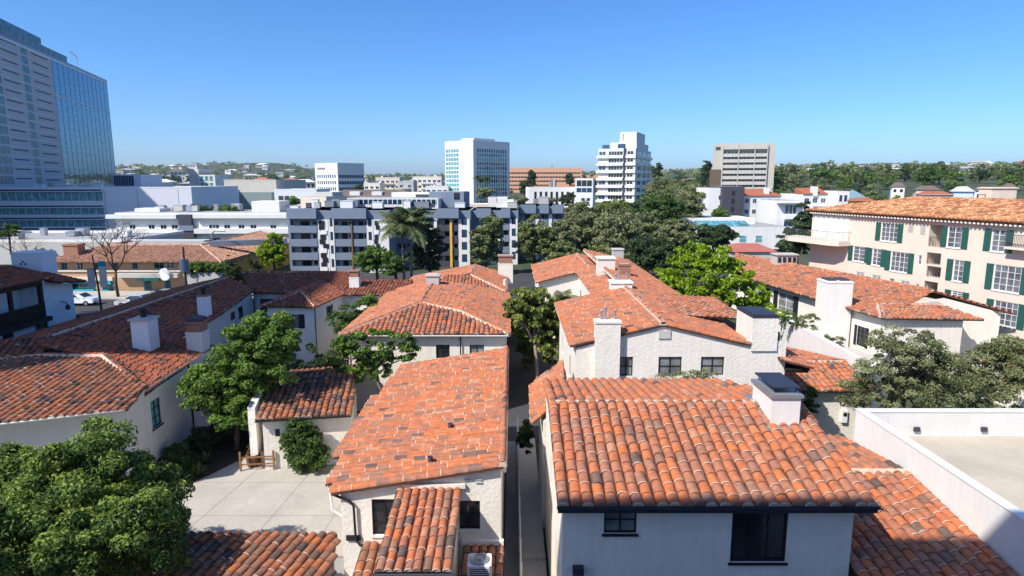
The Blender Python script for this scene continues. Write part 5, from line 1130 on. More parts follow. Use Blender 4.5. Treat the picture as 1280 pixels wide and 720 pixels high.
x0 = xat(266, 94, 8); m = MB(); m.prism([(x0, 93), (x0+9.5, 97.5), (x0+9.3, 98.8), (x0-0.2, 94.4)], zr-0.3, zr+0.5); m.build('roof_duct', METAL, s); m = MB(); m.tube([(x0+0.3,93.2,zr), (x0+0.3,93.2,zr+1.6), (x0+0.8,93.2,zr+2.1), (x0+2.2,93.4,zr+2.0)], 0.16, 6); m.build('roof_pipe', METAL, s)
m = MB(); m.box(xa+2, xb-8, 99.2, 102, zr-0.1, zr+0.05); m.build('roof_plant', STUCCO_G, s)
# ---- R: grey blue apartments with white strips
def apt(B, bays, strips, fz, top, black_bays=()):
    """recessed balcony bays (x0,x1) with panels, white window strips, grey top band; fz floor heights"""
    holes = []
    for (x0, x1) in bays:
        for k in range(len(fz)-1): holes.append((x0, x1, fz[k]+0.25, fz[k+1]-0.15))
    B.part('wall', GREYBLUE, lambda m: (wall(m, (0,0), (B.w,0), 0, B.h, holes, 1.4), wall(m, (B.w,0), (B.w,B.D), 0, B.h), wall(m, (0,B.D), (0,0), 0, B.h)))
    for (x0, x1) in bays:
        for k in range(len(fz)-1):
            z0, z1 = fz[k]+0.25, fz[k+1]-0.15; dark = x0 in black_bays
            o = B.part('balcony_door', [GLASS, STUCCO_L, BLACK], lambda m: (m.box(x0, x1, 1.4, 1.5, z0, z1, 1), m.box(x0+(x1-x0)*0.28, x0+(x1-x0)*0.64, 1.36, 1.398, z0, z1-0.2, 0), m.box(x0+(x1-x0)*0.75, x0+(x1-x0)*0.95, 1.36, 1.398, z0+0.9, z1-0.3, 0)))
            B.part('balcony_panel', DARKGREY if dark else GREYBLUE, lambda m: (m.box(x0-0.05, x1+0.05, -0.16, -0.06, z0-0.35, z0+0.85), m.box(x0-0.05, x1+0.05, -0.06, -0.004, z0-0.4, z0-0.1)))
    for (x0, x1, win) in strips:
        B.slab('white_strip', PLAST, 'F', x0, x1, 0, B.h-1.5, 0.003, 0.25)
        if win:
            for k in range(len(fz)-1): w_ = B.win('F', (x0+x1)/2, fz[k]+1.0, (x1-x0)*0.45, 1.3, BLACK, GLASS_N, 1); w_.location.y = -0.25
    for i, (x0, x1) in enumerate(bays):
        if i and bays[i-1][1] > x0-0.7: continue
        xe = bays[i+1][1] if i+1 < len(bays) and bays[i+1][0] < x1+0.7 else x1
        B.slab('top_band', GREYBLUE, 'F', x0-0.25, xe+0.25, B.h-1.3, B.h+0.35, 0.0, 0.9); B.flat(ROOFGREY)
def zigzag(B, x0, x1, z0, z1, n=9):
    random.seed(int(x0*10)); dz = (z1-z0)/n
    for k in range(n):
        o = random.uniform(0, (x1-x0)*0.45); B.slab('accent_panel', BLACK if k % 4 else WHITEP, 'F', x0+o, x0+o+(x1-x0)*0.6, z0+dz*k, z0+dz*(k+0.93), 0.26, 0.38)
R1b = Block('grey_apartments', 'blue grey apartment building with recessed balconies and white zigzag panel strips', 'building', 359, 486, 105, 263, 0, 15, zb=2.0)
X = lambda px: pxl(R1b, px); hz = R1b.h; fl = [0.2+k*(hz-1.5)/4 for k in range(5)]; fl[-1] = hz-1.5
apt(R1b, [(X(362), X(395)), (X(418), X(438)), (X(440), X(457))], [(X(397), X(410), False), (X(410.5), X(417), True), (X(458), X(466), True), (X(466.5), X(485.5), False)], fl, None)
zigzag(R1b, X(398), X(409), 0.5, hz-1.6, 11); zigzag(R1b, X(467), X(474), 0.5, hz-1.6, 11); R1b.slab('timber_post', WOOD, 'F', X(438.3), X(439.8), 0, hz-1.4, 0.1, 0.35); R1b.clutter(9, seed=8)
R2b = Block('panel_apartments', 'white and grey apartment building with black balcony panels and an ochre post behind the palms', 'building', 486, 588, 112, 263, 0, 15, zb=2.0)
X = lambda px: pxl(R2b, px); hz = R2b.h; fl = [0.2+k*(hz-1.5)/4 for k in range(5)]
apt(R2b, [(X(490), X(512)), (X(548), X(572))], [(X(513), X(530), False), (X(530.5), X(546), True), (X(573), X(587), True)], fl, None, black_bays=(X(548),)); R2b.slab('ochre_post', YELLOW, 'F', X(562), X(565), 0, hz-1.4, 0.17, 0.4); zigzag(R2b, X(514), X(526), 0.5, hz-1.6, 11)
R2b.clutter(6, seed=31)
q = Block('rooftop_block', 'pale blue penthouse storey with long glass band above the grey apartments', 'building', 434, 548, 117, 248, 0, 10, zb=12.2); q.body(PLAST); q.band('F', 0.4, q.w-0.4, q.h*0.45, q.h*0.9, GLASS_B, WHITEP, 18); q.flat(ROOFGREY); q.slab('louvre_panel', DARKGREY, 'F', q.w-6.2, q.w-0.8, q.h*0.3, q.h*0.55, 0.11, 0.2)
q = Block('lift_block', 'grey blue rendered rooftop block with one small dark window', 'building', 537, 580, 122, 240, -4, 8, zb=12.0); q.body(GREYBLUE); q.flat(ROOFGREY); q.win('F', q.w*0.8, q.h*0.55, 1.1, 1.3, BLACK, GLASS, 1); q.part('roof_house', PLAST, lambda m: m.box(-7.5, 0.0, 1, 7, q.h*0.3, q.h-0.1)); q.part('roof_house_door', DARKGREY, lambda m: m.box(-2.8, -0.3, 0.9, 0.997, q.h*0.4, q.h*0.85))
R3b = Block('white_post_apartments', 'grey apartment building with white posts standing behind the two dark trees', 'building', 589, 648, 116, 263, 0, 15, zb=2.0)
X = lambda px: pxl(R3b, px); hz = R3b.h; fl = [0.2+k*(hz-1.5)/4 for k in range(5)]
apt(R3b, [(X(597), X(612)), (X(628), X(636))], [(X(613), X(620), False), (X(637), X(647), True)], fl, None); zigzag(R3b, X(621), X(627), 0.5, hz-1.6, 9)
R4b = Block('navy_apartments', 'dark blue apartment building with white fins half hidden by trees', 'building', 648, 705, 124, 258, 0, 15, zb=2.0)
X = lambda px: pxl(R4b, px); hz = R4b.h; fl = [0.2+k*(hz-1.5)/4 for k in range(5)]
apt(R4b, [(X(652), X(668)), (X(676), X(684)), (X(692), X(702))], [(X(669.5), X(674), False), (X(686), X(690), False)], fl, None)
R3b.clutter(5, seed=33); R4b.clutter(5, seed=34)
q = Block('rooftop_rooms', 'cream rooftop rooms above the grey apartments', 'building', 586, 634, 140, 247, 0, 8, zb=8.0); q.body(STUCCO_P, x1=q.w*0.5, z1=q.h*0.75); q.body(STUCCO, x0=q.w*0.5+0.01, x1=q.w*0.72); q.body(STUCCO_W, x0=q.w*0.74, x1=q.w); q.win('F', q.w*0.9, q.h*0.6, 0.9, 1.1, BLACK, GLASS, 1); q.flat(ROOFGREY, x0=q.w*0.5, x1=q.w*0.72)
# ---- far towers
T = Block('white_tower', 'tall white hotel tower with blue gridded windows on its shaded side', 'tower', 557, 592, 330, 178, -42, 20, xside=637, zb=4)
T.body(PLAST); T.flat(ROOFGREY, PLAST, 1.2); k0 = 2.0; n = 13; fh = (T.h-k0-2.6)/n
for j in range(n):
    z = k0+fh*j
    T.band('F', 0.6, T.w*0.5, z+0.4, z+fh-0.2, GLASS_T, WHITEP, 5, mw=0.2)
    T.band('R', 2.2, T.D-2.2, z+0.22, z+fh-0.2, (GLASS_N, GLASS_T, GLASS_B)[j % 3], WHITEP, 13, mw=0.4)
T.part('roof_plant', PLAST, lambda m: m.box(T.w*0.55, T.w-0.5, 1, T.D*0.6, T.h+0.1, T.h+2.2)); T.part('roof_plant', METAL, lambda m: (m.box(T.w*0.3, T.w*0.5, T.D*0.4, T.D*0.5, T.h+0.1, T.h+2.6), m.box(T.w*0.3, T.w*0.5, T.D*0.62, T.D*0.7, T.h+0.1, T.h+2.0)))
T = Block('white_office', 'white office block with rows of square windows and small dark lettering near its top', 'office building', 395, 423, 430, 205, -40, 20, xside=456, zb=5)
T.body(PLAST); T.flat(ROOFGREY, PLAST, 0.8); n = 5; fh = 3.6
for j in range(n):
    z = T.h-4.8-4.0*(j+1)
    if z < 1: continue
    for i in range(9): T.win('F', T.w*(0.07+0.86*(i+0.5)/9), z, 1.5, 2.3, WHITEP, GLASS_N, 1)
    for i in range(10): T.win('R', T.D*(0.04+0.92*(i+0.5)/10), z, 2.2, 2.1, WHITEP, GLASS_N, 1)
T.part('lettering', DARKGREY, lambda m: [m.box(T.w*0.12+i*1.25, T.w*0.12+i*1.25+0.8, -0.12, -0.003, T.h-3.3, T.h-2.0) for i in range(7)])
T = Block('stepped_tower', 'white balconied apartment tower with stepped top and a dark vertical slot', 'tower', 747, 793, 280, 187, -22, 20, xside=812, zb=8)
z1 = T.h; T.body(PLAST); T.flat(ROOFGREY, PLAST, 0.6); n = 10; fh = 3.0
for j in range(n):
    z = T.h-3.1*(j+1)
    if z < 0: break
    T.slab('balcony_band', WHITEP, 'F', -0.6, T.w*0.68, z-0.3, z+0.75, 0.0, 1.1); T.slab('balcony_band', WHITEP, 'F', T.w*0.74, T.w+0.1, z-0.3, z+0.75, 0.0, 0.6)
    T.band('F', T.w*0.28, T.w*0.5, z+0.95, z+2.5, GLASS, WHITEP, 3); 
    if j % 2 == 0: T.band('F', 0.3, T.w*0.2, z+0.95, z+2.5, GLASS_N, WHITEP, 2)
    T.band('F', T.w*0.5, T.w*0.66, z+0.95, z+2.5, GLASS_L if j % 3 else GLASS, WHITEP, 2); T.band('F', T.w*0.78, T.w*0.94, z+1.2, z+2.5, GLASS, WHITEP, 2)
    for a in (0.12, 0.45, 0.75): T.slab('balcony_band', WHITEP, 'R', T.D*a, T.D*(a+0.2), z-0.3, z+0.8, 0.0, 1.2); T.band('R', T.D*a, T.D*(a+0.2), z+0.95, z+2.5, GLASS_N, WHITEP, 2)
T.slab('vertical_slot', DARKGREY, 'F', T.w*0.69, T.w*0.73, 0, T.h+2, 0.05, 0.9)
T.part('upper_storey', PLAST, lambda m: (m.box(T.w*0.3, T.w, 1.5, T.D*0.8, T.h+0.1, T.h+3.2), m.box(T.w*0.56, T.w*0.98, 2.5, T.D*0.6, T.h+3.2, T.h+7.5), m.box(T.w*0.54, T.w*0.62, 2.0, 6, T.h+3.2, T.h+7.0))); T.part('upper_windows', GLASS_N, lambda m: (m.box(T.w*0.5, T.w*0.7, 1.38, 1.497, T.h+0.9, T.h+2.6), m.box(T.w*0.1, T.w*0.28, 0.3, 1.0, T.h+0.3, T.h+2.2)))
T = Block('concrete_tower', 'tall grey concrete tower with stacked pale balcony bands and blank side strips', 'tower', 889, 966, 330, 179, -17, 12, zb=8)
T.body(rough_mat('concrete_warm', (0.47, 0.44, 0.38), 0.9, 0.08, 0.3, 0.1, 5)); T.flat(ROOFGREY); n = 13; fh = (T.h*0.93)/n
for j in range(n):
    z = T.h-3.2-2.75*(j+1)
    if z < 0: break
    for a, c in ((0.17, 0.41), (0.425, 0.67), (0.685, 0.87)):
        T.slab('balcony_band', CONC, 'F', T.w*a, T.w*c, z-0.45, z+1.15, 0.0, 0.9); T.band('F', T.w*a, T.w*c, z+1.2, z+2.25, GLASS, CONC, 4)
for a in (0.155, 0.4125, 0.672, 0.872): T.slab('pier', CONC, 'F', T.w*a, T.w*(a+0.012), 0, T.h-0.5, 0.0, 1.1)
T.slab('crown_panel', CONC, 'F', T.w*0.17, T.w*0.41, T.h-2.7, T.h+0.2, 0.0, 1.0); T.slab('crown_panel', CONC, 'F', T.w*0.425, T.w*0.67, T.h-2.7, T.h+0.2, 0.0, 1.0); T.slab('crown_panel', CONC, 'F', T.w*0.685, T.w*0.87, T.h-2.7, T.h+0.2, 0.0, 1.0)
T.slab('brown_panel', rough_mat('panel_brown', (0.13, 0.095, 0.065), 0.9, 0.1, 0.5), 'F', -1.2, T.w*0.14, 0, T.h*0.55, 0.0, 0.5); T.slab('crown_opening', DARKGREY, 'F', T.w*0.04, T.w*0.12, T.h-3.0, T.h-1.4, 0.004, 0.05)
T = Block('salmon_building', 'wide salmon coloured office building with dark horizontal window strips on the skyline', 'office building', 630, 727, 520, 210, -4, 40, zb=8)
T.body(SALMON); T.flat(ROOFGREY)
for k in range(6): T.band('F', 1, T.w*(0.58 if k > 2 else 0.985), T.h-4.5-3.2*k, T.h-3.3-3.2*k, GLASS, SALMON, 24, mw=0.3)
for k in range(3, 6): T.band('F', T.w*0.85, T.w*0.99, T.h-4.5-3.2*k, T.h-3.3-3.2*k, GLASS, SALMON, 6, mw=0.3)
T.slab('stair_shaft', GREYBLUE, 'F', T.w*0.6, T.w*0.63, 0, T.h-8.5, 0.0, 1.2); T.slab('stair_shaft', STUCCO_G, 'F', T.w*0.632, T.w*0.66, 0, T.h-8.7, 0.0, 1.0); T.part('roof_mast', METAL, lambda m: (m.tube([(T.w*0.62,8,T.h),(T.w*0.62,8,T.h+2.2)], 0.4, 5), m.box(T.w*0.6, T.w*0.64, 7.6, 8.4, T.h+1.6, T.h+2.4)))
T = Block('salmon_annex', 'small salmon annex building beside the stepped white tower', 'building', 732, 770, 540, 219, 0, 20, zb=8); T.body(SALMON); T.flat(ROOFGREY); T.band('F', 1, T.w-1, T.h-5, T.h-3.6, GLASS, SALMON, 10)
T = Block('colonnade_building', 'low white building with tall dark openings between white piers', 'building', 661, 722, 260, 234, 4, 14, zb=6); T.body(PLAST); T.flat(ROOFGREY)
for i in range(8): T.win('F', T.w*(0.08+0.88*(i+0.5)/8), T.h*0.18, 0.95, T.h*0.62, BLACK, GLASS, 1, 3)
T = Block('glass_top_house', 'modern white house with a dark glazed top storey beside the salmon offices', 'house', 719, 741, 250, 223, -10, 12, zb=6); T.body(STUCCO_L); T.flat(ROOFGREY); T.band('F', 0.4, T.w-0.4, T.h-3.0, T.h-0.7, GLASS, WHITEP, 3); T.band('F', 0.4, T.w-0.4, T.h-5.3, T.h-3.6, GLASS_N, WHITEP, 3)
for k in range(2): T.win('F', T.w*(0.45+0.3*k), T.h*0.3, 1.5, 1.3, WHITEP, GLASS_N, 1)
# ---- theatre, blocks and roofs left of centre
T = Block('theatre_block', 'pale windowless block above a grey green louvred wall', 'building', 281, 346, 260, 226, -8, 26, zb=4, xside=None); T.body(CONC, z0=0); T.flat(ROOFGREY, CONC, 0.5)
T.slab('louvred_wall', rough_mat('panel_greygreen', (0.2, 0.26, 0.25), 0.85, 0.06, 0.4), 'F', -0.5, T.w+1, 0, zat(240, 260)-4, 0.0, 6.0)
T = Block('pale_side_block', 'pale concrete stub joined to the left of the windowless block', 'building', 240, 281, 240, 239, 0, 14, zb=3); T.body(CONC_G); T.flat(ROOFGREY, CONC_G, 0.4)
T.part('ramp_wall', STUCCO_L, lambda m: m.prism([(T.w*0.4, -2), (T.w*0.95, -3), (T.w, -2.4), (T.w*0.45, -1.4)], 0, T.h*0.96))
T = Block('white_glass_tower', 'narrow white tower with a rounded glazed bay left of the theatre', 'tower', 238, 272, 300, 217, 0, 14, zb=5); T.body(STUCCO, x1=T.w*0.35, z1=T.h+2.2); T.body(STUCCO_W, 'bay', x0=T.w*0.36, z1=T.h-0.5, y0=-1.5)
for j in range(4):
    for i in range(3): T.win('F', T.w*(0.52+0.17*i), T.h-3.4-3*j, 1.6, 2.3, WHITEP, GLASS_T, 1, fx=(T.w*(0.52+0.17*i), -1.5))
T.flat(ROOFGREY)
T = Block('dark_bay_building', 'low grey building with three tall dark openings behind a round hedge tree', 'building', 343, 396, 240, 238, 0, 18, zb=4); T.body(STUCCO_L); T.flat(ROOFGREY, STUCCO_L, 0.5)
for i in range(3): T.slab('dark_bay', DARKGREY, 'F', T.w*(0.1+0.14*i), T.w*(0.2+0.14*i), 0.5, T.h-2, 0.004, 0.2)
def gable_house(label, xl, xr, Y, yt, ye, mat, roofm, rot=0, D=9, name='house', nwin=3, glass=GLASS, zb=None, rows=1, group=None, along=True, frame=WHITEP):
    T = Block(name, label, 'house', xl, xr, Y, ye, rot, D, zb=zb, group=group); T.body(mat); rise = zat(yt, Y+D/2)-zat(ye, Y)
    def rf(m):
        o = 0.4
        if along: v = [(-o,-o,T.h-0.1),(T.w+o,-o,T.h-0.1),(T.w+o,T.D+o,T.h-0.1),(-o,T.D+o,T.h-0.1),(min(2.5, T.w*0.25),T.D/2,T.h+rise),(T.w-min(2.5, T.w*0.25),T.D/2,T.h+rise)]; f = [(0,1,5,4),(2,3,4,5),(1,2,5),(3,0,4),(3,2,1,0)]
        else: v = [(-o,-o,T.h-0.1),(T.w+o,-o,T.h-0.1),(T.w+o,T.D+o,T.h-0.1),(-o,T.D+o,T.h-0.1),(T.w/2,-o,T.h+rise),(T.w/2,T.D+o,T.h+rise)]; f = [(0,4,5,3),(1,2,5,4),(0,1,4),(2,3,5),(3,2,1,0)]
        m.add(v, f)
    T.part('roof', roofm, rf)
    for j in range(rows):
        for i in range(nwin): T.win('F', T.w*(i+0.5)/nwin, T.h-2.1-2.8*j, min(1.2, T.w/nwin*0.55), 1.2, frame, glass, 2 if T.w/nwin > 2 else 1)
    return T
RED = rough_mat('roof_red', (0.36, 0.12, 0.065), 0.9, 0.2, 0.8); REDP = rough_mat('roof_red_flat', (0.4, 0.13, 0.1), 0.9, 0.1, 0.5)
BLUEP = rough_mat('paint_sky', (0.22, 0.36, 0.42), 0.85, 0.05, 1)
T = gable_house('long white house with brown shingle roof and three white dormers', 408, 512, 165, 237, 247, PLAST, ROOFBRN, 0, 16, 'dormer_house', 10, zb=3, rows=2)
for px in (415, 441, 469):
    x = pxl(T, px); o = T.part('dormer', PLAST, lambda m: m.box(x-1.3, x+1.3, 2.2, 6, T.h-0.1, T.h+1.5)); 
T = Block('cream_block', 'cream block with a dark square opening left of the dormer house', 'building', 376, 408, 150, 246, -14, 10, zb=3); T.body(STUCCO_P); T.flat(ROOFGREY); T.slab('dark_opening', DARKGREY, 'F', T.w*0.2, T.w*0.42, T.h-3.2, T.h-1.4, 0.004, 0.06); T.part('roof_plant', STUCCO_G, lambda m: m.box(T.w*0.2, T.w*0.9, 4, 9, T.h, T.h+1.0))
T = Block('white_stub', 'small white roof room with metal tanks left of the grey apartments', 'building', 318, 372, 156, 258, 0, 8, zb=6); T.body(PLAST); T.flat(ROOFGREY); T.part('tank', METAL, lambda m: (m.lathe((T.w*0.55, -0.7, T.h-2), [(0.7, 0), (0.7, 2.4), (0.3, 2.7)], 10), m.lathe((T.w*0.62, -0.9, T.h-2.4), [(0.7, 0), (0.7, 2.4), (0.3, 2.7)], 10)))
for (lab, xl, xr, yt, Y, mat, nr, nc) in (('cream hillside condominium with grey mansard top left of the white hotel tower', 470, 500, 223, 380, STUCCO_P, 3, 5), ('beige condominium with stacked balconies just left of the white hotel tower', 516, 552, 222, 360, STUCCO, 3, 6),
     ('narrow grey slab building between two beige condominiums', 497, 517, 228, 340, STUCCO_G, 3, 2), ('low white block under the beige condominiums', 532, 560, 234, 320, PLAST, 2, 4), ('low cream block right of the white office block', 455, 475, 230, 350, STUCCO, 2, 3)):
    T = Block('condominium', lab, 'building', xl, xr, Y, yt, 0, 14, zb=6); T.body(mat); T.flat(ROOFBRN, mat, 0.6); T.clutter(2, seed=xl)
    for j in range(nr):
        for i in range(nc): T.win('F', T.w*(i+0.5)/nc, T.h-2.6-3*j, 1.9, 1.4, WHITEP, GLASS_N, 2)
        T.slab('balcony', mat, 'F', T.w*0.3, T.w*0.75, T.h-3.4-3*j, T.h-2.6-3*j, 0.0, 1.0)
# ---- right of centre
T = Block('charcoal_building', 'charcoal stair block with four dark slots in front of the concrete tower', 'building', 903, 930, 170, 233, 0, 12, zb=6); T.body(DARKGREY); T.flat(ROOFGREY)
for j in range(4): T.slab('slot_window', BLACK, 'F', T.w*0.42, T.w*0.56, T.h-2.4-2.1*j, T.h-1.1-2.1*j, 0.004, 0.03)
T = Block('white_wing_building', 'white building left of the charcoal stair block', 'building', 886, 904, 172, 235, 0, 12, zb=6); T.body(PLAST); T.flat(ROOFGREY)
for j in range(3): T.win('F', T.w*0.8, T.h-3-2.6*j, 0.9, 1.0, BLACK, GLASS, 1)
T = gable_house('white house with red tile roof right of the charcoal stair block', 929, 976, 172, 236, 244, PLAST, RED, 0, 12, 'tile_roof_house', 5, GLASS, 5, 2, frame=WHITEP); T.part('chimney', PLAST, lambda m: m.box(T.w*0.62, T.w*0.72, 1.0, 2.5, T.h-0.5, T.h+2.0))
T = Block('white_hall', 'long plain white flat roofed hall with skylights and two teal windows', 'building', 868, 990, 135, 284, 0, 22, zb=3); T.body(PLAST); T.flat(ROOFGREY); zt = zat(271, 150)-3; T.part('clerestory', PLAST, lambda m: m.box(T.w*0.02, T.w*0.8, 9, 20, T.h+0.06, zt)); T.part('skylight', GLASS_T, lambda m: [m.prism([(T.w*(0.08+0.09*i), 2), (T.w*(0.16+0.09*i), 2), (T.w*(0.16+0.09*i), 5), (T.w*(0.08+0.09*i), 5)], T.h+0.06, [T.h+0.4, T.h+0.4, T.h+1.1, T.h+1.1]) for i in range(6)])
for px in (931, 951): T.win('F', pxl(T, px), zat(303, 135)-3, 1.5, 1.5, PLAST, GLASS_T, 1, 2)
T = gable_house('low red roofed building in front of the plain white hall', 918, 974, 118, 304, 314, CONC, REDP, 0, 8, 'red_roof_shed', 0, zb=2.2)
T = Block('balcony_apartments', 'white apartments with blue grey balconies right of the dark conifer', 'building', 1003, 1046, 165, 243, 0, 14, zb=4); T.body(PLAST); T.flat(ROOFGREY); T.part('tile_roof', RED, lambda m: m.prism([(0, -0.3), (T.w*0.72, -0.3), (T.w*0.72, 5), (0, 5)], T.h+0.07, [T.h+0.2, T.h+0.2, T.h+1.6, T.h+1.6])); T.part('chimney', PLAST, lambda m: m.box(T.w*0.28, T.w*0.4, -0.5, 1.5, T.h-0.4, T.h+2.0))
for j in range(3):
    for i in range(4): T.win('F', T.w*(0.12+0.24*i), T.h-2.2-2.7*j, 1.3, 1.3, WHITEP, GLASS_N, 2)
    T.slab('balcony', STUCCO_L, 'F', T.w*0.3, T.w*0.85, T.h-3.0-2.7*j, T.h-2.3-2.7*j, 0.0, 1.1)
T = Block('white_apartments_wing', 'tall narrow white wing with grey windows at the right of the balcony apartments', 'building', 1046, 1061, 160, 239, 0, 12, zb=4); T.body(STUCCO_W); T.flat(ROOFGREY)
for j in range(3):
    for i in range(2): T.win('F', T.w*(0.3+0.4*i), T.h-2.6-2.9*j, 0.9, 1.7, WHITEP, GLASS_N, 1)
T = Block('blue_balcony_house', 'white house with pale blue balcony glass left of the dark conifer', 'house', 972, 1004, 150, 251, 0, 12, zb=4); T.body(PLAST); T.flat(ROOFGREY); T.slab('eave', STUCCO_L, 'F', -0.3, T.w+1.5, T.h-0.5, T.h-0.2, 0.0, 1.6); T.band('F', T.w*0.3, T.w*0.75, T.h-3.0, T.h-1.0, GLASS_L, WHITEP, 3); T.slab('balcony', STUCCO_L, 'F', T.w*0.28, T.w*0.9, T.h-4.2, T.h-3.2, 0, 1.0); T.win('F', T.w*0.45, T.h-6, 2, 1.4, WHITEP, GLASS_N, 2)
gable_house('teal gabled house beyond the yellow house', 1050, 1084, 200, 238, 248, BLUEP, BLUEP, -22, 6, 'gabled_house', 3, along=False, zb=5)
gable_house('yellow house with brown tile roof left of the peach apartments', 1062, 1094, 150, 247, 251, YELLOW, RED, -24, 6, 'yellow_house', 3, frame=BLACK, zb=4)
gable_house('cream house with red tile roof just above the mottled orange roof', 1147, 1190, 130, 239, 243, STUCCO_W, RED, -28, 7, 'tile_roof_house', 5, frame=BLACK, zb=8)
gable_house('pale blue house right of the cream red roofed house', 1190, 1215, 150, 233, 239, rough_mat('paint_powder', (0.5, 0.6, 0.72), 0.85, 0.04, 1), STUCCO_G, -30, 6, 'house', 0, zb=8)
gable_house('white house between trees behind the peach chimney', 1217, 1240, 170, 234, 238, PLAST, ROOFBRN, -30, 6, 'house', 2, zb=8)
gable_house('white cottage on the skyline at the far right', 1256, 1268, 190, 229, 234, PLAST, ROOFBRN, -25, 6, 'house', 2, zb=8)
gable_house('long brown roofed house among trees right of the teal house', 1144, 1174, 200, 232, 237, STUCCO_P, ROOFBRN, -25, 6, 'house', 3, zb=8)
gable_house('cream house among trees above the yellow house', 1114, 1130, 230, 228, 233, STUCCO_W, ROOFBRN, -25, 5, 'house', 2, zb=10)
# white wall corner by the olive tree at the upper right of the alley
# ---- hillside houses
rg = random.Random(5); k = 0
hs_mats = [PLAST, STUCCO_W, STUCCO_P, STUCCO, STUCCO_G]; hr_mats = [ROOFBRN, ROOFGREY, STUCCO_G, ROOFBRN, ROOFGREY, STUCCO_W, RED]
def hill_house(px, Y, w, h, grp, lab):
    global k
    dep = Y*CP; x = (px-640)/F*dep; zb = gz(x, Y)
    T = thing('hillside_house', lab, 'house', (x, Y, zb), rg.uniform(-0.5, 0.5), grp)
    m = MB(world=False); m.box(-w/2, w/2, 0, w*0.6, -2, h); m.build('wall', rg.choice(hs_mats), T); r_ = h*0.35 if rg.random() < 0.6 else 0.4
    m = MB(world=False); o = 0.05*w; v = [(-w/2-o,-o,h),(w/2+o,-o,h),(w/2+o,w*0.6+o,h),(-w/2-o,w*0.6+o,h),(-w/4,w*0.3,h+r_),(w/4,w*0.3,h+r_)]; m.add(v, [(0,1,5,4),(2,3,4,5),(1,2,5),(3,0,4),(3,2,1,0)]); m.build('roof', rg.choice(hr_mats), T)
    for i in range(rg.choice([2, 3, 4])): m = MB(world=False); a = -w/2+w*(0.15+0.22*i); m.box(a, a+w*0.13, -0.08, -0.004, h*0.35, h*0.75); m.build('window', GLASS, T)
for i in range(56): hill_house(rg.uniform(150, 395), rg.uniform(560, 1900), rg.uniform(14, 30), rg.uniform(6, 10), 'pale houses on the far left hills', 'small pale house on the wooded far left hillside')
for i in range(70): hill_house(rg.uniform(975, 1290), rg.uniform(620, 1700), rg.uniform(12, 24), rg.uniform(6, 10), 'pale houses among the far right trees', 'small pale house among the trees on the far right hillside')
for i in range(14): hill_house(rg.uniform(440, 560), rg.uniform(520, 1300), rg.uniform(14, 26), rg.uniform(5, 9), 'pale houses behind the white office block', 'small pale house on the skyline between the white office block and hotel tower')
hill_house(861, 420, 16, 6, None, 'pale house on the tree covered rise left of the concrete tower')
# ------------------------------------------------------------------ trees and plants near the houses
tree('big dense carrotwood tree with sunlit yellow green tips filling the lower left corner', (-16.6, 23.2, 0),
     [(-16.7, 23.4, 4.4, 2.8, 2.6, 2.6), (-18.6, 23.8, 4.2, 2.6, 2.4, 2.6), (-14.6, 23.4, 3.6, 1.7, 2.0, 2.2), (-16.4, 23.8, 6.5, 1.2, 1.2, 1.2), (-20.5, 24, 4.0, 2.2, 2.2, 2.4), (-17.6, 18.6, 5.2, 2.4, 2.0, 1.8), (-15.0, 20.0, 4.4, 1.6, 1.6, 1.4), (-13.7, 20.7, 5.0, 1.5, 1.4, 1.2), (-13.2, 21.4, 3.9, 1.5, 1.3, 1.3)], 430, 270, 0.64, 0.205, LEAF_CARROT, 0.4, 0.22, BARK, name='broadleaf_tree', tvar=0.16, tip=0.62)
tree('bright green broadleaf tree rising over the courtyard bench', (-17.6, 38.6, 0.1),
     [(-15.8, 38.0, 6.2, 2.5, 2.2, 2.2), (-17.6, 38.2, 4.2, 2.6, 2.2, 1.7), (-15.3, 38.4, 7.7, 2.1, 1.8, 1.3), (-18.6, 38.4, 4.6, 1.7, 1.7, 1.2), (-17.0, 37.8, 2.9, 1.9, 1.6, 1.2)], 300, 120, 0.56, 0.27, LEAF_SUN, 0.52, 0.16, BARK_D, name='broadleaf_tree', nlimb=12)
tree('open round leaved frangipani with bare forking branches against the white house', (-9.2, 42.0, 0.1),
     [(-9.4, 42.2, 6.2, 2.8, 1.6, 0.8), (-10.8, 42.2, 5.0, 1.6, 1.4, 1.1), (-11.6, 42, 4.0, 1.4, 1.2, 0.9), (-7.7, 42.2, 5.6, 1.3, 1.2, 0.8), (-9.2, 42, 4.6, 1.2, 1.2, 0.8)], 150, 44, 0.36, 0.34, LEAF_SUN, 0.6, 0.14, BARK, name='frangipani_tree', nlimb=26, inner=0.7, squash=0.55, fork=0.3)
t = thing('climbing_shrub', 'rounded dark green climbing shrub covering the courtyard cottage wall', 'shrub', (-12.3, 36.0, 0))
foliage([(-12.5, 35.8, 1.9, 1.25, 0.6, 1.4), (-12.0, 35.7, 0.9, 1.2, 0.7, 0.9)], 170, 80, 0.34, 0.17, LEAF_MID, 0.6, parent=t); limbs(t, (-12.3, 36, 0), (-12.3, 36, 0.5), [np.array([-12.9, 35.9, 1.6]), np.array([-11.8, 35.9, 1.9])], 0.05, BARK_D, 2)
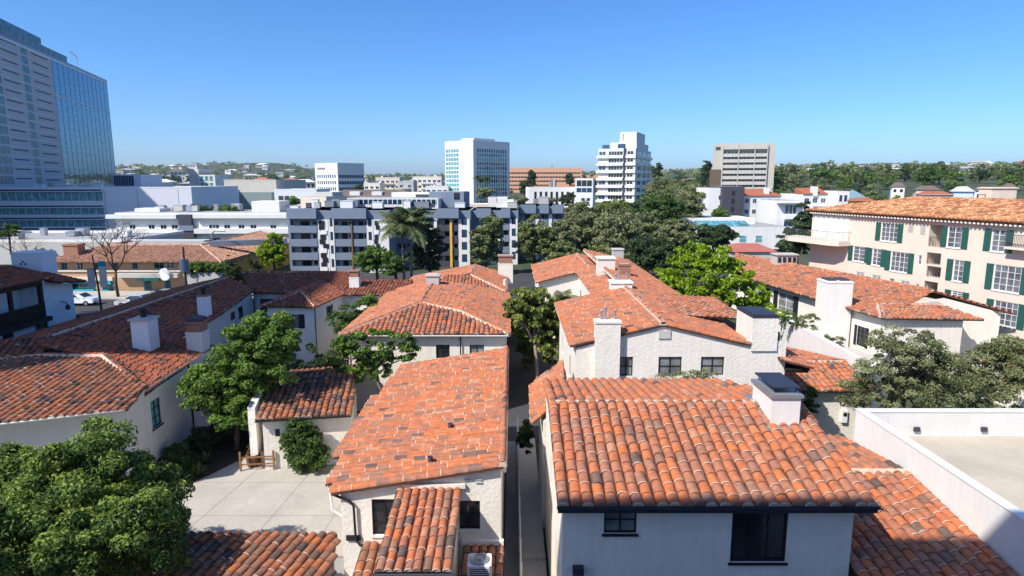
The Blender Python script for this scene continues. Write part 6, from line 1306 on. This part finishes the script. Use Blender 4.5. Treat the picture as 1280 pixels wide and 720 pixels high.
for i, (x, y, rx, rz, lab) in enumerate(((-20.1, 36.2, 0.8, 1.3, 'dark shrub at the foot of the shaded house wall under the lower wall window'), (-19.6, 38.2, 0.9, 1.6, 'tall dark shrub beside the black downpipe of the shaded house'), (-18.6, 40.2, 1.2, 1.9, 'dark shrub in the courtyard corner behind the downpipe'))):
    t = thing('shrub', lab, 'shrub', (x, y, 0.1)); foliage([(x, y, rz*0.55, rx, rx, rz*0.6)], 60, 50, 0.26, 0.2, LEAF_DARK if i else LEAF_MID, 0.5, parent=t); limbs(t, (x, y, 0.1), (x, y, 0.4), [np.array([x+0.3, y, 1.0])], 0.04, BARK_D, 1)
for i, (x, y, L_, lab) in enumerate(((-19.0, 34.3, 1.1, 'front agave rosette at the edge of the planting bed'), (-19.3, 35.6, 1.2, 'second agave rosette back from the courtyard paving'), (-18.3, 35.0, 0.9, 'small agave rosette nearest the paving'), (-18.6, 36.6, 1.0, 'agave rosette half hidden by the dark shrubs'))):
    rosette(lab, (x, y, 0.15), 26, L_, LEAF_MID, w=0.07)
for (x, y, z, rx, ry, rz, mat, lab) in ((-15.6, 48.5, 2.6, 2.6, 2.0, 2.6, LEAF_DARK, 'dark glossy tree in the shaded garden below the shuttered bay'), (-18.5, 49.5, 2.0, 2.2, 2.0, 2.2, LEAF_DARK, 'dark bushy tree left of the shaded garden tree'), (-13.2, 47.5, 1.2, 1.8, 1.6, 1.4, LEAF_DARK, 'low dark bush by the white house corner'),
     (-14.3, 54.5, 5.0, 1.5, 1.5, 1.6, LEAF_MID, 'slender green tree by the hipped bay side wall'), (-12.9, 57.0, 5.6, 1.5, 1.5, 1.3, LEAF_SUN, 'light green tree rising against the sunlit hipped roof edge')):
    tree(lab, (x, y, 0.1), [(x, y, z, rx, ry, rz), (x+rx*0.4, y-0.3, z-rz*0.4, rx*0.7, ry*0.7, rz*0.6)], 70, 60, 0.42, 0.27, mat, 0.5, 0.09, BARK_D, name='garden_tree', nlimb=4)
a = thing('garden_arbor', 'small dark garden arbor gate by the hipped bay wall', 'arbor', (-14.6, 52.8, 0))
m = MB(); m.box(-15.3, -15.2, 52.7, 52.9, 0, 2.4); m.box(-14.2, -14.1, 52.7, 52.9, 0, 2.4); m.build('post', BLACK, a); m = MB(); m.prism([(-15.6, 52.4), (-13.8, 52.4), (-13.8, 53.2), (-15.6, 53.2)], 2.4, 2.5); m.prism([(-15.1, 52.6), (-14.3, 52.6), (-14.3, 53.0), (-15.1, 53.0)], 2.5, 2.8); m.build('roof', BLACK, a)
tree('large leaved yellow green fig tree in the alley between the tiled houses', (2.0, 47.0, 0),
     [(1.6, 50.5, 6.9, 2.4, 2.2, 1.9), (2.6, 50.2, 5.0, 1.5, 1.7, 1.9), (0.6, 51.0, 6.0, 1.3, 1.5, 1.3), (2.9, 49.6, 3.4, 0.9, 1.2, 1.4), (3.9, 50.8, 6.4, 1.3, 1.6, 1.4), (3.6, 51, 4.6, 1.1, 1.4, 1.3), (0.9, 50.6, 7.6, 1.0, 1.2, 0.8)], 185, 38, 0.45, 0.46, LEAF_YEL, 0.6, 0.16, BARK, name='fig_tree', nlimb=10, tvar=0.3)
palm('small feathery palm between the gabled house and its rear wing', (4.3, 53.5, 0), 6.9, 18, 1.9, 0.1, mat=LEAF_OLIVE, crown_h=0.3)
t = thing('shrub', 'yellow green bush at the foot of the small palm', 'shrub', (4.8, 52, 0)); foliage([(4.6, 51.5, 5.6, 1.2, 1.2, 1.0), (4.9, 52, 4.4, 1.2, 1.2, 1.4)], 50, 45, 0.35, 0.28, LEAF_YEL, 0.5, parent=t); limbs(t, (4.8, 52, 0), (4.8, 52, 3), [np.array([4.6, 51.5, 5.6])], 0.08, BARK, 1)
tree('brilliant lime green tree glowing in the sun beside the long gabled roof', (18.5, 60, 0.5),
     [(18.3, 60, 8.2, 4.2, 3.6, 3.2), (20.6, 59.5, 6.6, 3.4, 3.0, 2.6), (15.6, 60.5, 7.0, 2.6, 2.6, 2.3), (17.8, 60, 10.0, 2.2, 2.2, 1.6), (22.8, 58.5, 5.2, 1.8, 2.0, 1.5)], 250, 62, 0.62, 0.42, LEAF_LIME, 0.55, 0.24, BARK, name='lime_tree', tvar=0.26, nlimb=10)
for i, (px, py, Y, lab) in enumerate(((965, 395, 52, 'lime green leafy bush under the dark shutters'), (990, 402, 50, 'spiky planter plant on the terrace wall'), (1012, 404, 49, 'small pale planter bush on the terrace wall'), (1045, 428, 46.5, 'sprawling planter shrub beside the french window'))):
    p = aty(px, py, Y); t = thing('planter_plant', lab, 'plant', (p[0], Y, 4.75)); foliage([(p[0], Y, p[2], 0.9 if i else 1.6, 0.7, 0.7)], 24, 30, 0.25, 0.22, (LEAF_LIME, LEAF_MID, LEAF_OLIVE, LEAF_OLIVE)[i], 0.4, parent=t)
for (x, y, bl, lab) in ((22.9, 36.5, [(22.6, 35.0, 6.0, 2.9, 2.0, 1.9), (20.4, 34.6, 5.2, 1.8, 1.6, 1.7), (24.8, 35.2, 5.2, 2.2, 1.8, 1.8), (22.0, 35, 7.9, 2.0, 1.6, 1.1), (24.0, 35.4, 7.3, 1.4, 1.3, 0.8)], 'spreading grey green olive tree behind the white parapet'),
                        (28.2, 36.8, [(27.8, 35.6, 5.7, 2.3, 2.0, 1.7), (30.0, 36, 6.4, 2.4, 2.0, 1.7), (26.8, 35, 4.8, 1.5, 1.4, 1.3), (29.0, 36, 7.4, 1.8, 1.6, 0.9)], 'second olive tree at the right edge behind the white parapet')):
    tree(lab, (x, y, 0), bl, 260, 105, 0.46, 0.21, LEAF_OLIVE, 0.34, 0.17, BARK, name='olive_tree', nlimb=12, holes=0.12, tvar=0.26)
tree('straggly olive toned bush rising in front of the gabled house windows', (9.6, 31.5, 3), [(8.9, 31.6, 7.1, 1.1, 0.8, 0.6), (10.3, 31.6, 7.0, 0.9, 0.8, 0.55), (7.9, 31.7, 6.8, 0.5, 0.6, 0.35)], 44, 34, 0.26, 0.19, LEAF_OLIVE, 0.35, 0.06, BARK, name='straggly_bush', cat='shrub', holes=0.2)
p = aty(1014, 512, 37.2); t = thing('climbing_plant', 'green creeper hanging beside the corner wing porch', 'plant', (p[0], 37.6, 1)); foliage([(p[0]+0.1, 37.5, p[2]+0.2, 0.45, 0.4, 1.2)], 30, 40, 0.2, 0.16, LEAF_MID, 0.5, parent=t)
t = thing('shrub', 'small green shrub growing at the alley corner by the lean to roof', 'shrub', (0.7, 33, 0.3)); foliage([(0.75, 34, 3.0, 0.4, 0.6, 1.2)], 26, 36, 0.25, 0.22, LEAF_MID, 0.5, parent=t)
for (x, y, z, r_, lab) in ((0.9, 62, 3.4, 1.1, 'leafy shrub closing the far end of the alley on its left side'), (1.9, 66, 4.2, 1.3, 'taller leafy shrub at the far end of the alley'), (1.2, 56, 2.6, 0.8, 'low leafy shrub along the alley behind the fig tree')):
    zb = gz(x, y); t = thing('shrub', lab, 'shrub', (x, y, zb)); foliage([(x, y, z, r_, r_, r_*1.3), (x+0.2, y, zb+1.0, r_*0.8, r_*0.8, 1.0)], 50, 50, 0.35, 0.28, LEAF_MID, 0.5, parent=t); limbs(t, (x, y, zb), (x, y, zb+0.6), [np.array([x+0.2, y, z]), np.array([x-0.3, y, z-0.4])], 0.07, BARK_D, 2)
# ------------------------------------------------------------------ middle distance trees
def mtree(label, px, py, rpx, rpy, Y, mat, ncl=90, per=55, extra=(), r0=0.25, leaf=0.5, name='tree', asp=0.5, group=None, holes=0.05, bark=BARK_D, crad=None):
    p = aty(px, py, Y); s = Y/F*1.0; rx, rz = rpx*s, rpy*s; zb = gz(p[0], Y)
    bl = [(p[0], Y, p[2], rx*0.8, rx*0.8, rz*0.85)]; rg = random.Random(int(px*7+py))
    for _ in range(4): bl.append((p[0]+rg.uniform(-0.55, 0.55)*rx, Y+rg.uniform(-0.4, 0.4)*rx, p[2]+rg.uniform(-0.5, 0.45)*rz, rx*rg.uniform(0.35, 0.55), rx*0.45, rz*rg.uniform(0.35, 0.5)))
    for (ex, ey, erx, ery) in extra:
        q = aty(ex, ey, Y); bl.append((q[0], Y, q[2], erx*s, erx*s, ery*s))
    return tree(label, (p[0], Y+0.5, zb), bl, ncl, per, crad or max(0.5, rx*0.17), leaf, mat, asp, r0, bark, name=name, group=group, holes=holes, nlimb=8, tvar=0.26)
mtree('bright green rounded tree left of the grey blue apartments', 341, 315, 21, 27, 92, LEAF_LIME, 150, 60, leaf=0.42)
mtree('broad green bushy tree in front of the recessed balconies', 470, 327, 34, 20, 88, LEAF_SUN, 180, 55, leaf=0.45)
mtree('low leafy tree between the palms and the bushy tree', 494, 332, 14, 14, 86, LEAF_MID, 70, 50, leaf=0.42)
mtree('dark broadleaf tree right of the palms', 536, 310, 29, 36, 96, LEAF_DARK, 170, 60)
mtree('dark green tree standing before the white post apartments', 607, 302, 25, 38, 102, LEAF_GREY, 200, 60)
mtree('dark green tree hiding the navy apartments', 668, 300, 30, 38, 106, LEAF_GREY, 200, 60)
for (px, py, ln) in ((502, 290, 0.6), (512, 286, -0.5)):
    Y = 91 if ln > 0 else 92; p = aty(px, py, Y); zb = gz(p[0], Y)
    palm('tall palm with ragged fronds, %s of the pair' % ('pale trunk curving left' if ln > 0 else 'straighter right hand one'), (p[0]+(0.2 if ln > 0 else 0.1), Y, zb), p[2]-zb, 18, 5.0, 0.2, (-0.3*ln, 0), crown_h=1.4)
for (px, py, rx, ry, Y, mat, lab) in ((733, 290, 34, 30, 118, LEAF_OLIVE, 'olive green spreading tree left of the stepped tower, nearest the alley end'), (700, 300, 22, 24, 112, LEAF_OLIVE, 'olive toned tree right of the navy apartments'), (804, 286, 28, 26, 132, LEAF_OLIVE, 'yellow olive tree between the two widest trees'), (850, 244, 26, 16, 210, LEAF_GREY, 'grey green tree high on the rise behind the yellow green crown'), (826, 240, 22, 20, 230, LEAF_OLIVE, 'olive tree high on the rise next to the stepped tower'), (900, 272, 12, 12, 150, LEAF_SUN, 'small bright tree in front of the white wing building'), (726, 268, 24, 16, 150, LEAF_OLIVE, 'yellowish tree top behind the nearest olive green tree'), (776, 292, 40, 34, 112, LEAF_OLIVE, 'wide olive tree in front of the stepped tower'), (768, 262, 26, 12, 170, LEAF_YEL, 'light green tree top at the foot of the stepped tower'),
     (824, 270, 34, 34, 140, LEAF_MID, 'tall mid green tree right of the stepped tower'), (858, 262, 32, 30, 150, LEAF_OLIVE, 'yellow green crowned tree left of the white wing building'), (812, 318, 34, 26, 98, LEAF_DARK, 'dark tree behind the long gabled roof'), (846, 296, 26, 24, 124, LEAF_OLIVE, 'olive green tree between the wide olive tree and the lime tree'), (892, 296, 24, 18, 104, LEAF_DARK, 'small dark layered tree just above the lime green tree'),
     (700, 318, 26, 18, 104, LEAF_GREY, 'low grey green tree at the end of the alley'), (748, 324, 26, 16, 96, LEAF_GREY, 'low grey tree behind the brick chimney')):
    mtree(lab, px, py, rx*1.12, ry*1.12, Y, mat, 200, 60, leaf=0.6)
mtree('dark conifer like tree rising before the white apartments', 1003, 272, 14, 20, 88, LEAF_DARK, 60, 50, extra=((1004, 258, 6, 8), (1000, 285, 18, 10)), name='conifer_tree')
mtree('dark spreading tree below the conifer like tree', 995, 304, 30, 20, 84, LEAF_DARK, 90, 55, leaf=0.42)
mtree('pale grey tree beside the peach apartments balcony', 1034, 285, 16, 14, 92, LEAF_OLIVE, 40, 40, leaf=0.4)
mtree('green tree behind the rounded balcony', 1030, 325, 12, 12, 80, LEAF_MID, 40, 40, leaf=0.35)
for (px, py, rx, ry, Y, mat, lab) in ((820, 218, 12, 16, 330, LEAF_DARK, 'dark tall tree directly right of the stepped tower'), (884, 214, 8, 22, 345, LEAF_DARK, 'dark tree against the left edge of the concrete tower'), (838, 236, 20, 14, 300, LEAF_MID, 'green tree on the rise right of the stepped tower'), (866, 238, 20, 16, 290, LEAF_GREY, 'grey green tree on the rise left of the concrete tower'),
     (606, 242, 16, 8, 200, LEAF_OLIVE, 'pale round tree in front of the white hotel tower'), (656, 235, 7, 14, 310, LEAF_DARK, 'dark tree left of the colonnade building'), (665, 224, 4, 14, 320, LEAF_DARK, 'slim dark cypress in front of the salmon offices'), (712, 225, 5, 8, 330, LEAF_DARK, 'small dark cypress right of the stair shafts'), (740, 232, 8, 14, 300, LEAF_MID, 'green tree between the glass topped house and the stepped tower'),
     (644, 250, 22, 6, 210, LEAF_OLIVE, 'low scrubby tree behind the navy apartments'), (710, 250, 10, 10, 205, LEAF_DARK, 'dark rounded tree below the colonnade building'), (684, 252, 14, 5, 215, LEAF_OLIVE, 'low olive shrub tree below the colonnade'), (262, 262, 22, 8, 160, LEAF_MID, 'rounded hedge tree behind the white apartments, left one'), (287, 262, 18, 7, 158, LEAF_SUN, 'lighter rounded hedge tree behind the white apartments, right one'), (186, 268, 22, 5, 158, LEAF_DARK, 'low dark trees showing over the white apartment roof'),
     (345, 256, 16, 6, 170, LEAF_SUN, 'clipped green tree in front of the dark bays'), (366, 252, 12, 5, 175, LEAF_SUN, 'small bright tree right of the clipped tree'), (450, 236, 5, 5, 330, LEAF_DARK, 'small dark tree right of the white office block'), (10, 290, 16, 12, 112, LEAF_MID, 'green shrub tree at the left edge before the office podium')):
    mtree(lab, px, py, rx, ry, Y, mat, 46, 40, leaf=max(0.5, Y/F*2.6), r0=0.2, crad=Y/F*3.2)
for (px, h) in ((599, 226), (607, 227)): 
    p = aty(px, h, 300); palm('distant small palm in front of the hotel tower, %s' % ('left of two' if px < 600 else 'right of two'), (p[0], 300, 5), p[2]-5, 12, 4.0, 0.25)
# far right wooded slope: trees one can still tell apart, then the mass behind
rgt = random.Random(21)
def far_tree(px, Y, rpx, mat, lab, grp, hmul=1.0):
    x = (px-640)/F*Y*CP; zb = gz(x, Y); r_ = rpx*Y/F; z = zb+r_*1.1*hmul
    t = thing('distant_tree', lab, 'tree', (x, Y, zb), 0, grp)
    foliage([(x, Y, z, r_, r_, r_*0.95*hmul), (x+r_*0.4, Y, z-r_*0.2, r_*0.6, r_*0.6, r_*0.6), (x-r_*0.3, Y, z-r_*0.5, r_*0.6, r_*0.6, r_*0.5)], 46, 30, r_*0.27, r_*0.17, mat, 0.7, parent=t)
    m = MB(); m.tube([(x, Y, zb-0.5), (x, Y, z)], r_*0.07, 5); m.build('trunk', BARK_D, t)
for i in range(105):
    px = rgt.uniform(968, 1300); Y = rgt.uniform(205, 640)
    far_tree(px, Y, rgt.uniform(8, 16)*(1 if Y < 400 else 0.7), rgt.choice([LEAF_MID, LEAF_DARK, LEAF_DARK, LEAF_GREY, LEAF_SUN, LEAF_OLIVE]), 'rounded tree on the wooded slope at the far right', 'trees on the far right slope')
for (px, lab) in ((970, 'tall ragged tree just right of the concrete tower'), (1262, 'tall layered tree breaking the skyline at the far right')): far_tree(px, 330, 11, LEAF_DARK, lab, None, 1.35)
for i in range(34):
    px = rgt.uniform(140, 400); Y = rgt.uniform(420, 900); far_tree(px, Y, rgt.uniform(4, 9), rgt.choice([LEAF_MID, LEAF_DARK, LEAF_GREY]), 'small tree among the far left hill houses', 'trees on the far left hills')
for i in range(16):
    px = rgt.uniform(430, 760); Y = rgt.uniform(400, 800); far_tree(px, Y, rgt.uniform(4, 8), rgt.choice([LEAF_MID, LEAF_DARK, LEAF_GREY]), 'small tree on the skyline behind the towers', 'trees behind the towers')
for (px, Y, r_, mat, lab) in ((850, 380, 12, LEAF_DARK, 'dark tree on the rise below the skyline house'), (872, 360, 12, LEAF_MID, 'mid green tree on the rise behind the white wing building'), (832, 400, 9, LEAF_MID, 'green tree on the rise between the towers'), (880, 410, 10, LEAF_DARK, 'dark tree on the skyline left of the concrete tower'), (826, 300, 14, LEAF_DARK, 'dark leafy tree right behind the stepped tower'),
    (1098, 185, 16, LEAF_MID, 'leafy green tree right of the yellow house'), (1122, 200, 17, LEAF_SUN, 'fresh green tree left of the cream red roofed house'), (1206, 215, 14, LEAF_DARK, 'dark tree between the pale blue house and the peach chimney'), (1270, 175, 16, LEAF_MID, 'green tree behind the right end of the orange roof'), (1230, 240, 13, LEAF_SUN, 'bright green tree above the peach chimney')): far_tree(px, Y, r_, mat, lab, None, 1.1)
mb = MB(); n = 2300; px = np.concatenate([RNG.uniform(960, 1330, int(n*0.62)), RNG.uniform(120, 960, n-int(n*0.62))]); Y = RNG.uniform(0, 1, n)**0.8*1500+480
Y = np.where(px < 960, Y+250, Y)
xs = (px-640)/F*Y*CP; zs = np.array([gz(x, y) for x, y in zip(xs, Y)]); rad = np.minimum(7, 3.0+Y/330)*RNG.uniform(0.6, 1.3, n)
C = np.stack([xs, Y, zs+rad*0.5], 1); per = 22; d = rnd_dirs(n*per).reshape(n, per, 3); d[..., 2] = np.abs(d[..., 2])
pos = (C[:, None]+d*rad[:, None, None]*RNG.uniform(0.6, 1, (n, per, 1))).reshape(-1, 3); nr = (d+RNG.normal(0, 0.4, d.shape)).reshape(-1, 3); nr /= np.linalg.norm(nr, axis=1, keepdims=True)
leaf_quads(mb, pos, nr, np.repeat(rad*0.55, per), np.repeat(rad*0.42, per), np.clip(np.repeat(RNG.uniform(0.1, 0.9, n), per)+RNG.normal(0, 0.15, n*per), 0, 1))
o = mb.build('woodland', LEAF_GREY, tint=True); tag(o, 'wooded slopes of the far hills between the small pale houses', 'woodland'); o['kind'] = 'stuff'
# ------------------------------------------------------------------ street things on the left
p = aty(147, 362, 81.5); bare_tree('bare leafless street tree with forking branches before the brick shops', (p[0], 81.5, 2.37), 9.6, 1.0, 0.2, BARK_D, seed=4, depth=5)
p = aty(22, 300, 96); bare_tree('pale bare tree at the left edge before the podium', (p[0], 96, 2.4), 7.0, 1.1, 0.13, BARK, seed=9, depth=5)
p = aty(140, 290, 120); bare_tree('small bare tree peeking over the brick shop roof', (p[0], 120, 3), 9.0, 1.2, 0.18, BARK, seed=14, depth=3)
def car(label, x, y, z, mat, rz):
    t = thing('parked_car', label, 'car', (x, y, z), rz, 'cars parked along the street'); m = MB(world=False)
    prof = [(-2.2,0.35),(-2.25,0.75),(-2.1,0.95),(-1.4,1.0),(-0.75,1.42),(0.55,1.45),(1.25,1.02),(2.05,0.85),(2.25,0.6),(2.2,0.35)]
    k = len(prof); v = []
    for (w_, ins) in ((-0.88, 0), (0.88, 0)):
        for (a, b) in prof: v.append((a, w_*(0.82 if b > 1.1 else 1), b))
    m.add(v, [tuple(range(k)), tuple(range(2*k-1, k-1, -1))]+[(i, k+i, k+(i+1)%k, (i+1)%k) for i in range(k)]); m.build('body', mat, t)
    g = MB(world=False)
    for sy in (-1, 1): g.add([(-1.25, sy*0.87, 1.03), (1.05, sy*0.87, 1.03), (0.5, sy*0.745, 1.37), (-0.7, sy*0.745, 1.37)], [(0,1,2,3)])
    g.add([(-1.36, -0.74, 1.06), (-1.36, 0.74, 1.06), (-0.8, 0.66, 1.41), (-0.8, -0.66, 1.41)], [(0,1,2,3)]); g.add([(1.2, -0.74, 1.08), (1.2, 0.74, 1.08), (0.62, 0.66, 1.43), (0.62, -0.66, 1.43)], [(0,1,2,3)])
    for i_ in range(1): pass
    g.V = [vv+np.array([0, 0, 0.012])*1 for vv in g.V]; g.build('windows', GLASS, t)
    for (a, sy) in ((-1.4, -1), (1.4, -1), (-1.4, 1), (1.4, 1)):
        q = MB(world=False); s_ = 16; y0, y1 = (0.7, 0.9) if sy > 0 else (-0.9, -0.7)
        q.add([(a+0.32*math.cos(2*math.pi*i/s_), yy, 0.32+0.32*math.sin(2*math.pi*i/s_)) for yy in (y0, y1) for i in range(s_)], [tuple(range(s_)), tuple(range(2*s_-1, s_-1, -1))]+[(i, (i+1)%s_, s_+(i+1)%s_, s_+i) for i in range(s_)]); w_ = q.build('wheel', BLACK, t)
        q = MB(world=False); yf = y0-0.006 if sy < 0 else y1+0.006; q.add([(a+0.19*math.cos(2*math.pi*i/s_), yf, 0.32+0.19*math.sin(2*math.pi*i/s_)) for i in range(s_)], [tuple(range(s_))]); q.build('rim', METAL, w_)
    for sy in (-0.6, 0.6): q = MB(world=False); q.box(2.2, 2.262, sy-0.18, sy+0.18, 0.6, 0.76); q.build('headlight', WHITEP, t)
CARW = glass_mat('car_white', (0.7, 0.71, 0.73), 0.25, 0.5); CARB = glass_mat('car_navy', (0.02, 0.035, 0.07), 0.2, 0.6)
p = atz(98, 381, 2.25); car('white parked saloon car beside the teal shopfront', p[0], p[1], 2.25, CARW, 0.06)
p = atz(172, 383, 2.25); car('white parked car right of the bare street tree', p[0], p[1], 2.25, CARW, math.pi+0.05)
p = atz(112, 407, 2.25); car('dark blue parked car beyond the brown roof ridge', p[0], p[1], 2.25, CARB, 0.3)
p = atz(197, 378, 2.25); car('dark parked car before the brick shop entrance', p[0]+0.5, p[1]+1.2, 2.25, CARB, 0.02)
t = thing('street_lamp', 'dark street lamp post with two hanging banners before the brick shops', 'street lamp', (atz(128, 396, 2.3)[0], atz(128, 396, 2.3)[1], 2.3)); X0, Y0 = t.location.x, t.location.y
m = MB(); m.tube([(X0, Y0, 2.3), (X0-0.1, Y0, 5.5), (X0-0.4, Y0, 9.2)], [0.14, 0.1, 0.07], 8); m.lathe((X0, Y0, 2.3), [(0.25, 0), (0.22, 0.5), (0.14, 0.6)], 8); m.build('pole', rough_mat('pole_green', (0.02, 0.05, 0.05), 0.6, 0.1), t)
m = MB(); m.box(X0-1.15, X0-0.35, Y0-0.03, Y0+0.03, 5.6, 7.6); m.build('banner', STUCCO_G, t); m = MB(); m.box(X0+0.15, X0+0.95, Y0-0.03, Y0+0.03, 5.6, 7.9); m.build('banner', STUCCO_P, t); m = MB(); m.box(X0+0.15, X0+0.95, Y0-0.032, Y0+0.032, 7.9, 8.5); m.build('banner_head', TEALP, t)
m = MB(); m.tube([(X0-1.2, Y0, 7.65), (X0+1.0, Y0, 7.65)], 0.04, 5); m.build('bracket', BLACK, t)
t = thing('signal_pole', 'dark green signal pole with a control box rising above the brown roof', 'signal pole', (xat(230, 76, 8), 76, 2.3)); X0, Y0 = t.location.x, 76
m = MB(); m.tube([(X0, Y0, 2.3), (X0, Y0, 9.4)], [0.16, 0.1], 8); m.build('pole', MATS['pole_green'], t); m = MB(); m.box(X0-0.45, X0+0.45, Y0-0.3, Y0+0.1, 6.4, 7.9); m.build('signal_box', GREYBLUE, t)
h = thing('hedge', 'clipped green hedge before the corner of the brick shops', 'hedge', (xat(238, 80, 4), 80, 2.3)); q0, q1 = xat(236, 80, 5), xat(277, 80, 5); foliage([(q0+(q1-q0)*f, 80, 6.2, 1.1, 0.9, 0.9) for f in np.linspace(0.05, 0.95, 7)], 130, 40, 0.4, 0.28, LEAF_SUN, 0.6, 'foliage', parent=h)
m = MB(); m.box(q0, q1, 79.6, 80.4, 2.3, 5.8); m.build('planter_wall', STUCCO_G, h)
h = thing('ivy', 'dark ivy over the corner of the yellow shop side wall', 'ivy', (xat(290, 86, 4), 86, 2.3)); foliage([(xat(286, 87, 5)+i*1.1, 86.5+i*2, 4.6, 1.2, 0.8, 2.0) for i in range(3)], 60, 40, 0.45, 0.34, LEAF_DARK, 0.6, 'foliage', parent=h)
t = thing('low_wall', 'low white wall at the street side of the brown roof', 'wall', (xat(170, 72, 4), 72, 2.2)); m = MB(); m.box(xat(163, 71, 4), xat(186, 71, 4), 70.8, 71.1, 2.2, 4.2); m.build('wall', STUCCO_W, t)
# ------------------------------------------------------------------ courtyard furniture
bp = atz(322, 587, 0.1)
t = thing('wooden_rack', 'open wooden rail rack standing in the courtyard shade', 'rack', (bp[0], bp[1], 0.05)); bx, by = bp[0], bp[1]
for sx in (-0.95, 0.95): m = MB(); m.box(bx+sx-0.05, bx+sx+0.05, by-0.04+0.12*sx, by+0.05+0.12*sx, 0.05, 1.25); m.build('post', WOOD, t)
for zz in (0.42, 0.85): m = MB(); m.prism([(bx-0.95, by-0.14), (bx+0.95, by+0.09), (bx+0.95, by+0.14), (bx-0.95, by-0.09)], zz, zz+0.07); m.build('rail', WOOD, t)
BASK = brick_mat('wicker', (0.2, 0.1, 0.05), (0.13, 0.06, 0.03), (0.05, 0.025, 0.015), 9.0)
for sx, lab in ((-0.5, 'round wicker basket with a hoop handle behind the wooden rack, left one'), (0.55, 'square wicker basket behind the wooden rack, right one')):
    b_ = thing('wicker_basket', lab, 'basket', (bx+sx, by+0.65, 0.05)); m = MB()
    if sx < 0: m.lathe((bx+sx, by+0.65, 0.06), [(0.34, 0), (0.42, 0.55), (0.4, 0.75), (0.34, 0.75), (0.3, 0.6)], 14)
    else: m.prism([(bx+sx-0.42, by+0.3), (bx+sx+0.42, by+0.4), (bx+sx+0.42, by+1.0), (bx+sx-0.42, by+0.95)], 0.06, 1.0)
    m.build('basket', BASK, b_)
    if sx < 0: m = MB(); m.tube([(bx+sx-0.38, by+0.65, 0.75), (bx+sx-0.2, by+0.65, 1.15), (bx+sx, by+0.65, 1.25), (bx+sx+0.2, by+0.65, 1.15), (bx+sx+0.38, by+0.65, 0.75)], 0.02, 6); m.build('handle', WOOD, b_)
    else: m = MB(); m.prism([(bx+sx-0.36, by+0.38), (bx+sx+0.36, by+0.46), (bx+sx+0.36, by+0.92), (bx+sx-0.36, by+0.88)], 1.003, 1.03); m.build('liner', BLACK, b_)
t = thing('wooden_gate', 'dark arched wooden gate in the shaded courtyard corner', 'gate', (-16.6, 41, 0)); m = MB(); m.box(-17.4, -15.9, 40.9, 41.0, 0.05, 2.3); m.build('leaf', WOOD, t); m = MB(); m.box(-17.6, -17.4, 40.85, 41.05, 0.05, 2.5); m.box(-15.9, -15.7, 40.85, 41.05, 0.05, 2.5); m.box(-17.6, -15.7, 40.85, 41.05, 2.5, 2.7); m.build('frame', WOOD_D, t)

# ------------------------------------------------------------------ air
m = MB(); m.box(-5600, 5600, -430, 6700, -3.5, 140); hz_ = bpy.data.materials.new('haze_air'); hz_.use_nodes = True; nt = hz_.node_tree
nt.nodes.remove(nt.nodes['Principled BSDF']); pv = nt.nodes.new('ShaderNodeVolumePrincipled'); pv.inputs['Color'].default_value = (0.75, 0.85, 1.0, 1); pv.inputs['Density'].default_value = 0.00007; pv.inputs['Anisotropy'].default_value = 0.2
nt.links.new(pv.outputs[0], nt.nodes['Material Output'].inputs['Volume']); o = m.build('haze', hz_); o['kind'] = 'stuff'; tag(o, 'thin blue haze that pales the far hills', 'haze')
